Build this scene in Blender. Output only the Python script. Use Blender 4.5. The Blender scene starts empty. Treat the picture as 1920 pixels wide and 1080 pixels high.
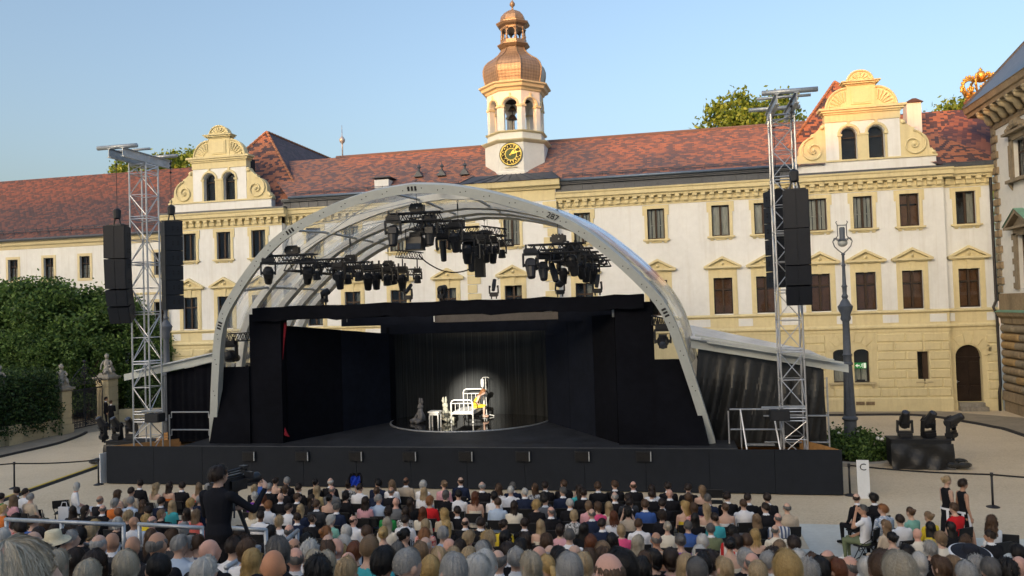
import bpy, bmesh, math, random
import numpy as np
from mathutils import Vector, Matrix
from math import radians, sin, cos, pi, sqrt
SC = bpy.context.scene
COL = SC.collection
random.seed(7)
# ------------------------------------------------------------------ camera
FPX, YAW, PITCH, ROLL, CAMH = 1485.0, 0.20535, 0.02798, -0.03115, 6.2
def _axes():
    f = Vector((-sin(YAW)*cos(PITCH), cos(YAW)*cos(PITCH), sin(PITCH)))
    r0 = Vector((cos(YAW), sin(YAW), 0.0)); u0 = r0.cross(f)
    r = r0*cos(ROLL) + u0*sin(ROLL); u = r.cross(f)
    return r, u, f
AR, AU, AF = _axes()
CAMP = Vector((0, 0, CAMH))
cd = bpy.data.cameras.new('camera'); cam = bpy.data.objects.new('camera', cd); COL.objects.link(cam)
cd.sensor_width = 36; cd.lens = FPX/1920*36; cd.clip_start = 0.1; cd.clip_end = 3000
m = Matrix((( AR.x, AU.x, -AF.x, 0), (AR.y, AU.y, -AF.y, 0), (AR.z, AU.z, -AF.z, 0), (0, 0, 0, 1)))
cam.matrix_world = Matrix.Translation(CAMP) @ m
SC.camera = cam
# ------------------------------------------------------------------ sky, sun, exposure
SUN_EL, SUN_AZ = radians(11.0), radians(22.0)      # azimuth: how far the sun stands west (-X) of straight behind the camera
w = bpy.data.worlds.new('World'); SC.world = w; w.use_nodes = True
nt = w.node_tree; nt.nodes.clear()
sky = nt.nodes.new('ShaderNodeTexSky'); sky.sky_type = 'NISHITA'; sky.sun_disc = False
sky.sun_elevation = SUN_EL
SD = Vector((-sin(SUN_AZ)*cos(SUN_EL), -cos(SUN_AZ)*cos(SUN_EL), sin(SUN_EL)))   # towards the sun
sky.sun_rotation = math.atan2(SD.x, SD.y)
sky.altitude = 300; sky.air_density = 1.0; sky.dust_density = 8.0; sky.ozone_density = 1.3
bg = nt.nodes.new('ShaderNodeBackground'); bg.inputs[1].default_value = 0.15
out = nt.nodes.new('ShaderNodeOutputWorld')
nt.links.new(sky.outputs[0], bg.inputs[0]); nt.links.new(bg.outputs[0], out.inputs[0])
sl = bpy.data.lights.new('sun', 'SUN'); sl.energy = 2.0; sl.angle = radians(0.6); sl.color = (0.72, 0.22, 0.0)
sun = bpy.data.objects.new('sun', sl); COL.objects.link(sun)
sun.rotation_euler = (-SD).to_track_quat('-Z', 'Y').to_euler()
SC.view_settings.view_transform = 'Standard'; SC.view_settings.look = 'None'
SC.view_settings.exposure = 1.36; SC.view_settings.gamma = 1; SC.view_settings.use_curve_mapping = False
SC.render.engine = 'CYCLES'
SC.cycles.max_bounces = 6; SC.cycles.transparent_max_bounces = 24; SC.cycles.diffuse_bounces = 3; SC.cycles.caustics_reflective = False; SC.cycles.caustics_refractive = False
# ------------------------------------------------------------------ pixel helpers (photo pixels -> a point on a real plane)
def ray(x, y): return AR*((x-960)/FPX) - AU*((y-540)/FPX) + AF
def PY(x, y, Y): d = ray(x, y); return CAMP + d*(Y/d.y)
def PX(x, y, X): d = ray(x, y); return CAMP + d*(X/d.x)
def PZ(x, y, Z=0.0): d = ray(x, y); return CAMP + d*((Z-CAMH)/d.z)
def PPL(x, y, p0, n): d = ray(x, y); n = Vector(n); return CAMP + d*((Vector(p0)-CAMP).dot(n)/d.dot(n))
# ------------------------------------------------------------------ materials
MATS = {}
class NB:
    def __init__(s, name):
        s.m = bpy.data.materials.new(name); s.m.use_nodes = True; s.t = s.m.node_tree; s.t.nodes.clear()
        s.o = s.t.nodes.new('ShaderNodeOutputMaterial')
    def n(s, typ, **kw):
        x = s.t.nodes.new(typ)
        for k, v in kw.items():
            if k.startswith('i_'):
                key = k[2:].replace('_', ' ')
                x.inputs[int(key) if key.isdigit() else key].default_value = v
            else: setattr(x, k, v)
        return x
    def l(s, a, b): s.t.links.new(a, b)
    def math(s, op, a, b=None):
        x = s.t.nodes.new('ShaderNodeMath'); x.operation = op
        for i, v in enumerate((a, b)):
            if v is None: continue
            if isinstance(v, (int, float)): x.inputs[i].default_value = v
            else: s.l(v, x.inputs[i])
        return x.outputs[0]
    def ramp(s, fac, stops):
        x = s.t.nodes.new('ShaderNodeValToRGB'); e = x.color_ramp.elements
        while len(e) < len(stops): e.new(0.5)
        for el, (p, c) in zip(e, stops): el.position = p; el.color = (*c, 1)
        s.l(fac, x.inputs[0]); return x.outputs[0]
    def mix(s, fac, a, b):
        x = s.t.nodes.new('ShaderNodeMix'); x.data_type = 'RGBA'
        for i, v in ((0, fac), (6, a), (7, b)):
            if isinstance(v, (int, float)): x.inputs[i].default_value = v
            elif isinstance(v, tuple): x.inputs[i].default_value = (*v, 1)
            else: s.l(v, x.inputs[i])
        return x.outputs[2]
    def bsdf(s, col, rough=0.7, metal=0.0, spec=0.3, normal=None, **kw):
        p = s.t.nodes.new('ShaderNodeBsdfPrincipled')
        if isinstance(col, tuple): p.inputs['Base Color'].default_value = (*col, 1)
        else: s.l(col, p.inputs['Base Color'])
        if isinstance(rough, (int, float)): p.inputs['Roughness'].default_value = rough
        else: s.l(rough, p.inputs['Roughness'])
        p.inputs['Metallic'].default_value = metal; p.inputs['Specular IOR Level'].default_value = spec
        for k, v in kw.items(): p.inputs[k.replace('_', ' ')].default_value = v
        if normal is not None: s.l(normal, p.inputs['Normal'])
        s.l(p.outputs[0], s.o.inputs[0]); s.p = p; return s.m
    def bump(s, h, strength=0.4, dist=0.02):
        b = s.t.nodes.new('ShaderNodeBump'); b.inputs['Strength'].default_value = strength; b.inputs['Distance'].default_value = dist
        s.l(h, b.inputs['Height']); return b.outputs[0]
    def obj(s): return s.n('ShaderNodeTexCoord').outputs['Object']
    def geo(s): return s.n('ShaderNodeNewGeometry').outputs['Position']
    def noise(s, vec, scale, detail=3, rough=0.6, stretch=None):
        if stretch:
            mp = s.n('ShaderNodeMapping'); mp.inputs['Scale'].default_value = stretch; s.l(vec, mp.inputs[0]); vec = mp.outputs[0]
        x = s.n('ShaderNodeTexNoise'); x.inputs['Scale'].default_value = scale; x.inputs['Detail'].default_value = detail; x.inputs['Roughness'].default_value = rough
        s.l(vec, x.inputs['Vector']); return x.outputs[0]

def mat(name, col, rough=0.75, metal=0.0, spec=0.3, var=0.12, scale=3.0, bump=0.15, bscale=40.0, dirt=None, **kw):
    """plain procedural material: two scales of noise in colour, fine relief"""
    if name in MATS: return MATS[name]
    b = NB(name); v = b.geo()
    n1 = b.noise(v, scale, 4); n2 = b.noise(v, scale*7, 3)
    f = b.math('ADD', b.math('MULTIPLY', n1, 0.6), b.math('MULTIPLY', n2, 0.4))
    lo = tuple(max(0, c*(1-var*1.6)) for c in col); hi = tuple(min(1, c*(1+var*1.6)) for c in col)
    c = b.ramp(f, [(0.3, lo), (0.7, hi)])
    nrm = b.bump(b.noise(v, bscale, 2), bump, 0.01) if bump else None
    if dirt:
        d = b.math('ADD', b.math('MULTIPLY', b.noise(v, dirt[1], 5, 0.7, (1.6, 1.6, 0.22)), 0.6), b.math('MULTIPLY', b.noise(v, dirt[1], 4, 0.7, (6.0, 6.0, 0.16)), 0.42))
        c = b.mix(b.ramp(d, [(0.50, (0, 0, 0)), (0.72, (dirt[2],)*3)]), c, dirt[0])
    MATS[name] = b.bsdf(c, rough, metal, spec, nrm, **kw); return MATS[name]

def tile_mat(name, red, dark, thr, sx, sz, tw=0.26, th=0.17, soft=0.05):
    """clay tiles: colour per tile from a clustered noise, courses in relief; UV in metres"""
    b = NB(name); uv = b.n('ShaderNodeUVMap').outputs[0]
    sp = b.n('ShaderNodeSeparateXYZ'); b.l(uv, sp.inputs[0])
    row = b.math('FLOOR', b.math('DIVIDE', sp.outputs[1], th))
    uu = b.math('ADD', b.math('DIVIDE', sp.outputs[0], tw), b.math('MULTIPLY', b.math('MODULO', row, 2.0), 0.5))
    colm = b.math('FLOOR', uu)
    cv = b.n('ShaderNodeCombineXYZ'); b.l(colm, cv.inputs[0]); b.l(row, cv.inputs[1])
    wn = b.n('ShaderNodeTexWhiteNoise'); wn.noise_dimensions = '2D'; b.l(cv.outputs[0], wn.inputs['Vector'])
    cl = b.noise(cv.outputs[0], 1.0, 2, 0.6, (sx, sz, 1))
    f = b.math('ADD', cl, b.math('MULTIPLY', b.math('SUBTRACT', wn.outputs[0], 0.5), 0.22))
    k = b.ramp(f, [(thr-soft, (0, 0, 0)), (thr+soft, (1, 1, 1))])
    c = b.mix(k, red, dark)
    c = b.mix(b.math('MULTIPLY', wn.outputs[0], 0.35), c, tuple(x*0.45 for x in red))
    c = b.mix(b.math('MULTIPLY', b.noise(uv, 0.6, 4), 0.4), c, tuple(x*0.7+0.02 for x in dark))
    fr = b.math('FRACT', b.math('DIVIDE', sp.outputs[1], th)); fu = b.math('FRACT', uu)
    edge = b.math('MULTIPLY', b.math('POWER', b.math('SUBTRACT', 1.0, fr), 0.6), b.math('SUBTRACT', 1.0, b.math('POWER', b.math('ABSOLUTE', b.math('SUBTRACT', b.math('MULTIPLY', fu, 2.0), 1.0)), 6.0)))
    h = b.math('ADD', edge, b.math('MULTIPLY', wn.outputs[0], 0.3))
    MATS[name] = b.bsdf(c, 0.7, 0, 0.25, b.bump(h, 0.8, 0.04)); return MATS[name]

WHITE = mat('white_plaster', (0.74, 0.76, 0.775), 0.9, var=0.05, scale=0.5, bump=0.1, dirt=((0.52, 0.50, 0.46), 0.8, 0.45))
YELLOW = mat('ochre_plaster', (0.68, 0.60, 0.37), 0.9, var=0.06, scale=0.8, bump=0.12, dirt=((0.42, 0.34, 0.19), 0.9, 0.5))
CREAM = mat('cream_plaster', (0.66, 0.58, 0.38), 0.9, var=0.05, scale=0.8, bump=0.1)
ZINC = mat('zinc_sheet', (0.075, 0.085, 0.105), 0.5, 0.3, 0.4, var=0.15, scale=1.5)
ZINCB = mat('blue_zinc_gutter', (0.13, 0.18, 0.26), 0.4, 0.5, 0.5, var=0.15)
COPPER = mat('green_copper', (0.17, 0.33, 0.25), 0.6, 0.1, 0.3, var=0.2)
BRONZE = mat('bronze_cladding', (0.27, 0.205, 0.145), 0.45, 0.35, 0.5, var=0.12)
GOLD = mat('gilding', (0.75, 0.42, 0.10), 0.35, 0.75, 0.5, var=0.12)
STONE = mat('brown_sandstone', (0.28, 0.215, 0.14), 0.92, var=0.2, scale=1.2, bump=0.5, bscale=18, dirt=((0.10, 0.08, 0.06), 0.9, 0.7))
STONEG = mat('grey_stone', (0.27, 0.255, 0.225), 0.9, var=0.2, scale=1.5, bump=0.4, bscale=20, dirt=((0.10, 0.095, 0.085), 1.2, 0.7))
GATEST = mat('pale_ochre_stone', (0.50, 0.43, 0.28), 0.9, var=0.08, scale=1.2, dirt=((0.30, 0.26, 0.18), 1.0, 0.5))
REDSTONE = mat('red_sandstone', (0.30, 0.14, 0.075), 0.85, var=0.15, scale=2)
TILE = tile_mat('mixed_roof_tiles', (0.47, 0.20, 0.125), (0.15, 0.12, 0.135), 0.50, 1.5, 0.6)
TILE2 = tile_mat('mottled_roof_tiles', (0.46, 0.18, 0.10), (0.055, 0.05, 0.068), 0.51, 0.5, 0.42, 0.26, 0.2, 0.02)
TILE3 = tile_mat('shaded_slope_tiles', (0.15, 0.105, 0.12), (0.10, 0.08, 0.095), 0.50, 0.2, 0.6)  # shade of one pavilion slope put into the tile colour
TILER = tile_mat('ribbed_roof_tiles', (0.33, 0.13, 0.085), (0.085, 0.055, 0.075), 0.47, 0.05, 3.0, 0.3, 0.24)
TILEW = tile_mat('old_wing_roof_tiles', (0.22, 0.095, 0.075), (0.085, 0.065, 0.072), 0.50, 0.9, 0.5)
SLATE = mat('blue_slate', (0.09, 0.13, 0.19), 0.5, 0.1, 0.4, var=0.2, scale=4)
DWOOD = mat('dark_window_wood', (0.05, 0.032, 0.022), 0.6, var=0.2)
BWOOD = mat('brown_shutter_wood', (0.19, 0.085, 0.038), 0.55, var=0.3, scale=2.5)
def glass_mat():
    b = NB('window_glass'); g = b.n('ShaderNodeBsdfGlossy'); g.inputs['Roughness'].default_value = 0.05; g.inputs['Color'].default_value = (0.8, 0.85, 0.9, 1)
    t = b.n('ShaderNodeBsdfTransparent'); t.inputs[0].default_value = (0.75, 0.78, 0.78, 1)
    fr = b.n('ShaderNodeFresnel'); fr.inputs[0].default_value = 1.45
    nb = b.bump(b.noise(b.geo(), 1.3, 1), 0.06, 0.05); b.l(nb, g.inputs['Normal'])
    mx = b.n('ShaderNodeMixShader'); b.l(b.math('ADD', fr.outputs[0], 0.04), mx.inputs[0]); b.l(t.outputs[0], mx.inputs[1]); b.l(g.outputs[0], mx.inputs[2]); b.l(mx.outputs[0], b.o.inputs[0]); return b.m
GLASS = glass_mat()
def curtain_mat():
    b = NB('net_curtain'); v = b.geo(); f = b.noise(v, 6, 3, 0.6, (5, 1, 0.3))
    return b.bsdf(b.ramp(f, [(0.3, (0.42, 0.43, 0.41)), (0.7, (0.80, 0.80, 0.76))]), 0.9, 0, 0.1)
CURT = curtain_mat()
INSHADE = mat('painted_interior_shade', (0.02, 0.021, 0.024), 0.8, var=0.4)  # near-black colour stands in for shade inside rooms, loft, belfry and vent
PIPE = mat('dark_downpipe', (0.035, 0.03, 0.03), 0.5, 0.3, 0.4)
IRON = mat('dark_wrought_iron', (0.035, 0.038, 0.048), 0.6, 0.3, 0.3)
LAMPI = mat('grey_painted_cast_iron', (0.105, 0.12, 0.145), 0.55, 0.1, 0.4, var=0.15)
BLACKF = mat('black_stage_cloth', (0.006, 0.0068, 0.0105), 0.95, 0, 0.08, var=0.25, scale=0.6, bump=0.2, bscale=60)
NAVYF = mat('blue_black_stage_panel', (0.009, 0.0118, 0.021), 0.9, 0, 0.15, var=0.22, scale=0.7, bump=0.15)
STAGEFRONT = mat('black_stage_skirt', (0.0125, 0.0158, 0.0225), 0.8, 0, 0.25, var=0.12, scale=0.5)
STAGEFLOOR = mat('scuffed_stage_floor', (0.024, 0.0265, 0.033), 0.65, 0, 0.3, var=0.45, scale=1.3, bump=0.1)
BLACKP = mat('black_powder_coat', (0.014, 0.015, 0.019), 0.45, 0, 0.5, var=0.2)
BLACKB = mat('black_cabinet_paint', (0.011, 0.0135, 0.019), 0.6, 0, 0.4, var=0.15, scale=4)
TARP = mat('black_plastic_sheet', (0.018, 0.019, 0.020), 0.3, 0, 0.6, var=0.2, bump=0.5, bscale=5)
ALU = mat('mill_aluminium', (0.55, 0.57, 0.60), 0.38, 0.7, 0.5, var=0.1)
GALV = mat('galvanised_steel', (0.42, 0.45, 0.48), 0.45, 0.55, 0.5, var=0.15, scale=6)
ARCHM = mat('grey_arch_profile', (0.52, 0.55, 0.535), 0.5, 0.1, 0.4, var=0.06, scale=1.0)
PLY = mat('plywood', (0.42, 0.23, 0.09), 0.7, var=0.2, scale=5)
RUBBER = mat('black_rubber', (0.012, 0.012, 0.013), 0.7, var=0.2)
YTAPE = mat('yellow_tape', (0.60, 0.44, 0.05), 0.6, var=0.1)
WPAINT = mat('white_enamel', (0.78, 0.77, 0.72), 0.4, 0, 0.4, var=0.04)
REDCLOTH = mat('red_curtain_cloth', (0.16, 0.006, 0.016), 0.9, var=0.2)
SIGNW = mat('white_sign_board', (0.68, 0.71, 0.74), 0.5, var=0.04)
SIGNK = mat('dark_sign_letter', (0.05, 0.055, 0.06), 0.6)
LENSM = mat('pale_lamp_lens', (0.62, 0.62, 0.60), 0.15, 0, 0.7, var=0.1)
LENSD = mat('dark_lamp_lens', (0.03, 0.035, 0.05), 0.08, 0, 0.8, var=0.2)
# ------------------------------------------------------------------ mesh helpers
OFF = {}
class MB:
    def __init__(s): s.v = []; s.f = []; s.m = []; s.uv = {}; s.cur = 0
    def add(s, vs, fs, mi=None):
        o = len(s.v); s.v += [tuple(v) for v in vs]
        mi = s.cur if mi is None else mi
        for f in fs: s.f.append(tuple(i+o for i in f)); s.m.append(mi)
        return s
    def quad(s, a, b, c, d, uv=None):
        s.add((a, b, c, d), ((0, 1, 2, 3),))
        if uv: s.uv[len(s.f)-1] = uv
        return s
    def poly(s, pts, uv=None):
        s.add(pts, (tuple(range(len(pts))),))
        if uv: s.uv[len(s.f)-1] = uv
        return s
    def box(s, c, d, rz=0.0, M=None):
        x, y, z = (k/2 for k in d); P = [(-x,-y,-z),(x,-y,-z),(x,y,-z),(-x,y,-z),(-x,-y,z),(x,-y,z),(x,y,z),(-x,y,z)]
        R = M if M is not None else (Matrix.Rotation(rz, 3, 'Z') if rz else None)
        c = Vector(c); P = [c + (R @ Vector(p) if R is not None else Vector(p)) for p in P]
        return s.add(P, ((0,3,2,1),(4,5,6,7),(0,1,5,4),(1,2,6,5),(2,3,7,6),(3,0,4,7)))
    def b2(s, x0, x1, y0, y1, z0, z1): return s.box(((x0+x1)/2, (y0+y1)/2, (z0+z1)/2), (abs(x1-x0), abs(y1-y0), abs(z1-z0)))
    def tube(s, p, q, r, n=6, r2=None, cap=True):
        p = Vector(p); q = Vector(q); d = q-p
        if d.length < 1e-6: return s
        a = d.orthogonal().normalized(); b = d.normalized().cross(a); r2 = r if r2 is None else r2
        V = [p + (a*cos(2*pi*i/n)+b*sin(2*pi*i/n))*r for i in range(n)] + [q + (a*cos(2*pi*i/n)+b*sin(2*pi*i/n))*r2 for i in range(n)]
        F = [(i, (i+1)%n, n+(i+1)%n, n+i) for i in range(n)]
        if cap: F += [tuple(range(n))[::-1], tuple(range(n, 2*n))]
        return s.add(V, F)
    def path(s, pts, r, n=6, closed=False):
        pts = [Vector(p) for p in pts]; N = len(pts); rings = []; up = None
        for i, p in enumerate(pts):
            t = (pts[(i+1) % N]-pts[i-1]) if closed else (pts[min(i+1, N-1)]-pts[max(i-1, 0)])
            t.normalize()
            if up is None: up = t.orthogonal().normalized()
            up = (up - t*up.dot(t)).normalized(); b = t.cross(up)
            rr = r[i] if isinstance(r, (list, tuple)) else r
            rings.append([p + (up*cos(2*pi*k/n)+b*sin(2*pi*k/n))*rr for k in range(n)])
        return s.rings(rings, closed)
    def rings(s, rings, closed=False, cap=True):
        n = len(rings[0]); V = [v for r in rings for v in r]; F = []; N = len(rings)
        for i in range(N if closed else N-1):
            a = i*n; b = ((i+1) % N)*n
            F += [(a+k, a+(k+1)%n, b+(k+1)%n, b+k) for k in range(n)]
        if cap and not closed: F += [tuple(range(n))[::-1], tuple(range((N-1)*n, N*n))]
        return s.add(V, F)
    def lathe(s, prof, c=(0, 0, 0), n=12, rot=0.0, M=None, cap=True):
        c = Vector(c); R = []
        for r, z in prof:
            ring = [Vector((max(r, 1e-4)*cos(rot+2*pi*k/n), max(r, 1e-4)*sin(rot+2*pi*k/n), z)) for k in range(n)]
            R.append([c + (M @ p if M is not None else p) for p in ring])
        return s.rings(R, cap=cap)
    def prism(s, pts, vec):
        """polygon pts (3-D, planar) pushed along vec"""
        n = len(pts); A = [Vector(p) for p in pts]; vec = Vector(vec); B = [p+vec for p in A]
        F = [tuple(range(n))[::-1], tuple(range(n, 2*n))] + [(i, (i+1)%n, n+(i+1)%n, n+i) for i in range(n)]
        return s.add(A+B, F)
    def sphere(s, c, r, n=10, m=7, sc=(1, 1, 1)):
        c = Vector(c); R = []
        for j in range(m+1):
            t = -pi/2+pi*j/m
            R.append([c+Vector((cos(t)*cos(2*pi*k/n)*r*sc[0], cos(t)*sin(2*pi*k/n)*r*sc[1], sin(t)*r*sc[2])) for k in range(n)])
        return s.rings(R)
    def mesh(s, name, mats, off=(0, 0, 0), smooth=False):
        me = bpy.data.meshes.new(name); ox, oy, oz = off
        me.from_pydata([(v[0]-ox, v[1]-oy, v[2]-oz) for v in s.v], [], s.f)
        for mt in (mats if isinstance(mats, (list, tuple)) else [mats]): me.materials.append(mt)
        if any(s.m): me.polygons.foreach_set('material_index', s.m)
        if smooth: me.polygons.foreach_set('use_smooth', [True]*len(s.f))
        if s.uv:
            L = me.uv_layers.new(name='UVMap')
            for fi, uv in s.uv.items():
                p = me.polygons[fi]
                for k, li in enumerate(p.loop_indices): L.data[li].uv = uv[k]
        bm = bmesh.new(); bm.from_mesh(me); bmesh.ops.recalc_face_normals(bm, faces=bm.faces); bm.to_mesh(me); bm.free()
        me.update(); return me
    def build(s, name, mats, parent=None, smooth=False, auto=None, **props):
        off = OFF.get(parent, (0, 0, 0)) if parent is not None else (0, 0, 0)
        me = s.mesh(name, mats, off, smooth)
        if auto is not None:
            me.polygons.foreach_set('use_smooth', [True]*len(me.polygons)); me.set_sharp_from_angle(angle=radians(auto))
        o = bpy.data.objects.new(name, me); COL.objects.link(o)
        if parent is not None: o.parent = parent; OFF[o] = off
        for k, v in props.items(): o[k] = v
        return o
def thing(name, label, cat, loc=(0, 0, 0), group=None, rz=0.0):
    o = bpy.data.objects.new(name, None); COL.objects.link(o); o.location = loc; o.rotation_euler = (0, 0, rz); o.empty_display_size = 0.3
    o['label'] = label; o['category'] = cat; OFF[o] = tuple(loc)
    if group: o['group'] = group
    return o
def proto(name, label, cat, group=None):
    """a thing built in its own coordinates at the origin, to be moved and copied"""
    return thing(name, label, cat, (0, 0, 0), group)
def tag(o, label, cat, group=None):
    o['label'] = label; o['category'] = cat
    if group: o['group'] = group
    return o
def share(name, me, parent, loc=(0, 0, 0), rot=(0, 0, 0), scale=None, mats=None):
    o = bpy.data.objects.new(name, me); COL.objects.link(o); o.parent = parent; o.location = loc; o.rotation_euler = rot
    if scale: o.scale = scale
    if mats:
        for i, mt in enumerate(mats):
            if mt is not None: o.material_slots[i].link = 'OBJECT'; o.material_slots[i].material = mt
    return o
def dup(root, loc=None, rz=None, label=None):
    r = root.copy(); COL.objects.link(r)
    if loc is not None: r.location = loc
    if rz is not None: r.rotation_euler = (0, 0, rz)
    if label: r['label'] = label
    for ch in root.children:
        c = ch.copy(); COL.objects.link(c); c.parent = r
        for g in ch.children:
            d = g.copy(); COL.objects.link(d); d.parent = c
    return r
def structure(o): o['kind'] = 'structure'; return o
def text_mesh(txt, size, depth=0.004, bold=0.0):
    cu = bpy.data.curves.new('lettering', 'FONT'); cu.body = txt; cu.size = size; cu.extrude = depth; cu.align_x = 'CENTER'; cu.align_y = 'CENTER'; cu.resolution_u = 3; cu.offset = bold
    o = bpy.data.objects.new('lettering', cu); COL.objects.link(o)
    dg = bpy.context.evaluated_depsgraph_get(); me = bpy.data.meshes.new_from_object(o.evaluated_get(dg))
    bpy.data.objects.remove(o); return me
def arc(cx, cz, r, a0, a1, n, rz=None):
    rz = r if rz is None else rz
    return [(cx+r*cos(a0+(a1-a0)*i/n), cz+rz*sin(a0+(a1-a0)*i/n)) for i in range(n+1)]
# ================================================================== ground
def gravel():
    b = NB('sandy_gravel'); v = b.geo()
    n1 = b.noise(v, 0.35, 4); n2 = b.noise(v, 14, 3); n3 = b.noise(v, 60, 2)
    n4 = b.noise(v, 0.09, 3, 0.6, (1.0, 2.5, 1)); vo = b.n('ShaderNodeTexVoronoi'); vo.inputs['Scale'].default_value = 22; b.l(v, vo.inputs['Vector']); sp = b.n('ShaderNodeSeparateXYZ'); b.l(vo.outputs['Color'], sp.inputs[0])
    f = b.math('ADD', b.math('ADD', b.math('MULTIPLY', n1, 0.24), b.math('MULTIPLY', n4, 0.42)), b.math('ADD', b.math('MULTIPLY', n2, 0.18), b.math('ADD', b.math('MULTIPLY', n3, 0.12), b.math('MULTIPLY', sp.outputs[0], 0.2))))
    c = b.ramp(f, [(0.33, (0.44, 0.355, 0.24)), (0.52, (0.62, 0.52, 0.37)), (0.72, (0.70, 0.60, 0.45))])
    return b.bsdf(c, 0.95, 0, 0.15, b.bump(b.math('ADD', n2, n3), 0.5, 0.02))
GRAVEL = gravel()
PAVE = mat('pavement_sand_slabs', (0.30, 0.265, 0.21), 0.9, var=0.14, scale=1.2, bump=0.3)
PALEF = mat('pale_floor_sheeting', (0.60, 0.62, 0.58), 0.7, var=0.08, scale=1.1)
KERBD = mat('dark_drain_kerb', (0.032, 0.032, 0.035), 0.8, var=0.2)
mb = MB(); mb.poly([(-600, -600, 0), (600, -600, 0), (600, 900, 0), (-600, 900, 0)]); structure(mb.build('ground', GRAVEL))
def smooth_pts(P, n=6):
    out = []
    for i in range(len(P)-1):
        p0, p1, p2, p3 = (Vector(P[max(0, min(len(P)-1, k))]) for k in (i-1, i, i+1, i+2))
        for j in range(n):
            t = j/n; out.append(0.5*((2*p1)+(p2-p0)*t+(2*p0-5*p1+4*p2-p3)*t*t+(3*p1-p0-3*p2+p3)*t**3))
    return out+[Vector(P[-1])]
kl = smooth_pts([(-14, 45.0, 0), (0, 45.15, 0), (7.3, 45.2, 0), (11.3, 45.35, 0), (12.7, 44.5, 0), (13.4, 43.2, 0), (14.2, 41.2, 0), (14.6, 38, 0), (14.8, 20, 0)], 6)
mb = MB(); n = len(kl)
mb.add([(p.x, p.y, 0.006) for p in kl]+[(p.x if p.y > 44 else 17.2, 47.6 if p.y > 44 else p.y, 0.006) for p in kl], [(i, i+1, n+i+1, n+i) for i in range(n-1)])
structure(mb.build('pavement', PAVE))
def kerb(pts, wd=0.16, h=0.1):
    mb = MB(); R = []
    for i, p in enumerate(pts):
        t = (pts[min(i+1, len(pts)-1)]-pts[max(i-1, 0)]).normalized(); s = Vector((-t.y, t.x, 0))*wd/2
        R.append([p-s, p+s, p+s*0.8+Vector((0, 0, h)), p-s*0.8+Vector((0, 0, h))])
    mb.rings(R); return structure(mb.build('kerb', KERBD))
kerb(kl)
kl2 = smooth_pts([(-31.0, 14, 0), (-31.3, 24, 0), (-31.55, 31.8, 0), (-31.6, 35.1, 0), (-32.3, 37.6, 0), (-33.0, 39.1, 0)], 6)
kerb(kl2)
mb = MB(); n = len(kl2)
mb.add([(p.x, p.y, 0.006) for p in kl2]+[(-34.6, p.y, 0.006) for p in kl2], [(i, i+1, n+i+1, n+i) for i in range(n-1)])
mb.poly([(-34.6, 39.1, 0.007), (-33.0, 39.1, 0.007), (-30.5, 45.5, 0.007), (-40, 45.5, 0.007)]); structure(mb.build('pavement', PAVE))
mb = MB(); mb.poly([(-34, 4, 0.012), (13, 4, 0.012), (13, 22.4, 0.012), (4.62, 22.4, 0.012), (4.62, 23.35, 0.012), (3.0, 23.35, 0.012), (3.0, 21.0, 0.012), (-34, 21.0, 0.012)]); structure(mb.build('walkway_sheeting', PALEF))
# ================================================================== facade helpers
class Fac:
    """a wall surface: u along the wall, d into the wall, z up"""
    def __init__(s, f): s.f = f
    def P(s, u, d, z): return s.f(u, d, z)
    def box(s, mb, u0, u1, d0, d1, z0, z1):
        a = s.f(u0, d0, z0); b = s.f(u1, d1, z1); return mb.b2(a[0], b[0], a[1], b[1], a[2], b[2])
    def wall(s, mb, u0, u1, z0, z1, ops=(), rev=0.28, d=0.0):
        us = sorted({u0, u1, *[o[0] for o in ops], *[o[1] for o in ops]}); zs = sorted({z0, z1, *[o[2] for o in ops], *[o[3] for o in ops]})
        us = [u for u in us if u0 <= u <= u1]; zs = [z for z in zs if z0 <= z <= z1]
        for a, b in zip(us, us[1:]):
            for c, e in zip(zs, zs[1:]):
                mu, mz = (a+b)/2, (c+e)/2
                if any(o[0] < mu < o[1] and o[2] < mz < o[3] for o in ops): continue
                mb.quad(s.P(a, d, c), s.P(b, d, c), s.P(b, d, e), s.P(a, d, e))
        for o in ops:
            a, b, c, e = o[:4]; r = d+rev
            mb.quad(s.P(a, d, c), s.P(a, r, c), s.P(a, r, e), s.P(a, d, e)); mb.quad(s.P(b, d, c), s.P(b, d, e), s.P(b, r, e), s.P(b, r, c))
            mb.quad(s.P(a, d, e), s.P(a, r, e), s.P(b, r, e), s.P(b, d, e)); mb.quad(s.P(a, d, c), s.P(b, d, c), s.P(b, r, c), s.P(a, r, c))
    def prof(s, mb, u0, u1, prof):
        """moulding: profile of (d, z) points run from u0 to u1"""
        A = [s.P(u0, d, z) for d, z in prof]; B = [s.P(u1, d, z) for d, z in prof]
        mb.prism(A, Vector(B[0])-Vector(A[0]))
YP, YM, YR, YE = 47.0, 47.5, 47.1, 47.3
palace = thing('palace', 'long white palace with ochre window trim and red tiled roof behind the stage', 'palace', (-9.3, YP, 0))
PO = Vector(OFF[palace])
FP = Fac(lambda u, d, z: (u, YP+d, z)); FM = Fac(lambda u, d, z: (u, YM+d, z)); FR = Fac(lambda u, d, z: (u, YR+d, z)); FE = Fac(lambda u, d, z: (u, YE+d, z))
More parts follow.
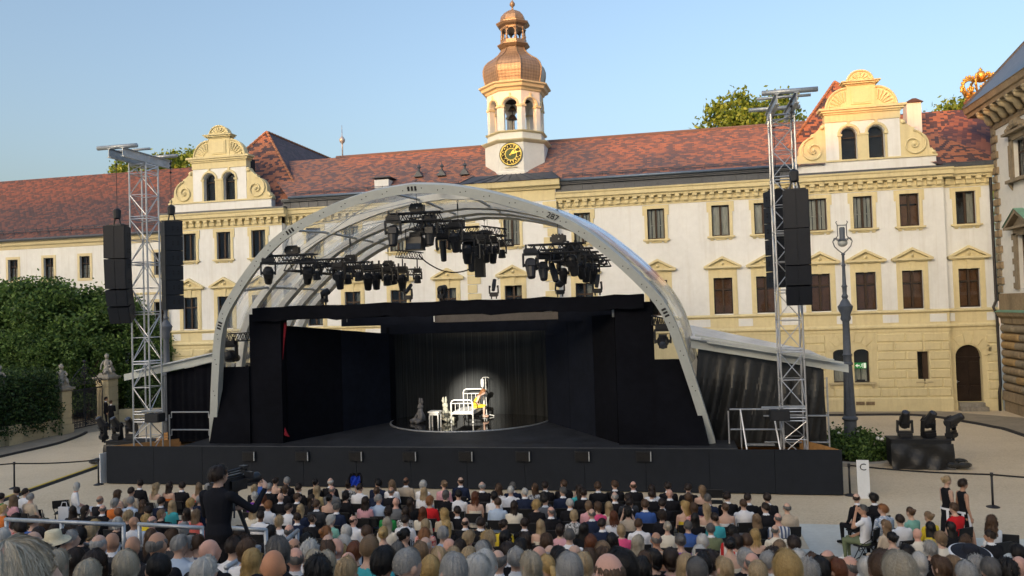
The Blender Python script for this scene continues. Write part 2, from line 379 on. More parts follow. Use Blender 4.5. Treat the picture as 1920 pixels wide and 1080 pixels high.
# opening lists
TW, TH, TZ = 1.0, 1.79, 10.14
SW, SH, SZ = 1.06, 2.1, 5.6
secs = [  # facade, x0, x1, wall top, window centres, window kinds top row, kinds second row
    (FP, -33.0, -24.85, 12.3, (-31.55, -29.02, -26.52), 'ddd', 'ddd'),
    (FM, -24.85, -12.55, 12.3, (-22.9, -20.3, -17.2, -13.97), 'dccd', 'dddd'),
    (FR, -12.55, -6.95, 13.45, (-9.72,), 'c', 'd'),
    (FM, -6.95, 6.85, 12.3, (-5.45, -1.08, 2.62, 5.0), 'ccpp', 'ddss'),
    (FP, 6.85, 14.42, 12.3, (7.87, 10.26, 12.65), 'ccs', 'sss'),
    (FE, 14.42, 16.95, 12.3, (15.58,), 'd', 's')]
wallmb = MB(); shademb = MB()
ARW = [(8.38, 9.2, 1.6, 3.45), (9.47, 10.27, 1.6, 3.45)]; SLIT = (12.72, 13.3, 1.62, 3.25); DOOR = (14.72, 16.02, 0.45, 3.55)
for F, x0, x1, zt, cs, tk, sk in secs:
    ops = [(c-TW/2, c+TW/2, TZ, TZ+TH) for c in cs]+[(c-SW/2, c+SW/2, SZ, SZ+SH) for c in cs]
    low = []
    if x0 == 6.85: low = ARW+[SLIT]
    if x0 == 14.42: low = [DOOR]
    wallmb.cur = 0; F.wall(wallmb, x0, x1, 5.52, zt, ops)
    wallmb.cur = 1; F.wall(wallmb, x0, x1, 0.0, 4.62, low, 0.35)
    F.wall(wallmb, x0, x1, 4.62, 5.52)
    shademb.quad(F.P(x0, 0.75, 0), F.P(x1, 0.75, 0), F.P(x1, 0.75, 12.3), F.P(x0, 0.75, 12.3))
    # returns between projections
    for xx in (x0, x1):
        wallmb.cur = 0; a = F.P(xx, 0, 5.52); wallmb.quad(a, (xx, YM+0.6, 5.52), (xx, YM+0.6, zt), F.P(xx, 0, zt))
        wallmb.cur = 1; wallmb.quad(F.P(xx, 0, 0), (xx, YM+0.6, 0), (xx, YM+0.6, 5.52), F.P(xx, 0, 5.52))
# side and rear walls close the body
wallmb.cur = 0
for q in (((-33, 47, 0), (-33, 63, 0), (-33, 63, 13.2), (-33, 47, 13.2)), ((16.95, 47.3, 0), (16.95, 63, 0), (16.95, 63, 13.2), (16.95, 47.3, 13.2)), ((-33, 63, 0), (16.95, 63, 0), (16.95, 63, 13.2), (-33, 63, 13.2))): wallmb.quad(*q)
# arch fillings over the double window and the door
def arch_fill(mb, F, u0, u1, zs, zt, rise, d0, d1, n=10):
    for i in range(n):
        a0, a1 = pi-pi*i/n, pi-pi*(i+1)/n; c = (u0+u1)/2; r = (u1-u0)/2
        ua, za, ub, zb = c+r*cos(a0), zs+rise*sin(a0), c+r*cos(a1), zs+rise*sin(a1)
        mb.quad(F.P(ua, d0, za), F.P(ub, d0, zb), F.P(ub, d0, zt), F.P(ua, d0, zt)); mb.quad(F.P(ua, d0, za), F.P(ua, d1, za), F.P(ub, d1, zb), F.P(ub, d0, zb))
wallmb.cur = 1
for o in ARW: arch_fill(wallmb, FP, o[0], o[1], 3.22, 3.452, 0.22, -0.003, 0.3)
arch_fill(wallmb, FE, DOOR[0], DOOR[1], 2.9, 3.552, 0.65, -0.003, 0.34, 14)
wallmb.build('wall', [WHITE, YELLOW], palace); shademb.build('room_shade_sheet', INSHADE, palace)  # dark sheet added behind the openings in place of unlit rooms
# string courses, plinth, white panels in the apron band, cornice
tr = MB(); co = MB(); fz = MB()
for F, x0, x1, zt, cs, tk, sk in secs:
    F.prof(tr, x0, x1, [(0.0, 5.34), (-0.05, 5.38), (-0.12, 5.42), (-0.12, 5.48), (0.0, 5.55)])
    F.prof(tr, x0, x1, [(0.0, 4.34), (-0.03, 4.36), (-0.03, 4.5), (-0.08, 4.54), (-0.13, 4.58), (-0.13, 4.66), (-0.03, 4.74), (0.0, 4.76)])
    if x0 != 14.42: F.prof(tr, x0, x1, [(0.0, -0.05), (-0.1, -0.05), (-0.1, 0.68), (-0.06, 0.74), (0, 0.74)])
    else:
        for a, b in ((x0, DOOR[0]), (DOOR[1], x1)): F.prof(tr, a, b, [(0.0, -0.05), (-0.06, -0.05), (-0.06, 0.55), (0, 0.57)])
    ed = [x0+0.12]+[v for c in cs for v in (c-SW/2-0.26, c+SW/2+0.26)]+[x1-0.12]
    for a, b in zip(ed[::2], ed[1::2]):
        if b-a > 0.25: wp = MB(); F.box(wp, a, b, -0.006, 0.01, 4.86, 5.30); wp.build('apron_panel', WHITE, palace)
    zt = 12.3 if F is not FR else 13.4
    dz = zt-12.3
    if F is not FR:
        F.prof(fz, x0, x1, [(0, 12.18), (-0.04, 12.18), (-0.04, 12.32), (-0.08, 12.34), (-0.08, 12.72), (0, 12.72)])
        F.prof(co, x0-(0.4 if F is FP else 0), x1+(0.4 if F is FP else 0), [(0.0, 12.7), (-0.34, 12.71), (-0.36, 12.8), (-0.48, 12.86), (-0.5, 13.06), (-0.56, 13.12), (-0.58, 13.2), (0.0, 13.22)])
tr.build('string_course', YELLOW, palace); fz.build('frieze', YELLOW, palace); co.build('cornice', YELLOW, palace)
# central projection: banded corner strips and its own cornice
rb = MB(); FR.prof(rb, -12.85, -6.65, [(0.0, 13.42), (-0.15, 13.44), (-0.22, 13.6), (-0.42, 13.64), (-0.46, 13.86), (-0.5, 13.95), (0.0, 13.97)])
FR.prof(rb, -12.5, -6.98, [(0, 12.75), (-0.03, 12.75), (-0.03, 13.42), (0, 13.42)])
rb.build('risalit_cornice', YELLOW, palace)
qb = MB(); qb.b2(-0.02, 0.82, -0.06, 0.0, 0.02, 0.50); qm1 = qb.mesh('corner_block', YELLOW)
qb = MB(); qb.b2(-0.02, 0.58, -0.06, 0.0, 0.02, 0.50); qm2 = qb.mesh('corner_block', YELLOW)
for i in range(13):
    zz = 5.7+i*0.54; me = qm1 if i % 2 == 0 else qm2
    share('corner_block', me, palace, Vector((-12.56, YR, zz))-PO); o = share('corner_block', me, palace, Vector((-6.93, YR, zz))-PO); o.scale = (-1, 1, 1)
# corbels under the cornice
cb = MB(); cb.b2(-0.13, 0.13, -0.3, -0.05, 0.22, 0.36); cb.b2(-0.11, 0.11, -0.2, -0.05, 0.0, 0.22); cb.b2(-0.13, 0.13, -0.14, -0.06, -0.04, 0.0)
cbm = cb.mesh('corbel', YELLOW)
for F, x0, x1, zt, cs, tk, sk in secs:
    if F is FR: continue
    nn = max(1, int(round((x1-x0)/0.5)))
    for i in range(nn): share('corbel', cbm, palace, Vector(F.P(x0+(i+0.5)*(x1-x0)/nn, -0.02, 12.35))-PO)
# windows: shared meshes, one object each
def frame_mesh(wd, h, transom, nm):
    mb = MB(); t = 0.065
    mb.b2(-wd/2, -wd/2+t, 0.13, 0.2, 0, h); mb.b2(wd/2-t, wd/2, 0.13, 0.2, 0, h); mb.b2(-wd/2+t, wd/2-t, 0.13, 0.2, 0, t); mb.b2(-wd/2+t, wd/2-t, 0.13, 0.2, h-t, h); mb.b2(-0.055, 0.055, 0.115, 0.2, t, h-t)
    if transom: mb.b2(-wd/2+t, wd/2-t, 0.12, 0.19, h*0.66, h*0.66+0.09)
    return mb.mesh(nm, DWOOD)
fmT = frame_mesh(TW, TH, False, 'window'); fmS = frame_mesh(SW, SH, True, 'window')
def quadmesh(wd, h, d, mt, nm, wav=0):
    mb = MB()
    if not wav: mb.quad((-wd/2, d, 0), (wd/2, d, 0), (wd/2, d, h), (-wd/2, d, h))
    else:
        n = 24
        for i in range(n):
            a, b = -wd/2+wd*i/n, -wd/2+wd*(i+1)/n
            mb.quad((a, d+wav*sin(i*1.9), 0), (b, d+wav*sin((i+1)*1.9), 0), (b, d+wav*sin((i+1)*1.9), h), (a, d+wav*sin(i*1.9), h))
    return mb.mesh(nm, mt)
paneT = quadmesh(TW-0.1, TH-0.1, 0.16, GLASS, 'pane'); paneS = quadmesh(SW-0.1, SH-0.1, 0.16, GLASS, 'pane')
def curtain_mesh(wd, h, bars):
    mb = MB()
    for s in (-1, 1):
        for a, b in ((0.06, 0.22), (0.27, 0.44)): 
            n = 6
            for i in range(n):
                u0, u1 = s*(a+(b-a)*i/n), s*(a+(b-a)*(i+1)/n); w0, w1 = 0.02*sin(i*2.1), 0.02*sin((i+1)*2.1)
                mb.quad((u0, 0.245+w0, 0.05), (u1, 0.245+w1, 0.05), (u1, 0.245+w1, h-0.05), (u0, 0.245+w0, h-0.05))
    if bars: mb.b2(-wd/2+0.06, wd/2-0.06, 0.20, 0.215, h*0.44, h*0.44+0.05)
    return mb.mesh('curtain', CURT)
cuT = curtain_mesh(TW, TH, True); paleT = quadmesh(TW-0.12, TH-0.12, 0.235, CURT, 'curtain', 0.006); dkT = quadmesh(0.34, TH-0.1, 0.3, CURT, 'curtain', 0.03); dkS = quadmesh(0.3, SH-0.1, 0.3, CURT, 'curtain', 0.03)
def shutter_mesh(wd, h):
    mb = MB()
    for s in (-1, 1):
        for z0, z1 in ((0.08, h*0.64), (h*0.7, h-0.08)):
            c = s*wd*0.25; mb.b2(c-wd*0.2, c+wd*0.2, 0.26, 0.30, z0, z1); mb.b2(c-wd*0.12, c+wd*0.12, 0.235, 0.262, z0+0.1, z1-0.1)
    return mb.mesh('shutter', BWOOD)
shT = shutter_mesh(TW, TH); shS = shutter_mesh(SW, SH)
# surrounds
mb = MB(); W2 = TW/2
for s in (-1, 1):
    mb.b2(s*W2, s*(W2+0.17), -0.06, 0.0, -0.02, TH+0.02); mb.b2(s*(W2+0.17), s*(W2+0.27), -0.05, 0.0, TH-0.38, TH+0.2)
    mb.prism([(s*0.42, -0.12, -0.1), (s*0.62, -0.12, -0.1), (s*0.6, -0.04, -0.26), (s*0.44, -0.04, -0.26)], (0, 0.12, 0))
mb.b2(-W2-0.17, W2+0.17, -0.06, 0.0, TH, TH+0.2); mb.b2(-0.78, 0.78, -0.16, 0.02, -0.1, -0.01); mb.b2(-0.68, 0.68, -0.1, 0.0, -0.16, -0.1); mb.b2(-0.3, 0.3, -0.05, 0.0, -0.24, -0.16)
surT = mb.mesh('window_surround', YELLOW)
mb = MB(); W2 = SW/2
for s in (-1, 1):
    mb.b2(s*W2, s*(W2+0.19), -0.06, 0.0, -0.04, SH+0.02); mb.b2(s*(W2+0.19), s*(W2+0.27), -0.04, 0.0, -0.04, SH+0.3)
mb.b2(-W2-0.19, W2+0.19, -0.06, 0.0, SH, SH+0.22); mb.b2(-W2-0.27, W2+0.27, -0.045, 0.0, SH+0.22, SH+0.56)
mb.prism([(-0.13, -0.11, SH+0.5), (-0.09, -0.09, SH-0.02), (0.09, -0.09, SH-0.02), (0.13, -0.11, SH+0.5)], (0, 0.1, 0))
surS = mb.mesh('window_surround', YELLOW)
mb = MB(); zb = SH+0.56
mb.b2(-1.06, 1.06, -0.24, 0.0, zb, zb+0.11); mb.b2(-0.98, 0.98, -0.14, 0.0, zb-0.06, zb)
mb.prism([(-0.82, -0.07, zb+0.11), (0.82, -0.07, zb+0.11), (0, -0.07, zb+0.56)], (0, 0.07, 0))
for s in (-1, 1): mb.prism([(s*1.08, -0.25, zb+0.11), (s*0.86, -0.25, zb+0.11), (0, -0.25, zb+0.55), (0, -0.25, zb+0.7)], (0, 0.25, 0))
mb.lathe([(0.02, 0), (0.1, 0.02), (0.02, 0.09)], (0, -0.13, zb+0.26), 8, M=Matrix.Rotation(pi/2, 3, 'X'))
pedS = mb.mesh('pediment', YELLOW)
def window(F, c, z, row, kind, parent=palace, po=PO):
    loc = Vector(F.P(c, 0, z))-po
    share('window_surround', surT if row else surS, parent, loc)
    if not row: share('pediment', pedS, parent, loc)
    wn = share('window', fmT if row else fmS, parent, loc)
    share('pane', paneT if row else paneS, wn, (0, 0, 0.05))
    if kind == 'c': share('curtain', cuT if row else dkS, wn)
    elif kind == 'p': share('curtain', paleT, wn, (0, 0, 0.05))
    elif kind == 's': share('shutter', shT if row else shS, wn)
    elif kind == 'd': share('curtain', dkT if row else dkS, wn, (0.3, 0, 0.05))
for F, x0, x1, zt, cs, tk, sk in secs:
    for c, a, b in zip(cs, tk, sk): window(F, c, TZ, 1, a); window(F, c, SZ, 0, b)
# ground floor: rusticated blocks round the openings, each a part
def block_mesh(wd, h): 
    mb = MB(); g = 0.03; e = 0.035; p = 0.055
    A = [(g, 0, g), (wd-g, 0, g), (wd-g, 0, h-g), (g, 0, h-g)]; B = [(g+e, -p, g+e), (wd-g-e, -p, g+e), (wd-g-e, -p, h-g-e), (g+e, -p, h-g-e)]
    mb.add(A+B, [(4, 5, 6, 7)]+[(i, (i+1) % 4, 4+(i+1) % 4, 4+i) for i in range(4)]); return mb
BLK = {}
def stone_block(F, u0, u1, z, h=0.5, mt=None, parent=None, nm='stone_block'):
    parent = parent or palace; mt = mt or YELLOW
    wd = round(u1-u0, 2)
    if wd < 0.16: return
    k = (wd, h, mt.name)
    if k not in BLK: BLK[k] = block_mesh(wd, h).mesh(nm, mt)
    share(nm, BLK[k], parent, Vector(F.P(u0, 0, z))-Vector(OFF[parent]))
def fill_blocks(F, x0, x1, rows, z0, h, ops, lens=(1.5, 0.9)):
    for r in range(rows):
        z = z0+r*h; segs = [(x0, x1)]
        for o in ops:
            if o[2]-0.05 < z+h/2 < o[3]+0.05:
                ns = []
                for a, b in segs:
                    if o[1] <= a or o[0] >= b: ns.append((a, b)); continue
                    if o[0]-a > 0.15: ns.append((a, o[0]))
                    if b-o[1] > 0.15: ns.append((o[1], b))
                segs = ns
        for a, b in segs:
            u = a; k = r
            while u < b-0.05:
                wd = lens[k % len(lens)]; e = u+wd if b-(u+wd) > 0.4 else b
                stone_block(F, u, e, z, h); u = e; k += 1
fill_blocks(FP, 6.9, 14.38, 7, 0.78, 0.5, [(8.0, 10.65, 1.3, 4.3), SLIT])
fill_blocks(FP, -32.9, -24.9, 7, 0.78, 0.5, [(-30.9, -29.3, 1.3, 3.9)])
fill_blocks(FE, 14.46, 16.9, 7, 0.6, 0.5, [(14.4, 16.25, 0.1, 4.2)], (0.9,))
def voussoirs(F, cu, zs, r0, r1, n, a0=0.12, a1=pi-0.12):
    for i in range(n):
        t0, t1 = a0+(a1-a0)*i/n+0.02, a0+(a1-a0)*(i+1)/n-0.02
        rr = r1 if i != n//2 else r1+0.12
        pts = [F.P(cu+r*cos(t), 0, zs+r*sin(t)) for r, t in ((r0, t0), (rr, t0), (rr, t1), (r0, t1))]
        mb = MB(); mb.prism(pts, (0, -0.055, 0)); mb.build('voussoir', YELLOW, palace)
voussoirs(FP, 9.32, 2.75, 1.15, 1.62, 7, 0.5, pi-0.5); voussoirs(FE, 15.37, 2.9, 0.72, 1.25, 7, 0.05, pi-0.05); voussoirs(FP, -30.1, 3.2, 0.5, 0.95, 7, 0.3, pi-0.3)
# double arched window: column, sill, panes, emergency-exit sign inside
mb = MB(); mb.lathe([(0.13, 0), (0.13, 0.08), (0.09, 0.12), (0.085, 1.45), (0.12, 1.5), (0.14, 1.6)], (9.335, YP+0.08, 1.6), 12)
mb.build('window_column', CREAM, palace, auto=40)
mb = MB(); FP.box(mb, 8.1, 10.55, -0.14, 0.05, 1.5, 1.6)
for uu in (8.25, 10.4): mb.prism([FP.P(uu-0.08, -0.11, 1.5), FP.P(uu+0.08, -0.11, 1.5), FP.P(uu+0.05, -0.05, 1.27), FP.P(uu-0.05, -0.05, 1.27)], (0, 0.11, 0))
FP.box(mb, 12.6, 13.45, -0.1, 0.05, 1.54, 1.62); mb.build('window_sill', GATEST, palace)
for o in ARW:
    mb = MB(); t = 0.05
    FP.box(mb, o[0], o[0]+t, 0.2, 0.26, o[2], o[3]); FP.box(mb, o[1]-t, o[1], 0.2, 0.26, o[2], o[3]); FP.box(mb, o[0]+t, o[1]-t, 0.2, 0.26, o[2], o[2]+t)
    wn = mb.build('window', DWOOD, palace); mb = MB(); mb.quad(*[FP.P(u, 0.23, z) for u, z in ((o[0], o[2]), (o[1], o[2]), (o[1], o[3]), (o[0], o[3]))]); mb.build('pane', GLASS, wn)
    mb = MB()
    for i in range(16):
        a, b = o[0]+0.05+(o[1]-o[0]-0.1)*i/16, o[0]+0.05+(o[1]-o[0]-0.1)*(i+1)/16
        mb.quad(FP.P(a, 0.5+0.02*sin(i*2), 1.62), FP.P(b, 0.5+0.02*sin(i*2+2), 1.62), FP.P(b, 0.5+0.02*sin(i*2+2), 2.5), FP.P(a, 0.5+0.02*sin(i*2), 2.5))
    mb.build('curtain', CURT, wn)
mb = MB(); FP.box(mb, SLIT[0]+0.36, SLIT[1], 0.24, 0.3, SLIT[2], SLIT[3]); FP.box(mb, SLIT[0]+0.3, SLIT[0]+0.36, 0.2, 0.3, SLIT[2], SLIT[3]); wn = mb.build('window', DWOOD, palace)
mb = MB(); mb.quad(*[FP.P(u, 0.27, z) for u, z in ((SLIT[0], SLIT[2]), (SLIT[0]+0.3, SLIT[2]), (SLIT[0]+0.3, SLIT[3]), (SLIT[0], SLIT[3]))]); mb.build('pane', GLASS, wn)
for uu in (9.45, 9.98):
    mb = MB(); FP.box(mb, uu, uu+0.45, -0.125, -0.095, 0.36, 0.55)
    for k in range(6): FP.box(mb, uu+0.02, uu+0.43, -0.14, -0.12, 0.375+k*0.028, 0.388+k*0.028)
    mb.build('air_grille', STONE, palace)
# door
mb = MB(); c = (DOOR[0]+DOOR[1])/2; r = (DOOR[1]-DOOR[0])/2
dark_door = mat('dark_brown_door', (0.022, 0.014, 0.011), 0.4, var=0.3)
pts = [(DOOR[0], 0.45)]+[(DOOR[1], 0.45)]+[(c+r*cos(a), 2.9+r*sin(a)) for a in [pi*i/14 for i in range(15)]]
mb.prism([FE.P(u, 0.3, z) for u, z in pts], (0, 0.06, 0))
for s in (-1, 1):
    for z0, z1 in ((0.6, 1.3), (1.4, 2.6)): FE.box(mb, c+s*0.08, c+s*0.58, 0.27, 0.302, z0, z1)
FE.box(mb, DOOR[0], DOOR[1], 0.24, 0.303, 2.78, 2.88); dr = mb.build('door', dark_door, palace)
mb = MB(); FE.box(mb, DOOR[0]+0.06, DOOR[0]+0.1, 0.2, 0.26, 1.45, 1.62); mb.tube(FE.P(DOOR[0]+0.08, 0.22, 1.54), FE.P(DOOR[0]+0.2, 0.22, 1.54), 0.014); mb.build('handle', GALV, dr)
mb = MB(); mb.b2(14.75, 16.1, 46.75, 47.6, 0, 0.22); mb.b2(14.75, 16.0, 46.98, 47.6, 0.22, 0.44); mb.build('doorstep', STONEG, palace)
# downpipe in the corner
mb = MB(); mb.path([(16.78, 47.05, 12.7), (16.8, 47.1, 12.2), (16.8, 47.12, 5.9), (16.62, 47.05, 5.55), (16.74, 46.95, 5.2), (16.78, 47.0, 1.4), (16.7, 47.0, 1.0), (16.7, 47.0, 0.0)], 0.075, 8); mb.build('downpipe', PIPE, palace, smooth=True)
# ================================================================== roofs
def uvq(mb, pts, org=None, udir=None):
    pts = [Vector(p) for p in pts]; n = (pts[1]-pts[0]).cross(pts[-1]-pts[0]).normalized()
    u = Vector(udir).normalized() if udir else (pts[1]-pts[0]).normalized(); v = n.cross(u)
    o = Vector(org) if org else pts[0]
    if v.z < 0: v = -v
    mb.poly(pts, [((p-o).dot(u)+50, (p-o).dot(v)+50) for p in pts])
EZ = 13.86
mr = MB()
uvq(mr, [(-24.3, 46.95, EZ), (8.4, 46.95, EZ), (8.4, 52, 17.35), (-28.9, 52, 17.35)]); uvq(mr, [(8.4, 57, EZ), (-28.9, 57, EZ), (-28.9, 52, 17.35), (8.4, 52, 17.35)])
mroof = mr.build('roof', TILE, palace)
rt = MB(); rt.path([(-23.2, 51.98, 17.36), (8.4, 51.98, 17.36)], 0.1, 6); rt.build('ridge_tile', TILE, mroof)
# zinc attic below the eaves, cut into sheets
mb = MB(); mb.b2(0.015, 0.615, -0.04, 0.0, 0.0, 0.53); mb.b2(-0.012, 0.012, -0.07, 0.0, 0.0, 0.53); zp = mb.mesh('zinc_panel', ZINC)
for a, b in ((-24.3, -12.9), (-6.6, 6.7)):
    nn = int((b-a)/0.63)
    for i in range(nn): share('zinc_panel', zp, palace, Vector((a+i*(b-a)/nn, YM-0.32, 13.21))-PO)
mb = MB()
for a, b in ((-24.85, -12.55), (-6.95, 6.85)):
    mb.b2(a, b, YM-0.3, YM+0.3, 13.2, 13.78); mb.b2(a, b, 46.93, YM, 13.72, 13.84); mb.b2(a, b, 47.0, YM, 13.64, 13.72)
mb.build('attic', ZINC, palace)
mb = MB(); mb.path([(-24.3, 46.86, 13.88), (-12.9, 46.86, 13.88)], 0.085, 8); mb.path([(-6.6, 46.86, 13.88), (6.9, 46.86, 13.88)], 0.085, 8); mb.build('gutter', ZINCB, palace, smooth=True)
# pavilion roofs: hipped cross wings
def pav_roof(xc, hw, zpk, ypk, left_ext=0.0, right_ext=0.0, y0=47.66, ze=13.5, name='pavilion_roof'):
    L, R_ = xc-hw-left_ext, xc+hw+right_ext; pk = (xc, ypk, zpk); bk = (xc, 64, zpk)
    mf = MB(); uvq(mf, [(L, y0, ze), (R_, y0, ze), pk]); r = mf.build(name, TILE2, palace)
    ml = MB(); uvq(ml, [(L, 64, ze), (L, y0, ze), pk, bk], udir=(0, 1, 0)); ml.build('roof_slope', TILE2, r)
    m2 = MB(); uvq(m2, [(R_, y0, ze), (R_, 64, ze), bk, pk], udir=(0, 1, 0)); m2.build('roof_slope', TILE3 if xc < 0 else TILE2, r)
    mh = MB()
    for q in ((R_, y0, ze), (L, y0, ze), bk): 
        d = Vector(q)-Vector(pk); N = max(4, int(d.length/0.42))
        for i in range(N):
            a = Vector(pk)+d*(i/N); b_ = Vector(pk)+d*((i+0.92)/N); mh.tube(a+Vector((0, 0, 0.02)), b_+Vector((0, 0, 0.05)), 0.09, 6)
    mh.build('hip_tile', mat('hip_tile_clay', (0.36, 0.17, 0.10), 0.8, var=0.25), r)
    return r
pav_roof(-28.9, 4.4, 19.75, 52.7, 0.0, 1.0)
pav_roof(10.25, 4.4, 20.0, 53.0, 0.4, 0.5)
# right end: main ridge carried on, then the ribbed slope of the corner
mb = MB(); uvq(mb, [(14.3, 46.8, 13.4), (17.4, 46.8, 13.4), (15.2, 50.0, 15.6)]); uvq(mb, [(14.3, 46.8, 13.4), (15.2, 50.0, 15.6), (17.3, 53, 17.65), (12.0, 53, 17.65), (12.0, 48.5, 14.6)]); mb.build('roof', TILE2, palace)
mb = MB(); uvq(mb, [(17.4, 46.8, 13.4), (20.5, 55, 18.0), (17.3, 53, 17.65), (15.2, 50.0, 15.6)], udir=(0.35, 1, 0.5)); uvq(mb, [(17.4, 46.8, 13.4), (20.9, 46.8, 17.6), (20.5, 55, 18.0)], udir=(0.0, 1, 0.1)); mb.build('ribbed_roof', TILER, palace)
mb = MB(); mb.b2(14.45, 17.0, 46.72, 47.3, 13.22, 13.46); mb.path([(14.4, 46.78, 13.4), (17.0, 46.78, 13.4)], 0.07, 6); mb.b2(6.45, 14.85, 46.5, 47.0, 13.21, 13.33); mb.b2(-33.4, -24.45, 46.5, 47.0, 13.21, 13.33); mb.build('gutter', ZINC, palace)
# ---------------------------------------------------------------- gables
def gable(xc, mirror_y=0):
    Y0, T = YP+0.15, 0.5
    pr = lambda mb, pts, d0, d1: mb.prism([(xc+x, Y0+d0, z) for x, z in pts], (0, d1-d0, 0))
    mb = MB(); mb.cur = 0
    # white field with two arched openings
    ow, zs, zb_ = 0.42, 15.45, 14.1
    wins = (-0.72, 0.72)
    for a, b in ((-1.95, wins[0]-ow), (wins[0]+ow, wins[1]-ow), (wins[1]+ow, 1.95)): mb.b2(xc+a, xc+b, Y0, Y0+T, 14.05, zs)
    for wc in wins:
        n = 10
        for i in range(n):
            a0, a1 = pi-pi*i/n, pi-pi*(i+1)/n
            pr(mb, [(wc+ow*cos(a0), zs+ow*sin(a0)), (wc+ow*cos(a1), zs+ow*sin(a1)), (wc+ow*cos(a1), 16.2), (wc+ow*cos(a0), 16.2)], 0, T)
    for a, b in ((-1.95, wins[0]-ow), (wins[0]+ow, wins[1]-ow), (wins[1]+ow, 1.95)): mb.b2(xc+a, xc+b, Y0, Y0+T, zs, 16.2)
    mb.b2(xc-3.72, xc+3.72, Y0-0.02, Y0+T, 13.33, 13.95)
    g = mb.build('gable', WHITE, palace)
    mb = MB()
    mb.b2(xc-3.78, xc+3.78, Y0-0.09, Y0+T, 13.95, 14.05); mb.b2(xc-3.75, xc+3.75, Y0-0.05, Y0+T, 13.33, 13.42)
    mb.b2(xc-1.99, xc+1.99, Y0-0.05, Y0+T, 16.2, 16.62)
    for k, (e, z0, z1) in enumerate(((0.10, 16.62, 16.72), (0.22, 16.72, 16.84), (0.34, 16.84, 16.96))): mb.b2(xc-1.95-e, xc+1.95+e, Y0-0.05-e*0.7, Y0+T+0.05, z0, z1)
    # upper storey: block, side lobes, cap
    mb.b2(xc-0.76, xc+0.76, Y0, Y0+T, 16.96, 18.2); mb.b2(xc-0.52, xc+0.52, Y0-0.05, Y0, 17.12, 18.05); mb.b2(xc-0.42, xc+0.42, Y0-0.075, Y0-0.05, 17.2, 17.95)
    for s in (-1, 1):
        pts = [(s*0.76, 16.96)]+[(s*(0.76+1.12*sin(t)), 16.96+1.12*cos(t)) for t in [pi/2*i/10 for i in range(10, -1, -1)]]
        pr(mb, pts, 0.03, T)
        mb.path([(xc+s*(0.76+1.10*sin(t)), Y0+0.0, 16.96+1.10*cos(t)) for t in [pi/2*i/10 for i in range(11)]], 0.06, 6)
        for k in range(6):
            t = pi/2*(k+0.5)/6; mb.tube((xc+s*(0.8+0.35*sin(t)), Y0+0.01, 16.98+0.35*cos(t)), (xc+s*(0.78+0.9*sin(t)), Y0-0.01, 16.98+0.9*cos(t)), 0.035, 6, 0.075)
    for e, z0, z1 in ((0.06, 18.2, 18.27), (0.18, 18.27, 18.36), (0.27, 18.36, 18.42)): mb.b2(xc-0.76-e, xc+0.76+e, Y0-e, Y0+T+0.02, z0, z1)
    pr(mb, [(0.7*cos(t), 18.42+0.62*sin(t)) for t in [pi*i/14 for i in range(15)]], 0.03, T)
    mb.path([(xc+0.68*cos(t), Y0, 18.42+0.6*sin(t)) for t in [pi*i/14 for i in range(15)]], 0.05, 6)
    for k in range(7):
        t = pi*(k+0.5)/7; mb.tube((xc+0.18*cos(t), Y0+0.01, 18.44+0.18*sin(t)), (xc+0.5*cos(t), Y0-0.005, 18.44+0.45*sin(t)), 0.03, 6, 0.06)
    mb.build('gable_crest', YELLOW, g)
    mb = MB()
    for wc in wins:
        mb.path([(xc+wc+0.52*cos(t), Y0-0.02, zs+0.52*sin(t)) for t in [pi*i/12 for i in range(13)]], 0.085, 6)
        mb.b2(xc+wc-0.07, xc+wc+0.07, Y0-0.09, Y0, zs+0.45, 16.2)
        for s in (-1, 1): mb.b2(xc+wc+s*ow, xc+wc+s*(ow+0.13), Y0-0.04, Y0, 14.05, zs-0.08)
    for a, b in ((-1.32, -1.08), (-0.31, 0.31), (1.08, 1.32)): mb.b2(xc+a, xc+b, Y0-0.1, Y0, zs-0.08, zs+0.03)
    mb.b2(xc-0.2, xc+0.2, Y0-0.06, Y0+0.2, 14.05, zs-0.08)
    mb.build('arch_trim', YELLOW, g)
    for s in (-1, 1):
        mb = MB()
        out = [(1.95, 16.15), (2.15, 16.1), (2.3, 15.85), (2.55, 15.65), (2.72, 15.6), (2.7, 15.42)]
        out += [(2.6+0.82*sin(t), 14.62+0.82*cos(t)) for t in [0.1+1.55*i/9 for i in range(10)]]
        out += [(3.44, 14.42), (3.55, 14.42), (3.62, 14.3), (3.74, 14.22), (3.76, 14.05), (1.95, 14.05)]
        pr(mb, [(s*x, z) for x, z in out], 0.03, T-0.05)
        sp = [(xc+s*(2.62+rr*sin(t)), Y0-0.02, 14.68+rr*cos(t)) for t, rr in [(i*0.38, 0.78-0.72*(i/30)**0.75) for i in range(31)]]
        mb.path(sp, [0.055]*31, 6); mb.sphere((xc+s*2.62, Y0-0.02, 14.68), 0.11); mb.sphere((xc+s*2.12, Y0-0.0, 15.95), 0.13)
        mb.sphere((xc+s*3.62, Y0, 14.18), 0.1); mb.build('scroll', YELLOW, g)
    for wc in wins:
        mb = MB(); mb.b2(xc+wc-ow, xc+wc+ow, Y0+0.3, Y0+0.35, 15.28, 15.34); mb.b2(xc+wc-ow, xc+wc-ow+0.05, Y0+0.3, Y0+0.35, 14.05, 15.8); mb.b2(xc+wc+ow-0.05, xc+wc+ow, Y0+0.3, Y0+0.35, 14.05, 15.8); mb.build('gable_window', DWOOD, g)
    mb = MB(); mb.quad((xc-1.3, Y0+0.34, 14.0), (xc+1.3, Y0+0.34, 14.0), (xc+1.3, Y0+0.34, 16.0), (xc-1.3, Y0+0.34, 16.0)); mb.build('pane', GLASS, g)
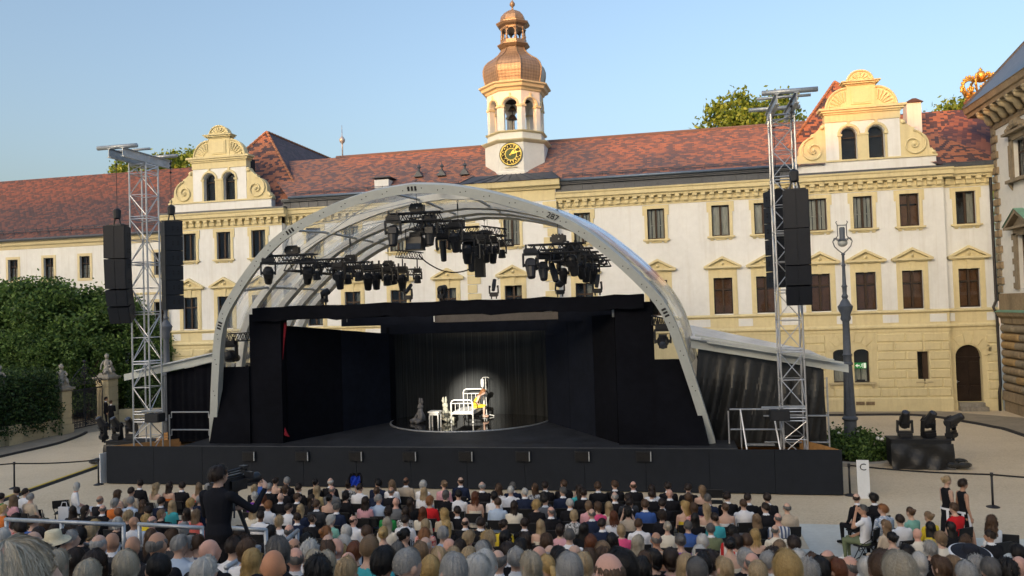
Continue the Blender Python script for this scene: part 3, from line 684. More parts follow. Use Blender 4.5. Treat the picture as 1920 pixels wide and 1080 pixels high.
    mb = MB(); mb.b2(xc-1.7, xc+1.7, Y0+T, Y0+1.6, 14.0, 16.9); mb.build('loft_shade_block', INSHADE, g)  # dark block behind the arches stands for the loft's shade
gable(-29.35); gable(10.45)
# chimneys, vents, finial on the roofs
def chimney(x0, x1, y0, y1, z0, z1, mt, cap, nm='chimney'):
    mb = MB(); mb.cur = 0; mb.b2(x0, x1, y0, y1, z0, z1); mb.cur = 1
    if cap == 'tile': mb.prism([(x0-0.12, y0-0.1, z1), (x1+0.12, y0-0.1, z1), ((x0+x1)/2+0.1, y0-0.1, z1+0.22), ((x0+x1)/2-0.1, y0-0.1, z1+0.22)], (0, y1-y0+0.2, 0)); m2 = TILE2
    else:
        for q in ((x0+.05, y0+.05), (x1-.05, y0+.05), (x0+.05, y1-.05), (x1-.05, y1-.05)): mb.tube((*q, z1), (*q, z1+0.12), 0.025, 5)
        mb.b2(x0-0.15, x1+0.15, y0-0.12, y1+0.12, z1+0.12, z1+0.16); m2 = ZINC
    mb.build(nm, [mt, m2], palace)
chimney(-18.6, -17.65, 47.4, 48.4, 13.8, 14.75, WHITE, 'plate'); chimney(13.7, 14.5, 50.5, 51.3, 15.4, 17.75, WHITE, 'tile')
pp = PPL(573, 335, (-24.9, 47, 13.4), (6, 0, 5.2)); mb = MB(); mb.tube(pp+Vector((0, 0, -0.6)), pp+Vector((0, 0, 0.95)), 0.14, 8); mb.b2(pp.x-0.55, pp.x+0.35, pp.y-0.35, pp.y+0.35, pp.z+0.95, pp.z+1.02); mb.build('flue_pipe', ZINC, palace)
mb = MB(); mb.lathe([(0.05, 17.2), (0.05, 18.2), (0.06, 18.3), (0.2, 18.45), (0.22, 18.6), (0.12, 18.75), (0.03, 18.85), (0.015, 19.6)], (-22.73, 52, 0), 8); mb.build('roof_finial', GALV, palace, smooth=True)
for (a, b) in ((786, 332), (829, 330), (872, 328)):
    p = PPL(a, b, (0, 46.95, EZ), (0, -3.49, 5.05)); mb = MB()
    mb.prism([(p.x-0.3, p.y-0.25, p.z), (p.x+0.3, p.y-0.25, p.z), (p.x, p.y-0.25, p.z+0.42)], (0, 0.7, 0)); mb.lathe([(0.07, 0.38), (0.06, 0.55), (0.13, 0.6), (0.11, 0.7), (0.03, 0.78), (0.02, 0.95)], (p.x, p.y, p.z), 8); mb.build('roof_vent', ZINC, palace)
# snow guards
mb = MB()
for x0, x1 in ((-24, -13), (-6.5, 6.6)):
    mb.tube((x0, 47.25, 14.2), (x1, 47.25, 14.2), 0.02, 5); mb.tube((x0, 47.22, 14.28), (x1, 47.22, 14.28), 0.02, 5)
    for i in range(12): xx = x0+(x1-x0)*i/11; mb.tube((xx, 47.3, 14.05), (xx, 47.2, 14.32), 0.015, 4)
mb.build('snow_guard', ZINC, palace)
# ================================================================== clock tower
TX, TY = -9.83, 50.1
tower = thing('clock_tower', 'white octagonal clock tower with bronze onion dome above the palace roof', 'clock tower', (TX, TY, 13.9))
K8 = 1/cos(pi/8)
def octo(mb, prof, rot=pi/8): mb.lathe([(a*K8, z) for a, z in prof], (TX, TY, 0), 8, rot)
TWALL = mat('tower_plaster', (0.74, 0.74, 0.71), 0.9, var=0.05, scale=0.8)
mb = MB(); octo(mb, [(1.98, 13.6), (1.98, 14.8), (1.92, 14.9), (1.92, 16.68)]); octo(mb, [(1.75, 16.9), (1.75, 17.36)]); mb.build('tower_base', TWALL, tower)
mb = MB(); octo(mb, [(1.92, 16.66), (2.0, 16.7), (2.12, 16.8), (2.14, 16.86), (1.75, 16.95)]); octo(mb, [(1.75, 17.34), (1.88, 17.4), (1.9, 17.46), (1.6, 17.5)]); mb.build('tower_ledge', CREAM, tower)
mb = MB()
ex = [(-13.3, -6.35)]
A = [(-12.9, 46.55, 13.98), (-6.6, 46.55, 13.98), (-6.6, 52.5, 14.2), (-12.9, 52.5, 14.2)]
T8 = [Vector((TX+2.0*K8*cos(pi/8+k*pi/4), TY+2.0*K8*sin(pi/8+k*pi/4), 14.66)) for k in range(8)]
front = [T8[5], T8[6]]; mb.poly([A[0], A[1], T8[6], T8[5]])
mb.poly([A[1], A[2], T8[7]+Vector((0, 0, 0.5))]); mb.poly([A[1], T8[7]+Vector((0, 0, 0.5)), T8[6]]); mb.poly([A[0], T8[5], T8[4]+Vector((0, 0, 0.5))]); mb.poly([A[0], T8[4]+Vector((0, 0, 0.5)), A[3]])
for k in range(7):
    t = k/6; mb.tube(Vector(A[0]).lerp(Vector(A[1]), 0.12+0.76*t)+Vector((0, 0, 0.02)), T8[5].lerp(T8[6], t)+Vector((0, 0, 0.02)), 0.022, 4)
for s, q in ((1, A[0]), (1, A[1])): mb.tube(Vector(q)+Vector((0, 0, .02)), (T8[4] if q is A[0] else T8[7])+Vector((0, 0, 0.52)), 0.03, 4)
mb.build('skirt_roof', ZINC, tower)
# belfry: eight arched faces
for k in range(8):
    ang = -pi/2+k*pi/4; ap = 1.72; Mx = Matrix.Rotation(ang+pi/2, 3, 'Z'); fw = ap*2*math.tan(pi/8)
    def L(x, d, z): v = Mx @ Vector((x, -ap+d, 0)); return (TX+v.x, TY+v.y, z)
    mb = MB(); ow = 0.42; zs = 19.1; th = 0.36
    for s in (-1, 1): mb.prism([L(s*ow, 0, 17.48), L(s*fw/2, 0, 17.48), L(s*fw/2, 0, 20.05), L(s*ow, 0, 20.05)], Mx @ Vector((0, th, 0)))
    n = 12
    for i in range(n):
        a0, a1 = pi-pi*i/n, pi-pi*(i+1)/n
        mb.prism([L(ow*cos(a0), 0, zs+ow*sin(a0)), L(ow*cos(a1), 0, zs+ow*sin(a1)), L(ow*cos(a1), 0, 20.05), L(ow*cos(a0), 0, 20.05)], Mx @ Vector((0, th, 0)))
    bw = mb.build('belfry_arch', TWALL, tower)
    mb = MB()
    mb.path([L(0.5*cos(t), -0.02, zs+0.5*sin(t)) for t in [pi*i/12 for i in range(13)]], 0.06, 6)
    for s in (-1, 1): mb.prism([L(s*(ow-0.05), -0.06, zs-0.13), L(s*(fw/2+0.03), -0.06, zs-0.13), L(s*(fw/2+0.03), -0.06, zs), L(s*(ow-0.05), -0.06, zs)], Mx @ Vector((0, th+0.1, 0)))
    mb.prism([L(-0.05, -0.07, 19.55), L(0.05, -0.07, 19.55), L(0.07, -0.07, 19.85), L(-0.07, -0.07, 19.85)], Mx @ Vector((0, 0.07, 0)))
    mb.build('arch_moulding', CREAM, bw)
mb = MB(); octo(mb, [(1.72, 19.98), (1.8, 20.02), (1.85, 20.15), (2.02, 20.2), (2.08, 20.36), (2.2, 20.42), (2.22, 20.5), (1.7, 20.56)]); mb.build('belfry_cornice', CREAM, tower)
mb = MB(); octo(mb, [(1.4, 19.9), (1.5, 20.3)]); mb.build('belfry_ceiling', INSHADE, tower)
mb = MB(); mb.tube((TX-0.1, TY-0.6, 17.5), (TX-0.1, TY-0.6, 19.9), 0.035, 6); mb.build('bell_post', IRON, tower)
for zz, rr in ((18.42, 0.34), (18.98, 0.30)):
    mb = MB(); mb.lathe([(0.04, 0.3), (rr*0.4, 0.28), (rr*0.6, 0.18), (rr*0.75, 0.06), (rr, 0.0), (rr*0.9, -0.02)], (TX-0.1, TY-0.6, zz), 14); mb.build('bell', mat('dark_bell_bronze', (0.05, 0.04, 0.032), 0.5, 0.5), tower, smooth=True)
def scale_mat():
    b = NB('scaled_bronze_cladding'); sp = b.n('ShaderNodeSeparateXYZ'); b.l(b.obj(), sp.inputs[0])
    at = b.math('ARCTAN2', sp.outputs[1], sp.outputs[0]); a = b.math('MULTIPLY', at, 28.0); z = b.math('MULTIPLY', sp.outputs[2], 17.0)
    h = b.math('MULTIPLY', b.math('SINE', b.math('ADD', a, z)), b.math('SINE', b.math('SUBTRACT', a, z)))
    c = b.ramp(b.math('ADD', b.math('MULTIPLY', h, 0.25), b.noise(b.geo(), 2.5, 3)), [(0.25, (0.21, 0.16, 0.115)), (0.8, (0.34, 0.26, 0.185))])
    return b.bsdf(c, 0.45, 0.35, 0.5, b.bump(h, 0.14, 0.03))
SCALE = scale_mat()
dome_p = [(1.78, 20.55), (1.78, 20.7), (1.84, 21.0), (1.90, 21.35), (1.90, 21.65), (1.80, 21.95), (1.58, 22.2), (1.22, 22.45), (0.95, 22.7), (0.78, 22.95), (0.72, 23.15)]
mb = MB(); octo(mb, dome_p); dome = mb.build('onion_dome', SCALE, tower)
mb = MB()
for k in range(8):
    a = pi/8+k*pi/4; mb.path([(TX+p*K8*cos(a), TY+p*K8*sin(a), z) for p, z in dome_p], 0.045, 6)
mb.build('dome_rib', BRONZE, dome, smooth=True)
mb = MB(); octo(mb, [(0.72, 23.1), (0.82, 23.15), (1.0, 23.3), (1.0, 23.36), (0.8, 23.44), (0.8, 23.62)]); octo(mb, [(0.74, 24.38), (0.76, 24.5), (0.95, 24.6), (1.04, 24.72), (1.04, 24.78), (0.74, 24.84)])
octo(mb, [(0.74, 24.8), (0.78, 25.0), (0.72, 25.25), (0.52, 25.5), (0.25, 25.66), (0.07, 25.74), (0.06, 25.85)]); lan = mb.build('lantern', BRONZE, tower)
for k in range(8):
    a = pi/8+k*pi/4; mb = MB(); mb.lathe([(0.10, 23.6), (0.11, 23.75), (0.06, 23.82), (0.10, 23.95), (0.06, 24.05), (0.055, 24.3), (0.1, 24.38), (0.12, 24.42)], (TX+0.76*cos(a), TY+0.76*sin(a), 0), 8); mb.build('baluster', BRONZE, lan, smooth=True)
mb = MB()
for k in range(8):
    ang = -pi/2+k*pi/4
    for s in (-1, 1):
        for i in range(4):
            t0, t1 = pi/2*i/4, pi/2*(i+1)/4; ap = 0.74
            P3 = lambda x, z: (TX+cos(ang)*ap-sin(ang)*x, TY+sin(ang)*ap+cos(ang)*x, z)
            mb.quad(P3(s*0.22*cos(t0), 24.2+0.18*sin(t0)), P3(s*0.22*cos(t1), 24.2+0.18*sin(t1)), P3(s*0.3, 24.45), P3(s*0.3, 24.3))
mb.build('lantern_arch', BRONZE, lan)
mb = MB(); mb.lathe([(0.05, 25.8), (0.06, 25.92), (0.17, 26.02), (0.18, 26.14), (0.1, 26.26), (0.03, 26.34), (0.02, 26.5)], (TX, TY, 0), 10); mb.build('finial', BRONZE, tower, smooth=True)
# clock face on the front
CZ, CY0 = 15.92, TY-1.92; MX = Matrix.Rotation(pi/2, 3, 'X')
mb = MB(); mb.lathe([(0.70, 0.0), (0.70, 0.07), (0.63, 0.075), (0.62, 0.05), (0.0, 0.05)], (TX, CY0, CZ), 40, M=MX); face = mb.build('clock_face', mat('gilded_clock_ring', (0.60, 0.47, 0.12), 0.4, 0.25), tower)
mb = MB(); mb.lathe([(0.0, 0.056), (0.34, 0.056), (0.34, 0.05)], (TX, CY0, CZ), 32, M=MX); mb.build('clock_centre', mat('dull_green_clock_centre', (0.10, 0.125, 0.055), 0.7), face)
mb = MB(); mb.lathe([(0.70, 0.0), (0.74, 0.02), (0.74, 0.07), (0.69, 0.08)], (TX, CY0, CZ), 40, M=MX, cap=False); mb.build('clock_rim', mat('dark_green_rim', (0.07, 0.075, 0.05), 0.6), face)
NUM = ['XII', 'I', 'II', 'III', 'IV', 'V', 'VI', 'VII', 'VIII', 'IX', 'X', 'XI']; NK = mat('black_clock_numeral', (0.02, 0.018, 0.012), 0.6)
for k, tx in enumerate(NUM):
    me = text_mesh(tx, 0.30, 0.006, 0.016); me.materials.clear(); me.materials.append(NK); me.name = 'numeral'
    a = pi/2-k*pi/6; o = bpy.data.objects.new('numeral', me); COL.objects.link(o); o.parent = face
    o.matrix_local = Matrix.Translation(Vector((TX+0.49*cos(a), CY0-0.06, CZ+0.49*sin(a)))-Vector(OFF[tower])) @ Matrix.Rotation(pi/2, 4, 'X') @ Matrix.Rotation(a-pi/2, 4, 'Z') @ Matrix.Diagonal((0.95 if len(tx) > 2 else 1.25, 1.0, 1, 1))
GH = mat('gilded_clock_hand', (0.85, 0.62, 0.12), 0.35, 0.3)
for nm, a, ln, wd in (('hour_hand', radians(48), 0.34, 0.05), ('minute_hand', radians(18), 0.52, 0.04)):
    mb = MB(); d = Vector((cos(a), 0, sin(a))); p = Vector((-sin(a), 0, cos(a))); o = Vector((TX, CY0-0.075, CZ))
    mb.prism([o-d*0.1-p*wd*0.5, o-d*0.1+p*wd*0.5, o+d*ln*0.7+p*wd*1.4, o+d*ln, o+d*ln*0.7-p*wd*1.4], (0, -0.012, 0)); mb.build(nm, GH, face)
mb = MB(); mb.b2(TX-0.4, TX+0.4, CY0-0.08, CY0, 15.08, 15.13); mb.build('clock_ledge', CREAM, tower)
# ================================================================== left wing
wing = thing('palace_wing', 'long plain white wing with a dark red tiled roof behind the trees', 'building', (-42, 51, 0))
FW = Fac(lambda u, d, z: (u, 51+d, z)); WO = Vector(OFF[wing]); wcs = [-61.4, -58.3, -55.3, -52.3, -49.2, -46.05, -42.93, -39.8, -36.7]
mb = MB(); FW.wall(mb, -75, -33.0, 0, 12.3, [(c-0.43, c+0.43, 9.57, 11.2) for c in wcs]+[(c-0.5, c+0.5, 5.4, 7.6) for c in wcs], 0.3); mb.quad((-75, 51, 0), (-75, 61, 0), (-75, 61, 12.5), (-75, 51, 12.5)); mb.quad((-33, 61, 0), (-75, 61, 0), (-75, 61, 12.5), (-33, 61, 12.5)); mb.build('wall', WHITE, wing)
mb = MB(); mb.quad((-75, 51.7, 0), (-33, 51.7, 0), (-33, 51.7, 12.3), (-75, 51.7, 12.3)); mb.build('room_shade_sheet', INSHADE, wing)
mb = MB(); FW.prof(mb, -75, -33.0, [(0, 11.95), (-0.05, 11.97), (-0.1, 12.15), (-0.25, 12.25), (-0.3, 12.45), (-0.42, 12.55), (0, 12.6)]); FW.prof(mb, -75, -33, [(0, 8.15), (-0.06, 8.18), (-0.06, 8.3), (0, 8.32)]); mb.build('cornice', CREAM, wing)
def wing_win(c, z, wd, h):
    loc = Vector((c, 51, z))-WO; k = ('w', wd, h)
    if k not in BLK:
        mb = MB()
        for s in (-1, 1): mb.b2(s*wd/2, s*(wd/2+0.2), -0.03, 0.0, -0.2, h+0.2)
        mb.b2(-wd/2, wd/2, -0.03, 0.0, h, h+0.2); mb.b2(-wd/2-0.02, wd/2+0.02, -0.05, 0.0, -0.2, 0.0)
        mf = MB(); t = 0.06; mf.b2(-wd/2, -wd/2+t, 0.18, 0.25, 0, h); mf.b2(wd/2-t, wd/2, 0.18, 0.25, 0, h); mf.b2(-0.03, 0.03, 0.18, 0.25, 0, h); mf.b2(-wd/2, wd/2, 0.17, 0.25, h*0.66, h*0.66+0.06); mf.b2(-wd/2, wd/2, 0.18, 0.25, 0, t); mf.b2(-wd/2, wd/2, 0.18, 0.25, h-t, h)
        for zz in (0.22, 0.44): mf.b2(-wd/2, wd/2, 0.19, 0.22, h*zz-0.01, h*zz+0.01)
        BLK[k] = (mb.mesh('window_surround', CREAM), mf.mesh('window', DWOOD), quadmesh(wd, h, 0.215, GLASS, 'pane'), quadmesh(wd, h*0.6, 0.4, CURT, 'curtain', 0.03))
    a, b, c_, d = BLK[k]; share('window_surround', a, wing, loc); wn = share('window', b, wing, loc); share('pane', c_, wn); share('curtain', d, wn)
for c in wcs: wing_win(c, 9.57, 0.86, 1.63); wing_win(c, 5.4, 1.0, 2.2)
mb = MB(); uvq(mb, [(-75, 50.55, 12.62), (-30, 50.55, 12.62), (-30, 56, 18.3), (-75, 56, 18.3)]); uvq(mb, [(-30, 61.5, 12.62), (-75, 61.5, 12.62), (-75, 56, 18.3), (-30, 56, 18.3)]); mb.build('roof', TILEW, wing)
mb = MB(); mb.path([(-75, 50.5, 12.62), (-33.2, 50.5, 12.62)], 0.11, 8); mb.b2(-75, -33.1, 50.5, 51.0, 12.55, 12.62); mb.build('gutter', ZINC, wing)
mb = MB()
for zz in (0.0, 0.14): mb.tube((-75, 50.95-zz*0.3, 13.25+zz), (-33.5, 50.95-zz*0.3, 13.25+zz), 0.025, 5)
for i in range(42): mb.tube((-75+i, 51.0, 13.1), (-75+i, 50.85, 13.5), 0.02, 4)
mb.build('snow_guard', ZINC, wing)
# ================================================================== right stone palace
XR = 16.95
rp = thing('stone_palace', 'white palace wall with brown sandstone quoins and carved cornice at the right edge', 'building', (XR+4, 36, 0))
FS = Fac(lambda u, d, z: (XR+d, u, z)); RO = Vector(OFF[rp]); YC = 47.0
rw = [43.6, 39.0, 34.4]
mb = MB(); ops = [(c-0.75, c+0.75, 9.4+2.7, 14.0) for c in rw]+[(c-0.75, c+0.75, 6.5, 9.2) for c in rw]
FS.wall(mb, 20, YC, 5.6, 15.2, ops, 0.35); mb.quad((XR, YC, 0), (32, YC, 0), (32, YC, 16), (XR, YC, 16)); mb.quad((XR, 20, 0), (32, 20, 0), (32, 20, 16), (XR, 20, 16)); mb.build('wall', mat('cool_white_plaster', (0.66, 0.665, 0.655), 0.9, var=0.05), rp)
mb = MB(); mb.b2(XR+0.12, XR+0.4, 20, YC, 0, 5.6); mb.build('basement_wall', STONE, rp)
mb = MB(); mb.quad((XR+0.8, 20, 5), (XR+0.8, YC, 5), (XR+0.8, YC, 15), (XR+0.8, 20, 15)); mb.build('room_shade_sheet', INSHADE, rp)
# rounded basement courses (each block a part)
def pillow(l, h, mt):
    mb = MB(); R = []
    for u, f in ((0.0, 0.0), (0.05, 0.75), (0.14, 1.0), (l-0.14, 1.0), (l-0.05, 0.75), (l, 0.0)):
        R.append([(0.10, u, 0.02)]+[(-0.16*f*sin(pi*i/6)+0.0, u, h/2-(h/2-0.02)*cos(pi*i/6)) for i in range(1, 6)]+[(0.10, u, h-0.02)])
    mb.rings(R); return mb.mesh('stone_block', mt, smooth=False)
SB = {}
STONES = [STONE, mat('warm_sandstone', (0.34, 0.23, 0.11), 0.9, var=0.2, bump=0.5, bscale=18), mat('grey_sandstone', (0.24, 0.20, 0.145), 0.92, var=0.2, bump=0.5, bscale=18)]
rng = random.Random(3)
for r in range(8):
    u = YC-0.02; k = r
    while u > 26:
        l = (2.3, 1.7)[k % 2]; k += 1; l = min(l, u-25.9); kk = (round(l, 2), rng.choice((0, 0, 1, 2, 2)))
        if kk not in SB: SB[kk] = pillow(l-0.03, 0.435, STONES[kk[1]])
        u -= l; share('stone_block', SB[kk], rp, Vector((XR+0.02, u, 1.12+r*0.44))-RO)
mb = MB(); mb.prism([(XR-0.02, 20, 0), (XR-0.02, 20, 0.55), (XR-0.12, 20, 0.62), (XR-0.08, 20, 1.1), (XR+0.2, 20, 1.1), (XR+0.2, 20, 0)], (0, YC-20, 0)); mb.build('plinth', STONE, rp)
mb = MB(); mb.prism([(XR+0.1, 20, 4.65), (XR+0.0, 20, 4.7), (XR-0.02, 20, 4.95), (XR-0.22, 20, 5.1), (XR-0.28, 20, 5.28), (XR+0.1, 20, 5.3)], (0, YC+0.05-20, 0)); mb.prism([(XR+0.1, 20, 5.4), (XR-0.06, 20, 5.4), (XR-0.06, 20, 6.25), (XR+0.1, 20, 6.3)], (0, YC-20, 0)); mb.build('belt_course', STONE, rp)
mb = MB(); mb.prism([(XR+0.1, 20, 5.3), (XR-0.31, 20, 5.285), (XR-0.31, 20, 5.33), (XR+0.1, 20, 5.45)], (0, YC+0.1-20, 0)); mb.build('belt_flashing', COPPER, rp)
q1 = MB(); q1.box((-0.02, -0.36, 0.2), (0.16, 0.72, 0.36)); q1.box((-0.1, -0.36, 0.2), (0.05, 0.62, 0.27)); q1 = q1.mesh('quoin', STONES[0]); q2 = MB(); q2.box((0.0, -0.24, 0.2), (0.14, 0.48, 0.36)); q2.box((-0.07, -0.24, 0.2), (0.05, 0.38, 0.27)); q2 = q2.mesh('quoin', STONES[2])
for i in range(21): share('quoin', q1 if i % 2 else q2, rp, Vector((XR, YC, 6.32+i*0.42))-RO)
mb = MB(); mb.prism([(XR+0.1, 20, 15.0), (XR-0.06, 20, 15.02), (XR-0.1, 20, 15.25), (XR-0.02, 20, 15.3), (XR-0.02, 20, 16.0), (XR+0.1, 20, 16)], (0, YC+0.05-20, 0))
mb.prism([(XR+0.1, 20, 16.0), (XR-0.85, 20, 16.02), (XR-0.88, 20, 16.2), (XR-0.98, 20, 16.25), (XR-1.05, 20, 16.5), (XR-1.1, 20, 16.55), (XR+0.1, 20, 16.6)], (0, YC+1.0-20, 0)); mb.build('cornice', STONE, rp)
br = MB(); br.path([(-0.08, 0, 0.0), (-0.22, 0, 0.08), (-0.34, 0, 0.3), (-0.45, 0, 0.42), (-0.72, 0, 0.5), (-0.8, 0, 0.6)], [0.12, 0.2, 0.2, 0.16, 0.14, 0.1], 8); br.b2(-0.85, 0.0, -0.17, 0.17, 0.58, 0.7); brm = br.mesh('bracket', GATEST, smooth=True)
brm.materials.clear(); brm.materials.append(mat('pale_carved_stone', (0.36, 0.30, 0.20), 0.9, var=0.2, bump=0.4, bscale=20))
for i in range(24): share('bracket', brm, rp, Vector((XR, 46.6-i*0.95, 15.32))-RO)
mb = MB(); uvq(mb, [(XR-1.05, YC+1.0, 16.58), (XR-1.05, 20, 16.58), (XR+3.2, 22, 21.5), (XR+3.2, 44.5, 21.5)]); uvq(mb, [(32, YC+1, 16.58), (XR-1.05, YC+1, 16.58), (XR+3.2, 44.5, 21.5), (32, 44.5, 21.5)]); mb.poly([(XR-1.05, 20, 16.58), (32, 20, 16.58), (32, 22, 21.5), (XR+3.2, 22, 21.5)]); mb.poly([(XR+3.2, 22, 21.5), (32, 22, 21.5), (32, 44.5, 21.5), (XR+3.2, 44.5, 21.5)]); mb.build('roof', SLATE, rp)
mb = MB(); mb.tube((XR-1.05, YC+1.0, 16.6), (XR+3.2, 44.5, 21.52), 0.08, 6); mb.build('roof_hip', ZINC, rp)
for c in rw:
    for z0, z1, kind in ((12.1, 14.0, 1), (6.5, 9.2, 0)):
        mb = MB()
        for s in (-1, 1): FS.box(mb, c+s*0.75, c+s*1.1, -0.1, 0.0, z0-0.05, z1+0.1); FS.box(mb, c+s*1.02, c+s*1.12, -0.14, 0.0, z0+0.1, z1-0.2) if kind else [FS.box(mb, c+s*1.08, c+s*1.26, -0.12, 0.0, z0+k*0.62, z0+k*0.62+0.3) for k in range(5)]
        FS.box(mb, c-1.1, c+1.1, -0.1, 0.0, z1, z1+0.3)
        if kind:
            FS.box(mb, c-1.35, c+1.35, -0.35, 0.0, z1+0.3, z1+0.42); FS.box(mb, c-1.3, c+1.3, -0.28, 0.0, z0-0.24, z0-0.08)
            for s in (-1, 1): mb.prism([FS.P(c+s*0.95, -0.22, z0-0.24), FS.P(c+s*1.15, -0.22, z0-0.24), FS.P(c+s*1.05, -0.05, z0-0.6)], (0.2, 0, 0))
            for k, (a, b, rr) in enumerate(((-1.0, 0.12, 0.16), (-0.6, 0.2, 0.2), (-0.2, 0.34, 0.24), (0.2, 0.34, 0.24), (0.6, 0.2, 0.2), (1.0, 0.12, 0.16))): mb.sphere(FS.P(c+a, -0.15, z1+0.42+b), rr, 7, 5)
        else:
            FS.box(mb, c-1.5, c+1.5, -0.4, 0.0, z1+0.3, z1+0.42)
            for s in (-1, 1): mb.prism([FS.P(c+s*1.5, -0.4, z1+0.42), FS.P(c+s*1.25, -0.4, z1+0.42), FS.P(c, -0.4, z1+1.05), FS.P(c, -0.4, z1+1.25)], (0.4, 0, 0))
            mb.prism([FS.P(c-1.2, -0.1, z1+0.42), FS.P(c+1.2, -0.1, z1+0.42), FS.P(c, -0.1, z1+1.05)], (0.1, 0, 0))
        mb.build('window_surround', STONES[2], rp)
        if not kind:
            mb = MB()
            for s in (-1, 1): mb.poly([FS.P(c+s*1.55, -0.45, z1+0.45), FS.P(c, -0.45, z1+1.3), FS.P(c, 0, z1+1.3), FS.P(c+s*1.55, 0, z1+0.45)])
            mb.build('copper_hood', COPPER, rp)
        mb = MB(); FS.box(mb, c-0.75, c-0.68, 0.2, 0.27, z0, z1); FS.box(mb, c+0.68, c+0.75, 0.2, 0.27, z0, z1); FS.box(mb, c-0.04, c+0.04, 0.19, 0.27, z0, z1); FS.box(mb, c-0.68, c+0.68, 0.2, 0.27, z1-0.7, z1-0.62); wn = mb.build('window', DWOOD, rp)
        mb = MB(); mb.quad(*[FS.P(u, 0.23, z) for u, z in ((c-0.75, z0), (c+0.75, z0), (c+0.75, z1), (c-0.75, z1))]); mb.build('pane', GLASS, wn)
# ================================================================== crown cupola far right
CXc, CYc = 20.4, 58.0
cr = thing('crown_cupola', 'red stone cupola topped by a large gilded crown behind the corner roof', 'cupola', (CXc, CYc, 16))
mb = MB(); mb.lathe([(1.5, 15), (1.5, 17.2), (1.62, 17.25), (1.62, 17.4), (1.0, 17.5)], (CXc, CYc, 0), 8, pi/8); mb.lathe([(1.05, 18.7), (1.3, 18.78), (1.3, 18.95), (1.55, 19.1), (1.6, 19.3), (1.2, 19.4)], (CXc, CYc, 0), 8, pi/8); mb.build('cupola_base', REDSTONE, cr)
for k in range(8):
    a = pi/8+k*pi/4; mb = MB(); mb.lathe([(0.2, 17.4), (0.2, 17.6), (0.12, 17.7), (0.11, 18.4), (0.2, 18.5), (0.24, 18.75)], (CXc+1.05*cos(a), CYc+1.05*sin(a), 0), 8); mb.build('column', REDSTONE, cr, smooth=True)
    ang = k*pi/4; mb = MB()
    for s in (-1, 1):
        for i in range(4):
            t0, t1 = pi/2*i/4, pi/2*(i+1)/4
            P3 = lambda x, z: (CXc+cos(ang)*1.0-sin(ang)*x, CYc+sin(ang)*1.0+cos(ang)*x, z)
            mb.quad(P3(s*0.3*cos(t0), 18.3+0.3*sin(t0)), P3(s*0.3*cos(t1), 18.3+0.3*sin(t1)), P3(s*0.42, 18.75), P3(s*0.42, 18.5))
    mb.build('arch', REDSTONE, cr)
mb = MB(); mb.lathe([(1.25, 19.35), (1.3, 19.4), (1.36, 19.55), (1.4, 19.62), (1.42, 19.75), (1.35, 19.78), (1.25, 19.7)], (CXc, CYc, 0), 24)
for k in range(8):
    a = k*pi/4+0.2; ca, sa = cos(a), sin(a)
    P = lambda r, z: (CXc+r*ca, CYc+r*sa, z)
    mb.path([P(1.38, 19.7), P(1.6, 20.1), P(1.75, 20.5), P(1.62, 20.95), P(1.15, 21.15), P(0.6, 21.05), P(0.15, 20.85), P(0.0, 20.95)], 0.10, 6)
    for q in ((1.78, 20.35), (1.78, 20.65), (1.66, 21.0), (1.4, 21.2), (1.1, 21.28), (0.8, 21.22)): mb.sphere(P(*q), 0.13, 7, 5)
    b = a+pi/8; P2 = lambda r, z: (CXc+r*cos(b), CYc+r*sin(b), z)
    for t in (-0.16, 0, 0.16):
        P4 = lambda r, z: (CXc+r*cos(b+t), CYc+r*sin(b+t), z)
        mb.tube(P2(1.42, 19.72), P4(1.52, 20.1+0.12*(t == 0)), 0.09, 5, 0.12); mb.sphere(P4(1.53, 20.12+0.12*(t == 0)), 0.14, 6, 5)
    mb.sphere(P(1.43, 19.55), 0.08, 6, 5)
mb.sphere((CXc, CYc, 21.3), 0.46, 12, 8); mb.tube((CXc, CYc, 21.6), (CXc, CYc, 22.0), 0.06, 6); mb.tube((CXc-0.16, CYc, 21.84), (CXc+0.16, CYc, 21.84), 0.06, 6)
mb.build('crown', GOLD, cr, smooth=True)
cr.scale = (0.68, 0.68, 0.8); cr.location.z = 16.65
lv = thing('louvred_vent_tower', 'yellow louvred vent box beside the gilded crown', 'vent tower', (22.0, 57, 16))
mb = MB(); mb.b2(21.15, 21.3, 56.2, 58, 15, 19.6); mb.b2(22.55, 22.7, 56.2, 58, 15, 19.6); mb.b2(21.3, 22.55, 56.2, 58, 15, 17.7); mb.b2(21.1, 22.75, 56.1, 58.1, 19.5, 19.7); mb.build('vent_box', YELLOW, lv)
mb = MB(); mb.b2(21.3, 22.55, 56.5, 57.9, 17.7, 19.5); mb.build('vent_shade_block', INSHADE, lv)  # dark block behind the louvres, its shade put into the colour
for i in range(6):
    mb = MB(); mb.prism([(21.3, 56.2, 17.75+i*0.3), (21.3, 56.2, 17.85+i*0.3), (21.3, 56.45, 18.0+i*0.3), (21.3, 56.45, 17.92+i*0.3)], (1.25, 0, 0)); mb.build('louvre', YELLOW, lv)
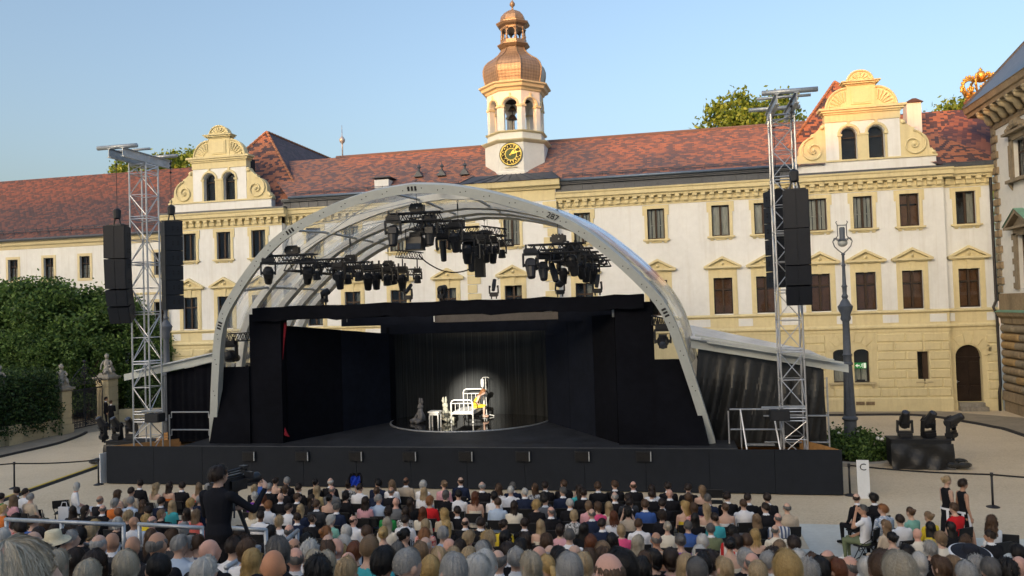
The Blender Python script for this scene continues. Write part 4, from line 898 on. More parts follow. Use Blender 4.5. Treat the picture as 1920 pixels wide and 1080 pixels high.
# ================================================================== unseen range added behind the audience, its outline shaped for the evening shade
wr = thing('shade_caster', 'unseen range behind the audience, outline shaped to cast the evening shade', 'building', (-20, -75, 0))
def shade_caster():
    Y0 = -75.0; el = math.tan(SUN_EL); ta = math.tan(SUN_AZ)
    prof = [(-170, 17.0), (-60, 16.9), (-40.2, 17.2), (-38, 15.4), (-33.5, 15.2), (-33.2, 19.9), (-27.0, 19.9), (-26.6, 18.2), (-23, 16.9), (-19, 17.0), (-14, 16.9), (-12.4, 18.4), (-8.2, 18.4), (-7.6, 16.2), (-5.5, 15.4), (-2.5, 15.0), (-1.5, 15.9), (0.2, 15.6), (1.0, 14.7), (7.2, 14.2), (8.0, 14.5), (9.6, 15.0), (12.6, 16.7), (13.6, 16.9), (14.2, 15.2), (16.0, 15.0), (17.0, 15.4), (24, 16.5), (110, 17)]
    mb = MB(); pts = []
    for x, z in prof:
        d = YP+1.5-Y0; pts.append((x-ta*d, z+el*d/cos(SUN_AZ)))
    mb.prism([(pts[0][0], Y0, 0)]+[(x, Y0, z) for x, z in pts]+[(pts[-1][0], Y0, 0)], (0, -9, 0))
    mb.build('wall', WHITE, wr)
shade_caster()
# ================================================================== vegetation
def leaf_mat(name, stops, trans=0.25):
    b = NB(name); g = b.n('ShaderNodeNewGeometry')
    f = b.math('ADD', b.math('MULTIPLY', g.outputs['Random Per Island'], 0.55), b.math('MULTIPLY', b.noise(g.outputs['Position'], 0.7, 3), 0.6))
    c = b.ramp(f, stops)
    p = b.n('ShaderNodeBsdfPrincipled'); b.l(c, p.inputs['Base Color']); p.inputs['Roughness'].default_value = 0.55; p.inputs['Specular IOR Level'].default_value = 0.3
    t = b.n('ShaderNodeBsdfTranslucent'); b.l(c, t.inputs[0]); mx = b.n('ShaderNodeMixShader'); mx.inputs[0].default_value = trans
    b.l(p.outputs[0], mx.inputs[1]); b.l(t.outputs[0], mx.inputs[2]); b.l(mx.outputs[0], b.o.inputs[0]); return b.m
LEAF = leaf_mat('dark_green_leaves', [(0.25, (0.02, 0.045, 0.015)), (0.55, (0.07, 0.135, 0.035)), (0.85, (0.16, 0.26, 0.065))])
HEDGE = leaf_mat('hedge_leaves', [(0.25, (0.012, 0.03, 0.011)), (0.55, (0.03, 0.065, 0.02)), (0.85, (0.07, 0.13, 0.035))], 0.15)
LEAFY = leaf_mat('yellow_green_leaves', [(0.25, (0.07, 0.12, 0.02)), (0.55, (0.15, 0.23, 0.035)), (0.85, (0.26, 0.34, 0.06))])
BARK = mat('tree_bark', (0.07, 0.055, 0.042), 0.95, var=0.3, scale=4, bump=0.6)
def leaves(rg, centres, per, sig, size):
    """many leaf-sized quads around clump centres"""
    C = np.repeat(np.array(centres), per, 0); n = len(C)
    P = C + rg.normal(size=(n, 3))*sig
    d = rg.normal(size=(n, 3)); d[:, 2] = np.abs(d[:, 2])*0.8; d /= np.linalg.norm(d, axis=1)[:, None]
    a = np.cross(d, rg.normal(size=(n, 3))); a /= np.linalg.norm(a, axis=1)[:, None]; b = np.cross(d, a)
    s = size*(0.6+0.8*rg.random((n, 1)))
    V = np.empty((n, 4, 3)); V[:, 0] = P-a*s; V[:, 1] = P+b*s*0.55; V[:, 2] = P+a*s; V[:, 3] = P-b*s*0.55
    return V.reshape(-1, 3)
def leaf_mesh(name, V, m):
    me = bpy.data.meshes.new(name); n = len(V)//4; me.vertices.add(n*4); me.loops.add(n*4); me.polygons.add(n)
    me.vertices.foreach_set('co', V.astype(np.float32).ravel()); me.loops.foreach_set('vertex_index', np.arange(n*4)); me.polygons.foreach_set('loop_start', np.arange(0, n*4, 4)); me.polygons.foreach_set('loop_total', np.full(n, 4))
    me.materials.append(m); me.update(calc_edges=True); return me
def tree_proto(seed, h, r, m, label, group, nc=120, per=85, size=0.13, low=0.25, trunk_r=0.2):
    rg = np.random.default_rng(seed); root = proto('leafy_tree', label, 'tree', group)
    mb = MB(); mb.path([(0, 0, -0.1), (0.05, 0, h*0.2), (-0.05, 0.08, h*0.45), (0.1, 0.0, h*0.7)], [trunk_r*1.3, trunk_r, trunk_r*0.7, trunk_r*0.3], 8)
    cs = []
    for i in range(nc):
        u = rg.random(); ph = rg.random()*2*pi; z = low+(1-low)*(u**0.8); rr = r*sqrt(max(0.02, 1-((z-0.55)/0.52)**2))*(0.55+0.5*rg.random())
        rr *= 1+0.25*sin(3*ph+seed)+0.12*sin(7*ph)
        cs.append((rr*cos(ph), rr*sin(ph), z*h))
    for i in range(0, nc, 8):
        c = cs[i]; mb.path([(0, 0, c[2]*0.45+0.3), (c[0]*0.4, c[1]*0.4, c[2]*0.75), (c[0]*0.9, c[1]*0.9, c[2])], [trunk_r*0.5, trunk_r*0.25, 0.03], 5)
    mb.build('trunk', BARK, root, smooth=True)
    V = leaves(rg, cs, per, r*0.13, size)
    o = bpy.data.objects.new('crown', leaf_mesh('crown', V, m)); COL.objects.link(o); o.parent = root
    return root
GT = 'green trees behind the garden gate'
t1 = tree_proto(11, 9.6, 3.0, LEAF, 'tall dark green tree rising over the hedge at the left edge', GT, 190, 80, 0.15, 0.12)
t2 = tree_proto(23, 9.6, 2.8, LEAF, 'dark green tree behind the wrought iron gate', GT, 180, 80, 0.15, 0.12)
t1.location = (-47.5, 45.6, 0); t2.location = (-42.3, 45.8, 0); t1.scale = (0.93, 0.93, 0.9); t2.scale = (0.93, 0.93, 0.92)
for src, x, y, sc, rz, lb in ((t2, -51.5, 45, 0.93, 1.0, 'dark green tree half cut by the left picture edge, in front of the white wing'), (t1, -44.6, 47.5, 0.98, 2.1, 'green tree with a pointed top below the middle wing window'), (t1, -39.6, 46.3, 0.94, 4.0, 'green tree between gate pillar and line array speaker, under the third wing window'), (t2, -36.6, 46.6, 0.84, 5.2, 'lower green tree touching the lattice mast at its foot'), (t2, -40.5, 43.6, 0.62, 0.3, 'low bushy tree directly over the iron gate'), (t1, -45.0, 42.0, 0.66, 3.3, 'low bushy tree between the hedge and the tall trees'), (t2, -49.0, 41, 0.62, 1.8, 'small leafy tree behind the hedge statue'), (t1, -37.4, 44.6, 0.6, 0.9, 'low green tree behind the right gate pillar'), (t2, -34.6, 47.5, 0.62, 2.4, 'small green tree behind the foot of the lattice mast')):
    o = dup(src, (x, y, 0), rz, lb); o.scale = (sc, sc, sc*0.93)
GY = 'sunlit yellow-green treetops behind the roofs'
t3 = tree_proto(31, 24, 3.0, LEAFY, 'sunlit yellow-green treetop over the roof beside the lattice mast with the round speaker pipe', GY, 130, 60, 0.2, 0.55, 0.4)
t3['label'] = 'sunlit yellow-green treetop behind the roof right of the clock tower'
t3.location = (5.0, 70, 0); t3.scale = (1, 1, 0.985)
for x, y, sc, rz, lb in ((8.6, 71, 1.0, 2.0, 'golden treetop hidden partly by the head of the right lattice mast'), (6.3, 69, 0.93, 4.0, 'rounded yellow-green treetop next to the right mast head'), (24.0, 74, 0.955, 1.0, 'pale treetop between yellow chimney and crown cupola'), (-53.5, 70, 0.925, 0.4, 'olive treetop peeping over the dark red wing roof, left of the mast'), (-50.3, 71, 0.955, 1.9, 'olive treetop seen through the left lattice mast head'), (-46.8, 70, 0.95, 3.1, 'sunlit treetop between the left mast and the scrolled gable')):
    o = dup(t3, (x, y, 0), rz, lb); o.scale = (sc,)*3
def hedge_thing(name, label, x0, x1, y0, y1, z0, z1, seed, per=26, size=0.075, m=None):
    rg = np.random.default_rng(seed); root = thing(name, label, 'hedge', ((x0+x1)/2, (y0+y1)/2, 0)); cs = []
    nx, ny, nz = max(2, int((x1-x0)/0.28)), max(2, int((y1-y0)/0.28)), max(2, int((z1-z0)/0.28))
    for i in range(nx+1):
        for j in range(ny+1):
            for k in range(nz+1):
                if i in (0, nx) or j in (0, ny) or k == nz:
                    bulge = 0.12*rg.normal(size=3); rnd = 0.35*(k/nz)**6
                    x = x0+(x1-x0)*i/nx; y = y0+(y1-y0)*j/ny; x += rnd*(1 if i == 0 else -1 if i == nx else 0); cs.append((x+bulge[0], y+bulge[1], z0+(z1-z0)*k/nz+bulge[2]-rnd*0.3))
    V = leaves(rg, cs, per, 0.14, size)-np.array(OFF[root])
    o = bpy.data.objects.new('foliage', leaf_mesh('foliage', V, m or HEDGE)); COL.objects.link(o); o.parent = root
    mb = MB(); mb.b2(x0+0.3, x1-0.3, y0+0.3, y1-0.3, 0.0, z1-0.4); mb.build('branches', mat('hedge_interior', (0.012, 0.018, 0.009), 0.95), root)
    return root
hedge_thing('clipped_hedge', 'dense dark clipped hedge over the low ochre wall at the left edge', -37.2, -34.15, 27, 38.3, 0.55, 3.55, 5)
hedge_thing('clipped_hedge', 'dark hedge strip right of the gate pillar behind the lattice mast', -34.2, -30, 44.2, 45.4, 0.5, 3.1, 6)
# low wall, piers, pillars, gate
gw = thing('garden_wall', 'low ochre garden wall with piers under the hedge', 'wall', (-34.3, 32, 0))
mb = MB(); mb.b2(-34.6, -34.25, 20, 38.5, 0, 0.75); mb.b2(-34.65, -34.2, 20, 38.5, 0.75, 0.85); mb.build('wall_body', GATEST, gw)
for yy in (35.3, 31.3, 27.3):
    mb = MB(); mb.b2(-34.7, -34.0, yy-0.45, yy+0.45, 0, 0.62); mb.b2(-34.65, -34.05, yy-0.4, yy+0.4, 0.65, 1.0); mb.build('pier', GATEST, gw)
gw2 = thing('garden_wall', 'low ochre wall curving away right of the gate, behind the two men', 'wall', (-31, 44.2, 0))
mb = MB(); mb.add([(-34.2, 43.3, 0), (-28, 44.6, 0), (-28, 44.9, 0), (-34.2, 43.6, 0), (-34.2, 43.3, 0.8), (-28, 44.6, 0.8), (-28, 44.9, 0.8), (-34.2, 43.6, 0.8)], [(0, 1, 5, 4), (3, 2, 6, 7), (4, 5, 6, 7), (1, 2, 6, 5)]); mb.build('wall_body', GATEST, gw2)
def pillar(x, y, wd, h, label):
    t = thing('gate_pillar', label, 'pillar', (x, y, 0), 'ochre pillars of the garden gate')
    hh = h-0.35; n = 6; mb = MB(); mb.b2(x-wd/2-0.06, x+wd/2+0.06, y-wd/2-0.06, y+wd/2+0.06, 0, 0.5); mb.build('pillar_base', GATEST, t)
    for i in range(n-1):
        z0 = 0.5+(hh-0.5)*i/(n-1); z1 = 0.5+(hh-0.5)*(i+1)/(n-1); mb = MB(); g = 0.025
        mb.b2(x-wd/2, x+wd/2, y-wd/2, y+wd/2, z0+g, z1-g); mb.b2(x-wd/2+0.03, x+wd/2-0.03, y-wd/2+0.03, y+wd/2-0.03, z0-g, z0+g); mb.build('stone_block', GATEST, t)
    mb = MB(); mb.b2(x-wd/2-0.05, x+wd/2+0.05, y-wd/2-0.05, y+wd/2+0.05, hh, hh+0.08); mb.b2(x-wd/2-0.14, x+wd/2+0.14, y-wd/2-0.14, y+wd/2+0.14, hh+0.08, hh+0.2)
    mb.lathe([(wd*0.75, hh+0.2), (wd*0.6, hh+0.28), (wd*0.5, hh+0.42)], (x, y, 0), 4, pi/4); mb.build('pillar_cap', STONEG, t); return hh+0.42
PL, PR = (-34.45, 38.95), (-34.75, 43.0)
hL = pillar(*PL, 0.72, 2.75, 'nearer ochre gate pillar at the end of the hedge'); hR = pillar(*PR, 0.86, 3.05, 'farther ochre gate pillar behind the two men in black suits')
def putto(x, y, z, rz, label, s=1.0):
    t = thing('stone_statue', label, 'statue', (x, y, z), 'weathered stone statues on the garden wall')
    mb = MB(); R = Matrix.Rotation(rz, 3, 'Z'); A = lambda p: Vector((x, y, z)) + R @ (Vector(p)*s)
    mb.path([A((0, 0, 0)), A((0.05, 0, 0.15)), A((0, 0, 0.34)), A((0, 0, 0.55)), A((0.0, 0, 0.75)), A((0.02, 0, 0.84))], [0.26*s, 0.22*s, 0.15*s, 0.17*s, 0.13*s, 0.06*s], 10)
    mb.sphere(A((0.03, 0, 0.98)), 0.13*s, 10, 8, (0.9, 1, 1.1)); mb.sphere(A((0.14, 0, 0.96)), 0.03*s, 6, 4)
    for q in ((-0.07, 0.07, 1.06), (-0.07, -0.07, 1.04), (0, 0, 1.11), (-0.1, 0, 0.98)): mb.sphere(A(q), 0.06*s, 6, 5)
    mb.path([A((0, 0.15, 0.72)), A((0.12, 0.27, 0.55)), A((0.26, 0.16, 0.45)), A((0.33, 0.1, 0.44))], [0.06*s, 0.05*s, 0.04*s, 0.045*s], 7); mb.path([A((0, -0.15, 0.72)), A((-0.08, -0.28, 0.5)), A((0.02, -0.32, 0.28)), A((0.05, -0.33, 0.22))], [0.06*s, 0.05*s, 0.04*s, 0.045*s], 7)
    mb.path([A((0.05, 0.1, 0.2)), A((0.3, 0.2, 0.26)), A((0.42, 0.24, 0.02))], [0.1*s, 0.085*s, 0.06*s], 7); mb.path([A((0.05, -0.1, 0.2)), A((0.32, -0.08, 0.1)), A((0.5, -0.12, 0.02))], [0.1*s, 0.08*s, 0.06*s], 7)
    mb.path([A((-0.1, 0.1, 0.65)), A((-0.2, 0.24, 0.35)), A((-0.2, 0.36, 0.05))], [0.06*s, 0.1*s, 0.12*s], 7)
    mb.build('figure', mat('weathered_grey_stone', (0.30, 0.29, 0.265), 0.95, var=0.35, scale=7, bump=0.6, bscale=25), t, smooth=True)
putto(PL[0], PL[1], hL-0.03, -0.6, 'grey stone putto on the nearer gate pillar', 1.0); putto(PR[0], PR[1], hR-0.03, -0.9, 'grey stone putto on the farther gate pillar', 1.05); putto(-35.0, 35.3, 3.0, -0.7, 'grey stone figure rising out of the hedge at the left edge', 1.0)
gt = thing('wrought_iron_gate', 'dark wrought iron gate with scrollwork top between the ochre pillars', 'gate', (-34.6, 40.9, 0))
y0, y1 = PL[1]+0.4, PR[1]-0.5; gx = lambda y: PL[0]+(PR[0]-PL[0])*(y-PL[1])/(PR[1]-PL[1])
ym = (y0+y1)/2
def spiral(mb, y, z, r, s=1, r0=0.02): mb.path([(gx(y), y+s*rr*cos(t), z+rr*sin(t)) for t, rr in [(i*0.5, r*(1-i/20)) for i in range(18)]], r0, 5)
for a, b in ((y0, ym-0.02), (ym+0.02, y1)):
    mb = MB(); n = 12
    for i in range(n+1): y = a+(b-a)*i/n; mb.tube((gx(y), y, 0.08), (gx(y), y, 2.35), 0.035 if i in (0, n) else 0.02, 5)
    for z in (0.1, 0.45, 2.3): mb.tube((gx(a), a, z), (gx(b), b, z), 0.035, 5)
    for i in range(5): y = a+(b-a)*(i+0.5)/5; spiral(mb, y, 0.27, 0.12)
    mb.build('gate_leaf', IRON, gt)
mb = MB()
for i in range(8): y = y0+(y1-y0)*(i+0.5)/8; h = 0.28+0.5*(1-abs(i-3.5)/4); spiral(mb, y, 2.35+h*0.5, 0.22, 1 if i < 4 else -1); spiral(mb, y, 2.35+h, 0.17, -1 if i < 4 else 1)
for z, r in ((3.25, 0.26), (3.55, 0.2)): spiral(mb, ym, z, r); spiral(mb, ym, z, r, -1)
mb.tube((gx(ym), ym, 2.3), (gx(ym), ym, 3.9), 0.03, 5); mb.sphere((gx(ym), ym, 3.95), 0.1); mb.path([(gx(y), y, 2.4+1.2*sin(pi*(y-y0)/(y1-y0))) for y in [y0+(y1-y0)*k/16 for k in range(17)]], 0.03, 5)
mb.build('overthrow', IRON, gt)
mb = MB()
for z in [0.2+0.36*k for k in range(9)]: spiral(mb, y1+0.18, z, 0.15); spiral(mb, y0-0.14, z, 0.1)
mb.build('side_panel', IRON, gt)
# ================================================================== lamp posts
def lamp_post(x, y, label):
    t = thing('street_lamp', label, 'street lamp', (x, y, 0), 'tall grey cast iron lamp posts')
    mb = MB(); mb.lathe([(0.34, 0), (0.34, 0.12), (0.27, 0.2), (0.26, 0.75), (0.31, 0.8), (0.31, 0.88), (0.24, 0.95), (0.24, 1.5), (0.3, 1.56), (0.3, 1.62), (0.22, 1.7)], (x, y, 0), 14); mb.build('lamp_base', LAMPI, t, auto=40)
    for a in (0, pi/2, pi, 1.5*pi): pass
    mb = MB(); mb.lathe([(0.21, 1.7), (0.19, 2.2), (0.155, 3.2), (0.15, 3.7), (0.2, 3.74), (0.2, 3.82), (0.16, 3.86), (0.16, 4.1), (0.19, 4.15), (0.15, 4.2), (0.13, 5.5), (0.15, 5.55)], (x, y, 0), 14)
    mb.lathe([(0.15, 5.5), (0.2, 5.6), (0.17, 5.75), (0.26, 5.95), (0.29, 6.1), (0.2, 6.2), (0.16, 6.3), (0.09, 6.4), (0.13, 6.5), (0.08, 6.6), (0.09, 6.85), (0.12, 6.9), (0.075, 6.98), (0.06, 7.7), (0.09, 7.75), (0.055, 7.8), (0.05, 8.15), (0.08, 8.2), (0.05, 8.25)], (x, y, 0), 12)
    for k in range(8):
        a = k*pi/4; mb.tube((x+0.2*cos(a), y+0.2*sin(a), 1.75), (x+0.135*cos(a), y+0.135*sin(a), 3.68), 0.03, 5)
    mb.build('lamp_column', LAMPI, t, auto=40)
    mb = MB()
    for s in (-1, 1):
        mb.path([(x+s*q[0], y, q[1]) for q in ((0.0, 8.22), (0.16, 8.36), (0.3, 8.52), (0.36, 8.72), (0.3, 8.86), (0.2, 8.86), (0.2, 8.78))], 0.022, 5)
        mb.path([(x+s*q[0], y, q[1]) for q in ((0.33, 8.75), (0.17, 8.95), (0.17, 9.4), (0.22, 9.5), (0.18, 9.55))], 0.02, 5)
    mb.tube((x-0.18, y, 9.38), (x+0.18, y, 9.38), 0.02, 5); mb.tube((x-0.3, y, 8.82), (x+0.3, y, 8.82), 0.015, 5); mb.build('bracket', LAMPI, t, smooth=True)
    mb = MB(); mb.lathe([(0.24, 8.76), (0.12, 8.8), (0.1, 8.86), (0.11, 9.25), (0.08, 9.3)], (x, y, 0), 12); mb.build('hood', LAMPI, t, auto=40)
    t.scale = (1, 1, 0.975)
    mb = MB(); mb.sphere((x, y, 8.66), 0.19, 14, 10, (1, 1, 0.85)); mb.build('globe', mat('ribbed_lamp_glass', (0.42, 0.44, 0.42), 0.15, 0, 0.7, bump=0.4, bscale=30), t, smooth=True)
lamp_post(6.45, 33.2, 'grey cast iron lamp post in the flower bed before the right palace wing')
lx = PY(311, 600, 33.2).x
lamp_post(lx, 33.2, 'grey cast iron lamp post hidden behind the left lattice mast')
# flower bed under the right lamp
fb = thing('flower_bed', 'round stone-edged bed with green rose bushes at the lamp foot', 'flower bed', (6.9, 35.4, 0))
fb_c = PZ(1605, 872); fx, fy = 6.45, 33.0
bc = (fx, fy); mb = MB()
mb.lathe([(1.65, 0.0), (1.65, 0.14), (1.42, 0.16), (1.42, 0.0)], (fx, fy, 0), 40, cap=False); mb.build('stone_edging', mat('pale_kerb_stone', (0.36, 0.34, 0.30), 0.9, var=0.1), fb)
mb = MB(); mb.lathe([(1.43, 0.08), (0.0, 0.12)], (fx, fy, 0), 32, cap=False); mb.build('soil', mat('dark_soil', (0.05, 0.038, 0.028), 0.95, var=0.3), fb)
rg = np.random.default_rng(77)
cs = [(fx+rr*cos(a), fy+rr*sin(a), 0.15+rg.random()*0.95*(1-(rr/1.5)**3)) for rr, a in zip(1.3*np.sqrt(rg.random(150)), rg.random(150)*2*pi)]
V = leaves(rg, cs, 40, 0.14, 0.07)-np.array(OFF[fb]); o = bpy.data.objects.new('rose_bush', leaf_mesh('rose_bush', V, LEAF)); COL.objects.link(o); o.parent = fb
for (a, b, z) in ((0.75, -0.9, 0.95), (0.9, -0.8, 0.9), (0.4, 0.5, 1.0), (-0.5, -0.2, 1.02)):
    mb = MB(); c = Vector((fx+a, fy+b, z))
    for k in range(9): mb.sphere(c+Vector((random.uniform(-1, 1), random.uniform(-1, 1), random.uniform(-0.4, 0.6)))*0.045, 0.045, 6, 4)
    mb.build('white_rose', WPAINT, fb, smooth=True)
# ================================================================== the stage
SX, SZ0 = -8.45, 1.45
stage = thing('stage_platform', 'wide black stage platform with plain dark skirt facing the audience', 'stage', (SX, 27, 0))
for k in range(13): mb = MB(); mb.b2(-21.75+k*26.68/13+0.006, -21.75+(k+1)*26.68/13-0.006, 26.8+0.004*(k%3), 26.85, 0.03+0.01*(k % 2), SZ0-0.003*(k % 2)); mb.build('skirt_panel', STAGEFRONT, stage)
mb = MB(); mb.b2(-21.72, 4.9, 26.87, 26.9, 0.02, SZ0-0.02); mb.b2(-21.75, -21.69, 26.86, 31, 0.03, SZ0-0.25); mb.b2(4.87, 4.93, 26.86, 31, 0.03, SZ0-0.25); mb.build('stage_skirt', STAGEFRONT, stage)
mb = MB(); mb.b2(-18.6, 1.75, 26.86, 38.5, SZ0-0.2, SZ0); mb.build('stage_deck', STAGEFLOOR, stage)
mb = MB(); mb.b2(-18.6, 1.75, 26.83, 26.9, SZ0, SZ0+0.025); mb.build('edge_trim', mat('worn_edge_trim', (0.06, 0.065, 0.075), 0.5), stage)
for x0, x1 in ((-21.69, -18.6), (1.75, 4.87)):
    mb = MB(); mb.b2(x0, x1, 26.9, 31.0, 0.85, 0.95); mb.build('side_deck', PLY, stage)
    for k in range(3):
        yy = 29.2+k*0.5; mb = MB(); mb.b2(x0, x1, yy, yy+0.4, 0.95+0.15*k, 1.12+0.15*k); mb.build('deck_step', PLY, stage)
mb = MB(); mb.prism([(-21.7, 27.0, 1.0), (-19.9, 28.8, 1.0), (-19.9, 28.8, 1.42), (-21.7, 27.0, 1.42)], (-0.02, 0.02, 0)); mb.build('plywood_side', PLY, stage); mb = MB(); mb.prism([(4.9, 26.95, 1.0), (3.9, 28.6, 1.0), (3.9, 28.6, 1.5), (4.9, 26.95, 1.42)], (0.02, 0.02, 0)); mb.build('plywood_side', PLY, stage)
# front fill speakers let into the skirt
FILL = 'front fill speakers along the stage skirt'
sp = proto('front_fill_speaker', 'x', 'loudspeaker', FILL)
mb = MB(); mb.b2(-0.26, 0.26, 0.0, 0.1, -0.17, 0.17); mb.build('cabinet', BLACKB, sp)
mb = MB(); mb.b2(-0.23, 0.20, -0.02, 0.0, -0.14, 0.14)
for i in range(7): mb.b2(-0.23, 0.2, -0.026, -0.02, -0.135+i*0.04, -0.118+i*0.04)
mb.build('grille', mat('speaker_grille', (0.02, 0.02, 0.022), 0.5, 0.3), sp)
mb = MB(); mb.b2(0.215, 0.25, -0.03, 0.0, -0.16, 0.16); mb.build('edge_strip', GALV, sp)
lb = ['beside the camera operator, first from the left', 'second from the left', 'third from the left', 'left of the hospital bed line, fourth from the left', 'below the hospital bed', 'third from the right', 'second from the right', 'under the right stage wall, last on the right']
for i, x in enumerate((468, 568, 668, 769, 874, 981, 1092, 1207)):
    p = PY(x, 855, 26.8); o = sp if i == 0 else dup(sp); o.location = (p.x, 26.72, p.z); o['label'] = 'small black front fill speaker '+lb[i]
# portal and walls of the set
setp = thing('stage_set', 'black stage portal with angled inner walls and tall side wings', 'stage set', (SX, 28, SZ0))
W = lambda w: SX+w
for s in (-1, 1):
    mb = MB(); mb.prism([(W(s*6.3), 27.6, SZ0), (W(s*7.6), 27.6, SZ0), (W(s*7.6), 27.6, 6.35), (W(s*6.3), 27.6, 6.35)], (0, 0.5, 0)); mb.build('portal_leg', BLACKF, setp)
    mb = MB(); mb.prism([(W(s*7.6), 27.5, SZ0), (W(s*9.33), 27.5, SZ0), (W(s*8.74), 27.5, 4.36), (W(s*7.6), 27.5, 4.36)], (0, 0.2, 0)); mb.build('side_wing', BLACKF, setp)
mb = MB(); n = 30
for i in range(n):
    x0, x1 = -7.32+14.64*i/n, -7.32+14.64*(i+1)/n; sg = lambda x: 0.025*sin(x*2.1)+0.02*sin(x*5.3)
    mb.add([(W(x0), 27.35, 6.1+sg(x0)*1.6), (W(x1), 27.35, 6.1+sg(x1)*1.6), (W(x1), 27.35, 6.6+sg(x1)), (W(x0), 27.35, 6.6+sg(x0)), (W(x0), 28.0, 6.1), (W(x1), 28.0, 6.1), (W(x1), 28.0, 6.6), (W(x0), 28.0, 6.6)], [(0, 1, 2, 3), (3, 2, 6, 7), (0, 4, 5, 1), (4, 7, 6, 5)])
mb.build('portal_header', BLACKF, setp)
CLx, CRx, CY = -12.5, -5.52, 33.1
def wallpanel(a, b, z0, za, zb, th, m, nm='wall_panel'):
    mb = MB(); d = Vector((b[0]-a[0], b[1]-a[1], 0)).normalized(); nrm = Vector((-d.y, d.x, 0))*th
    A = [Vector((*a, z0)), Vector((*b, z0)), Vector((*b, zb)), Vector((*a, za))]; mb.prism(A, nrm); return mb.build(nm, m, setp)
a0, a1 = (W(-6.25), 27.9), (CLx, CY)
for k in range(2):
    t0, t1 = k/2+0.002, (k+1)/2-0.002; L_ = lambda t: (a0[0]+(a1[0]-a0[0])*t, a0[1]+(a1[1]-a0[1])*t); wallpanel(L_(t0), L_(t1), SZ0, 5.88-0.55*t0, 5.88-0.55*t1, 0.12, NAVYF if k else BLACKF)
b0, b1 = (CRx, CY), (W(6.25), 27.9)
for t0, t1, m_ in ((0.0, 0.36, NAVYF), (0.365, 0.72, NAVYF), (0.725, 1.0, BLACKF)):
    R_ = lambda t: (b0[0]+(b1[0]-b0[0])*t, b0[1]+(b1[1]-b0[1])*t); wallpanel(R_(t0), R_(t1), SZ0, 5.75+0.2*t0, 5.75+0.2*t1, 0.12, m_)
mb = MB(); mb.b2(CLx-0.4, CRx+0.3, 33.15, 33.3, 5.3, 5.8); mb.build('lintel', NAVYF, setp)
for xx in (CLx-0.12, CRx): mb = MB(); mb.b2(xx, xx+0.12, 33.12, 34.3, SZ0, 5.6); mb.build('opening_jamb', BLACKF, setp)
for q in ((-13.35, -9.48, 30, 30.1, 5.75, 6.45), (-4.49, -2.2, 30, 30.1, 5.7, 6.4), (-16.2, -15.45, 29, 29.1, 1.45, 6.4)): mb = MB(); mb.b2(*q); mb.build('masking_border', NAVYF, setp)
mb = MB(); mb.b2(-9.47, -4.5, 30.2, 30.25, 5.8, 6.5); mb.build('grey_border', mat('grey_scrim', (0.16, 0.145, 0.135), 0.9), setp)
mb = MB(); mb.tube((-14.55, 27.72, 6.16), (-2.24, 27.72, 6.13), 0.022, 6); mb.tube((-2.2, 27.68, 5.85), (-2.2, 27.68, 6.3), 0.05, 6); mb.tube((-12.1, 27.7, 5.95), (-12.1, 27.7, 6.3), 0.02, 6); mb.build('curtain_rail', GALV, setp, smooth=True)
mb = MB(); mb.prism([(-14.75, 27.7, 4.6), (-14.66, 27.7, 6.0), (-14.55, 27.7, 6.0)], (0, 0.04, 0)); mb.prism([(-14.72, 27.62, 1.75), (-14.68, 27.62, 2.05), (-14.62, 27.62, 1.9), (-14.5, 27.62, 1.68)], (0, 0.04, 0)); mb.build('red_curtain_edge', REDCLOTH, setp)
# curved chain curtain and the glossy round floor
CCx, CCy, CR = (CLx+CRx)/2, 33.72, 3.54
def strand_mat():
    b = NB('chain_curtain'); sp_ = b.n('ShaderNodeUVMap').outputs[0]
    f = b.noise(sp_, 1.0, 3, 0.7, (70, 0.4, 1)); c = b.ramp(f, [(0.35, (0.005, 0.006, 0.007)), (0.58, (0.019, 0.022, 0.023)), (0.75, (0.075, 0.082, 0.08))])
    return b.bsdf(c, 0.5, 0.2, 0.4)
CHAIN = strand_mat()
mb = MB(); n = 150; z0, z1 = SZ0, 5.5
pt = lambda t: (CCx+(CR-0.05+0.035*sin(t*190)+0.025*sin(t*83))*cos(t), CCy+(CR*0.45)*sin(t))
for i in range(n):
    ta, tb = pi-pi*i/n, pi-pi*(i+1)/n; a, b = pt(ta), pt(tb); mb.quad((*a, z0), (*b, z0), (*b, z1), (*a, z1), [(i/n*3, 0), ((i+1)/n*3, 0), ((i+1)/n*3, 1.2), (i/n*3, 1.2)])
cc = tag(mb.build('chain_curtain', CHAIN), 'dark curved curtain of hanging chains behind the hospital bed', 'curtain')
disc = thing('revolve_floor', 'glossy black round floor with a bright metal rim under the bed', 'stage floor', (CCx, CCy, SZ0))
mb = MB(); mb.lathe([(CR-0.06, SZ0+0.002), (CR-0.06, SZ0+0.055), (0.0, SZ0+0.06)], (CCx, CCy, 0), 72, cap=False); mb.build('floor_plate', mat('glossy_black_floor', (0.008, 0.008, 0.009), 0.06, 0, 0.6, var=0.2, bump=0.02, bscale=3), disc)
mb = MB(); mb.lathe([(CR, SZ0), (CR+0.02, SZ0+0.02), (CR, SZ0+0.05), (CR-0.06, SZ0+0.052)], (CCx, CCy, 0), 96, cap=False); mb.build('metal_rim', GALV, disc, smooth=True)
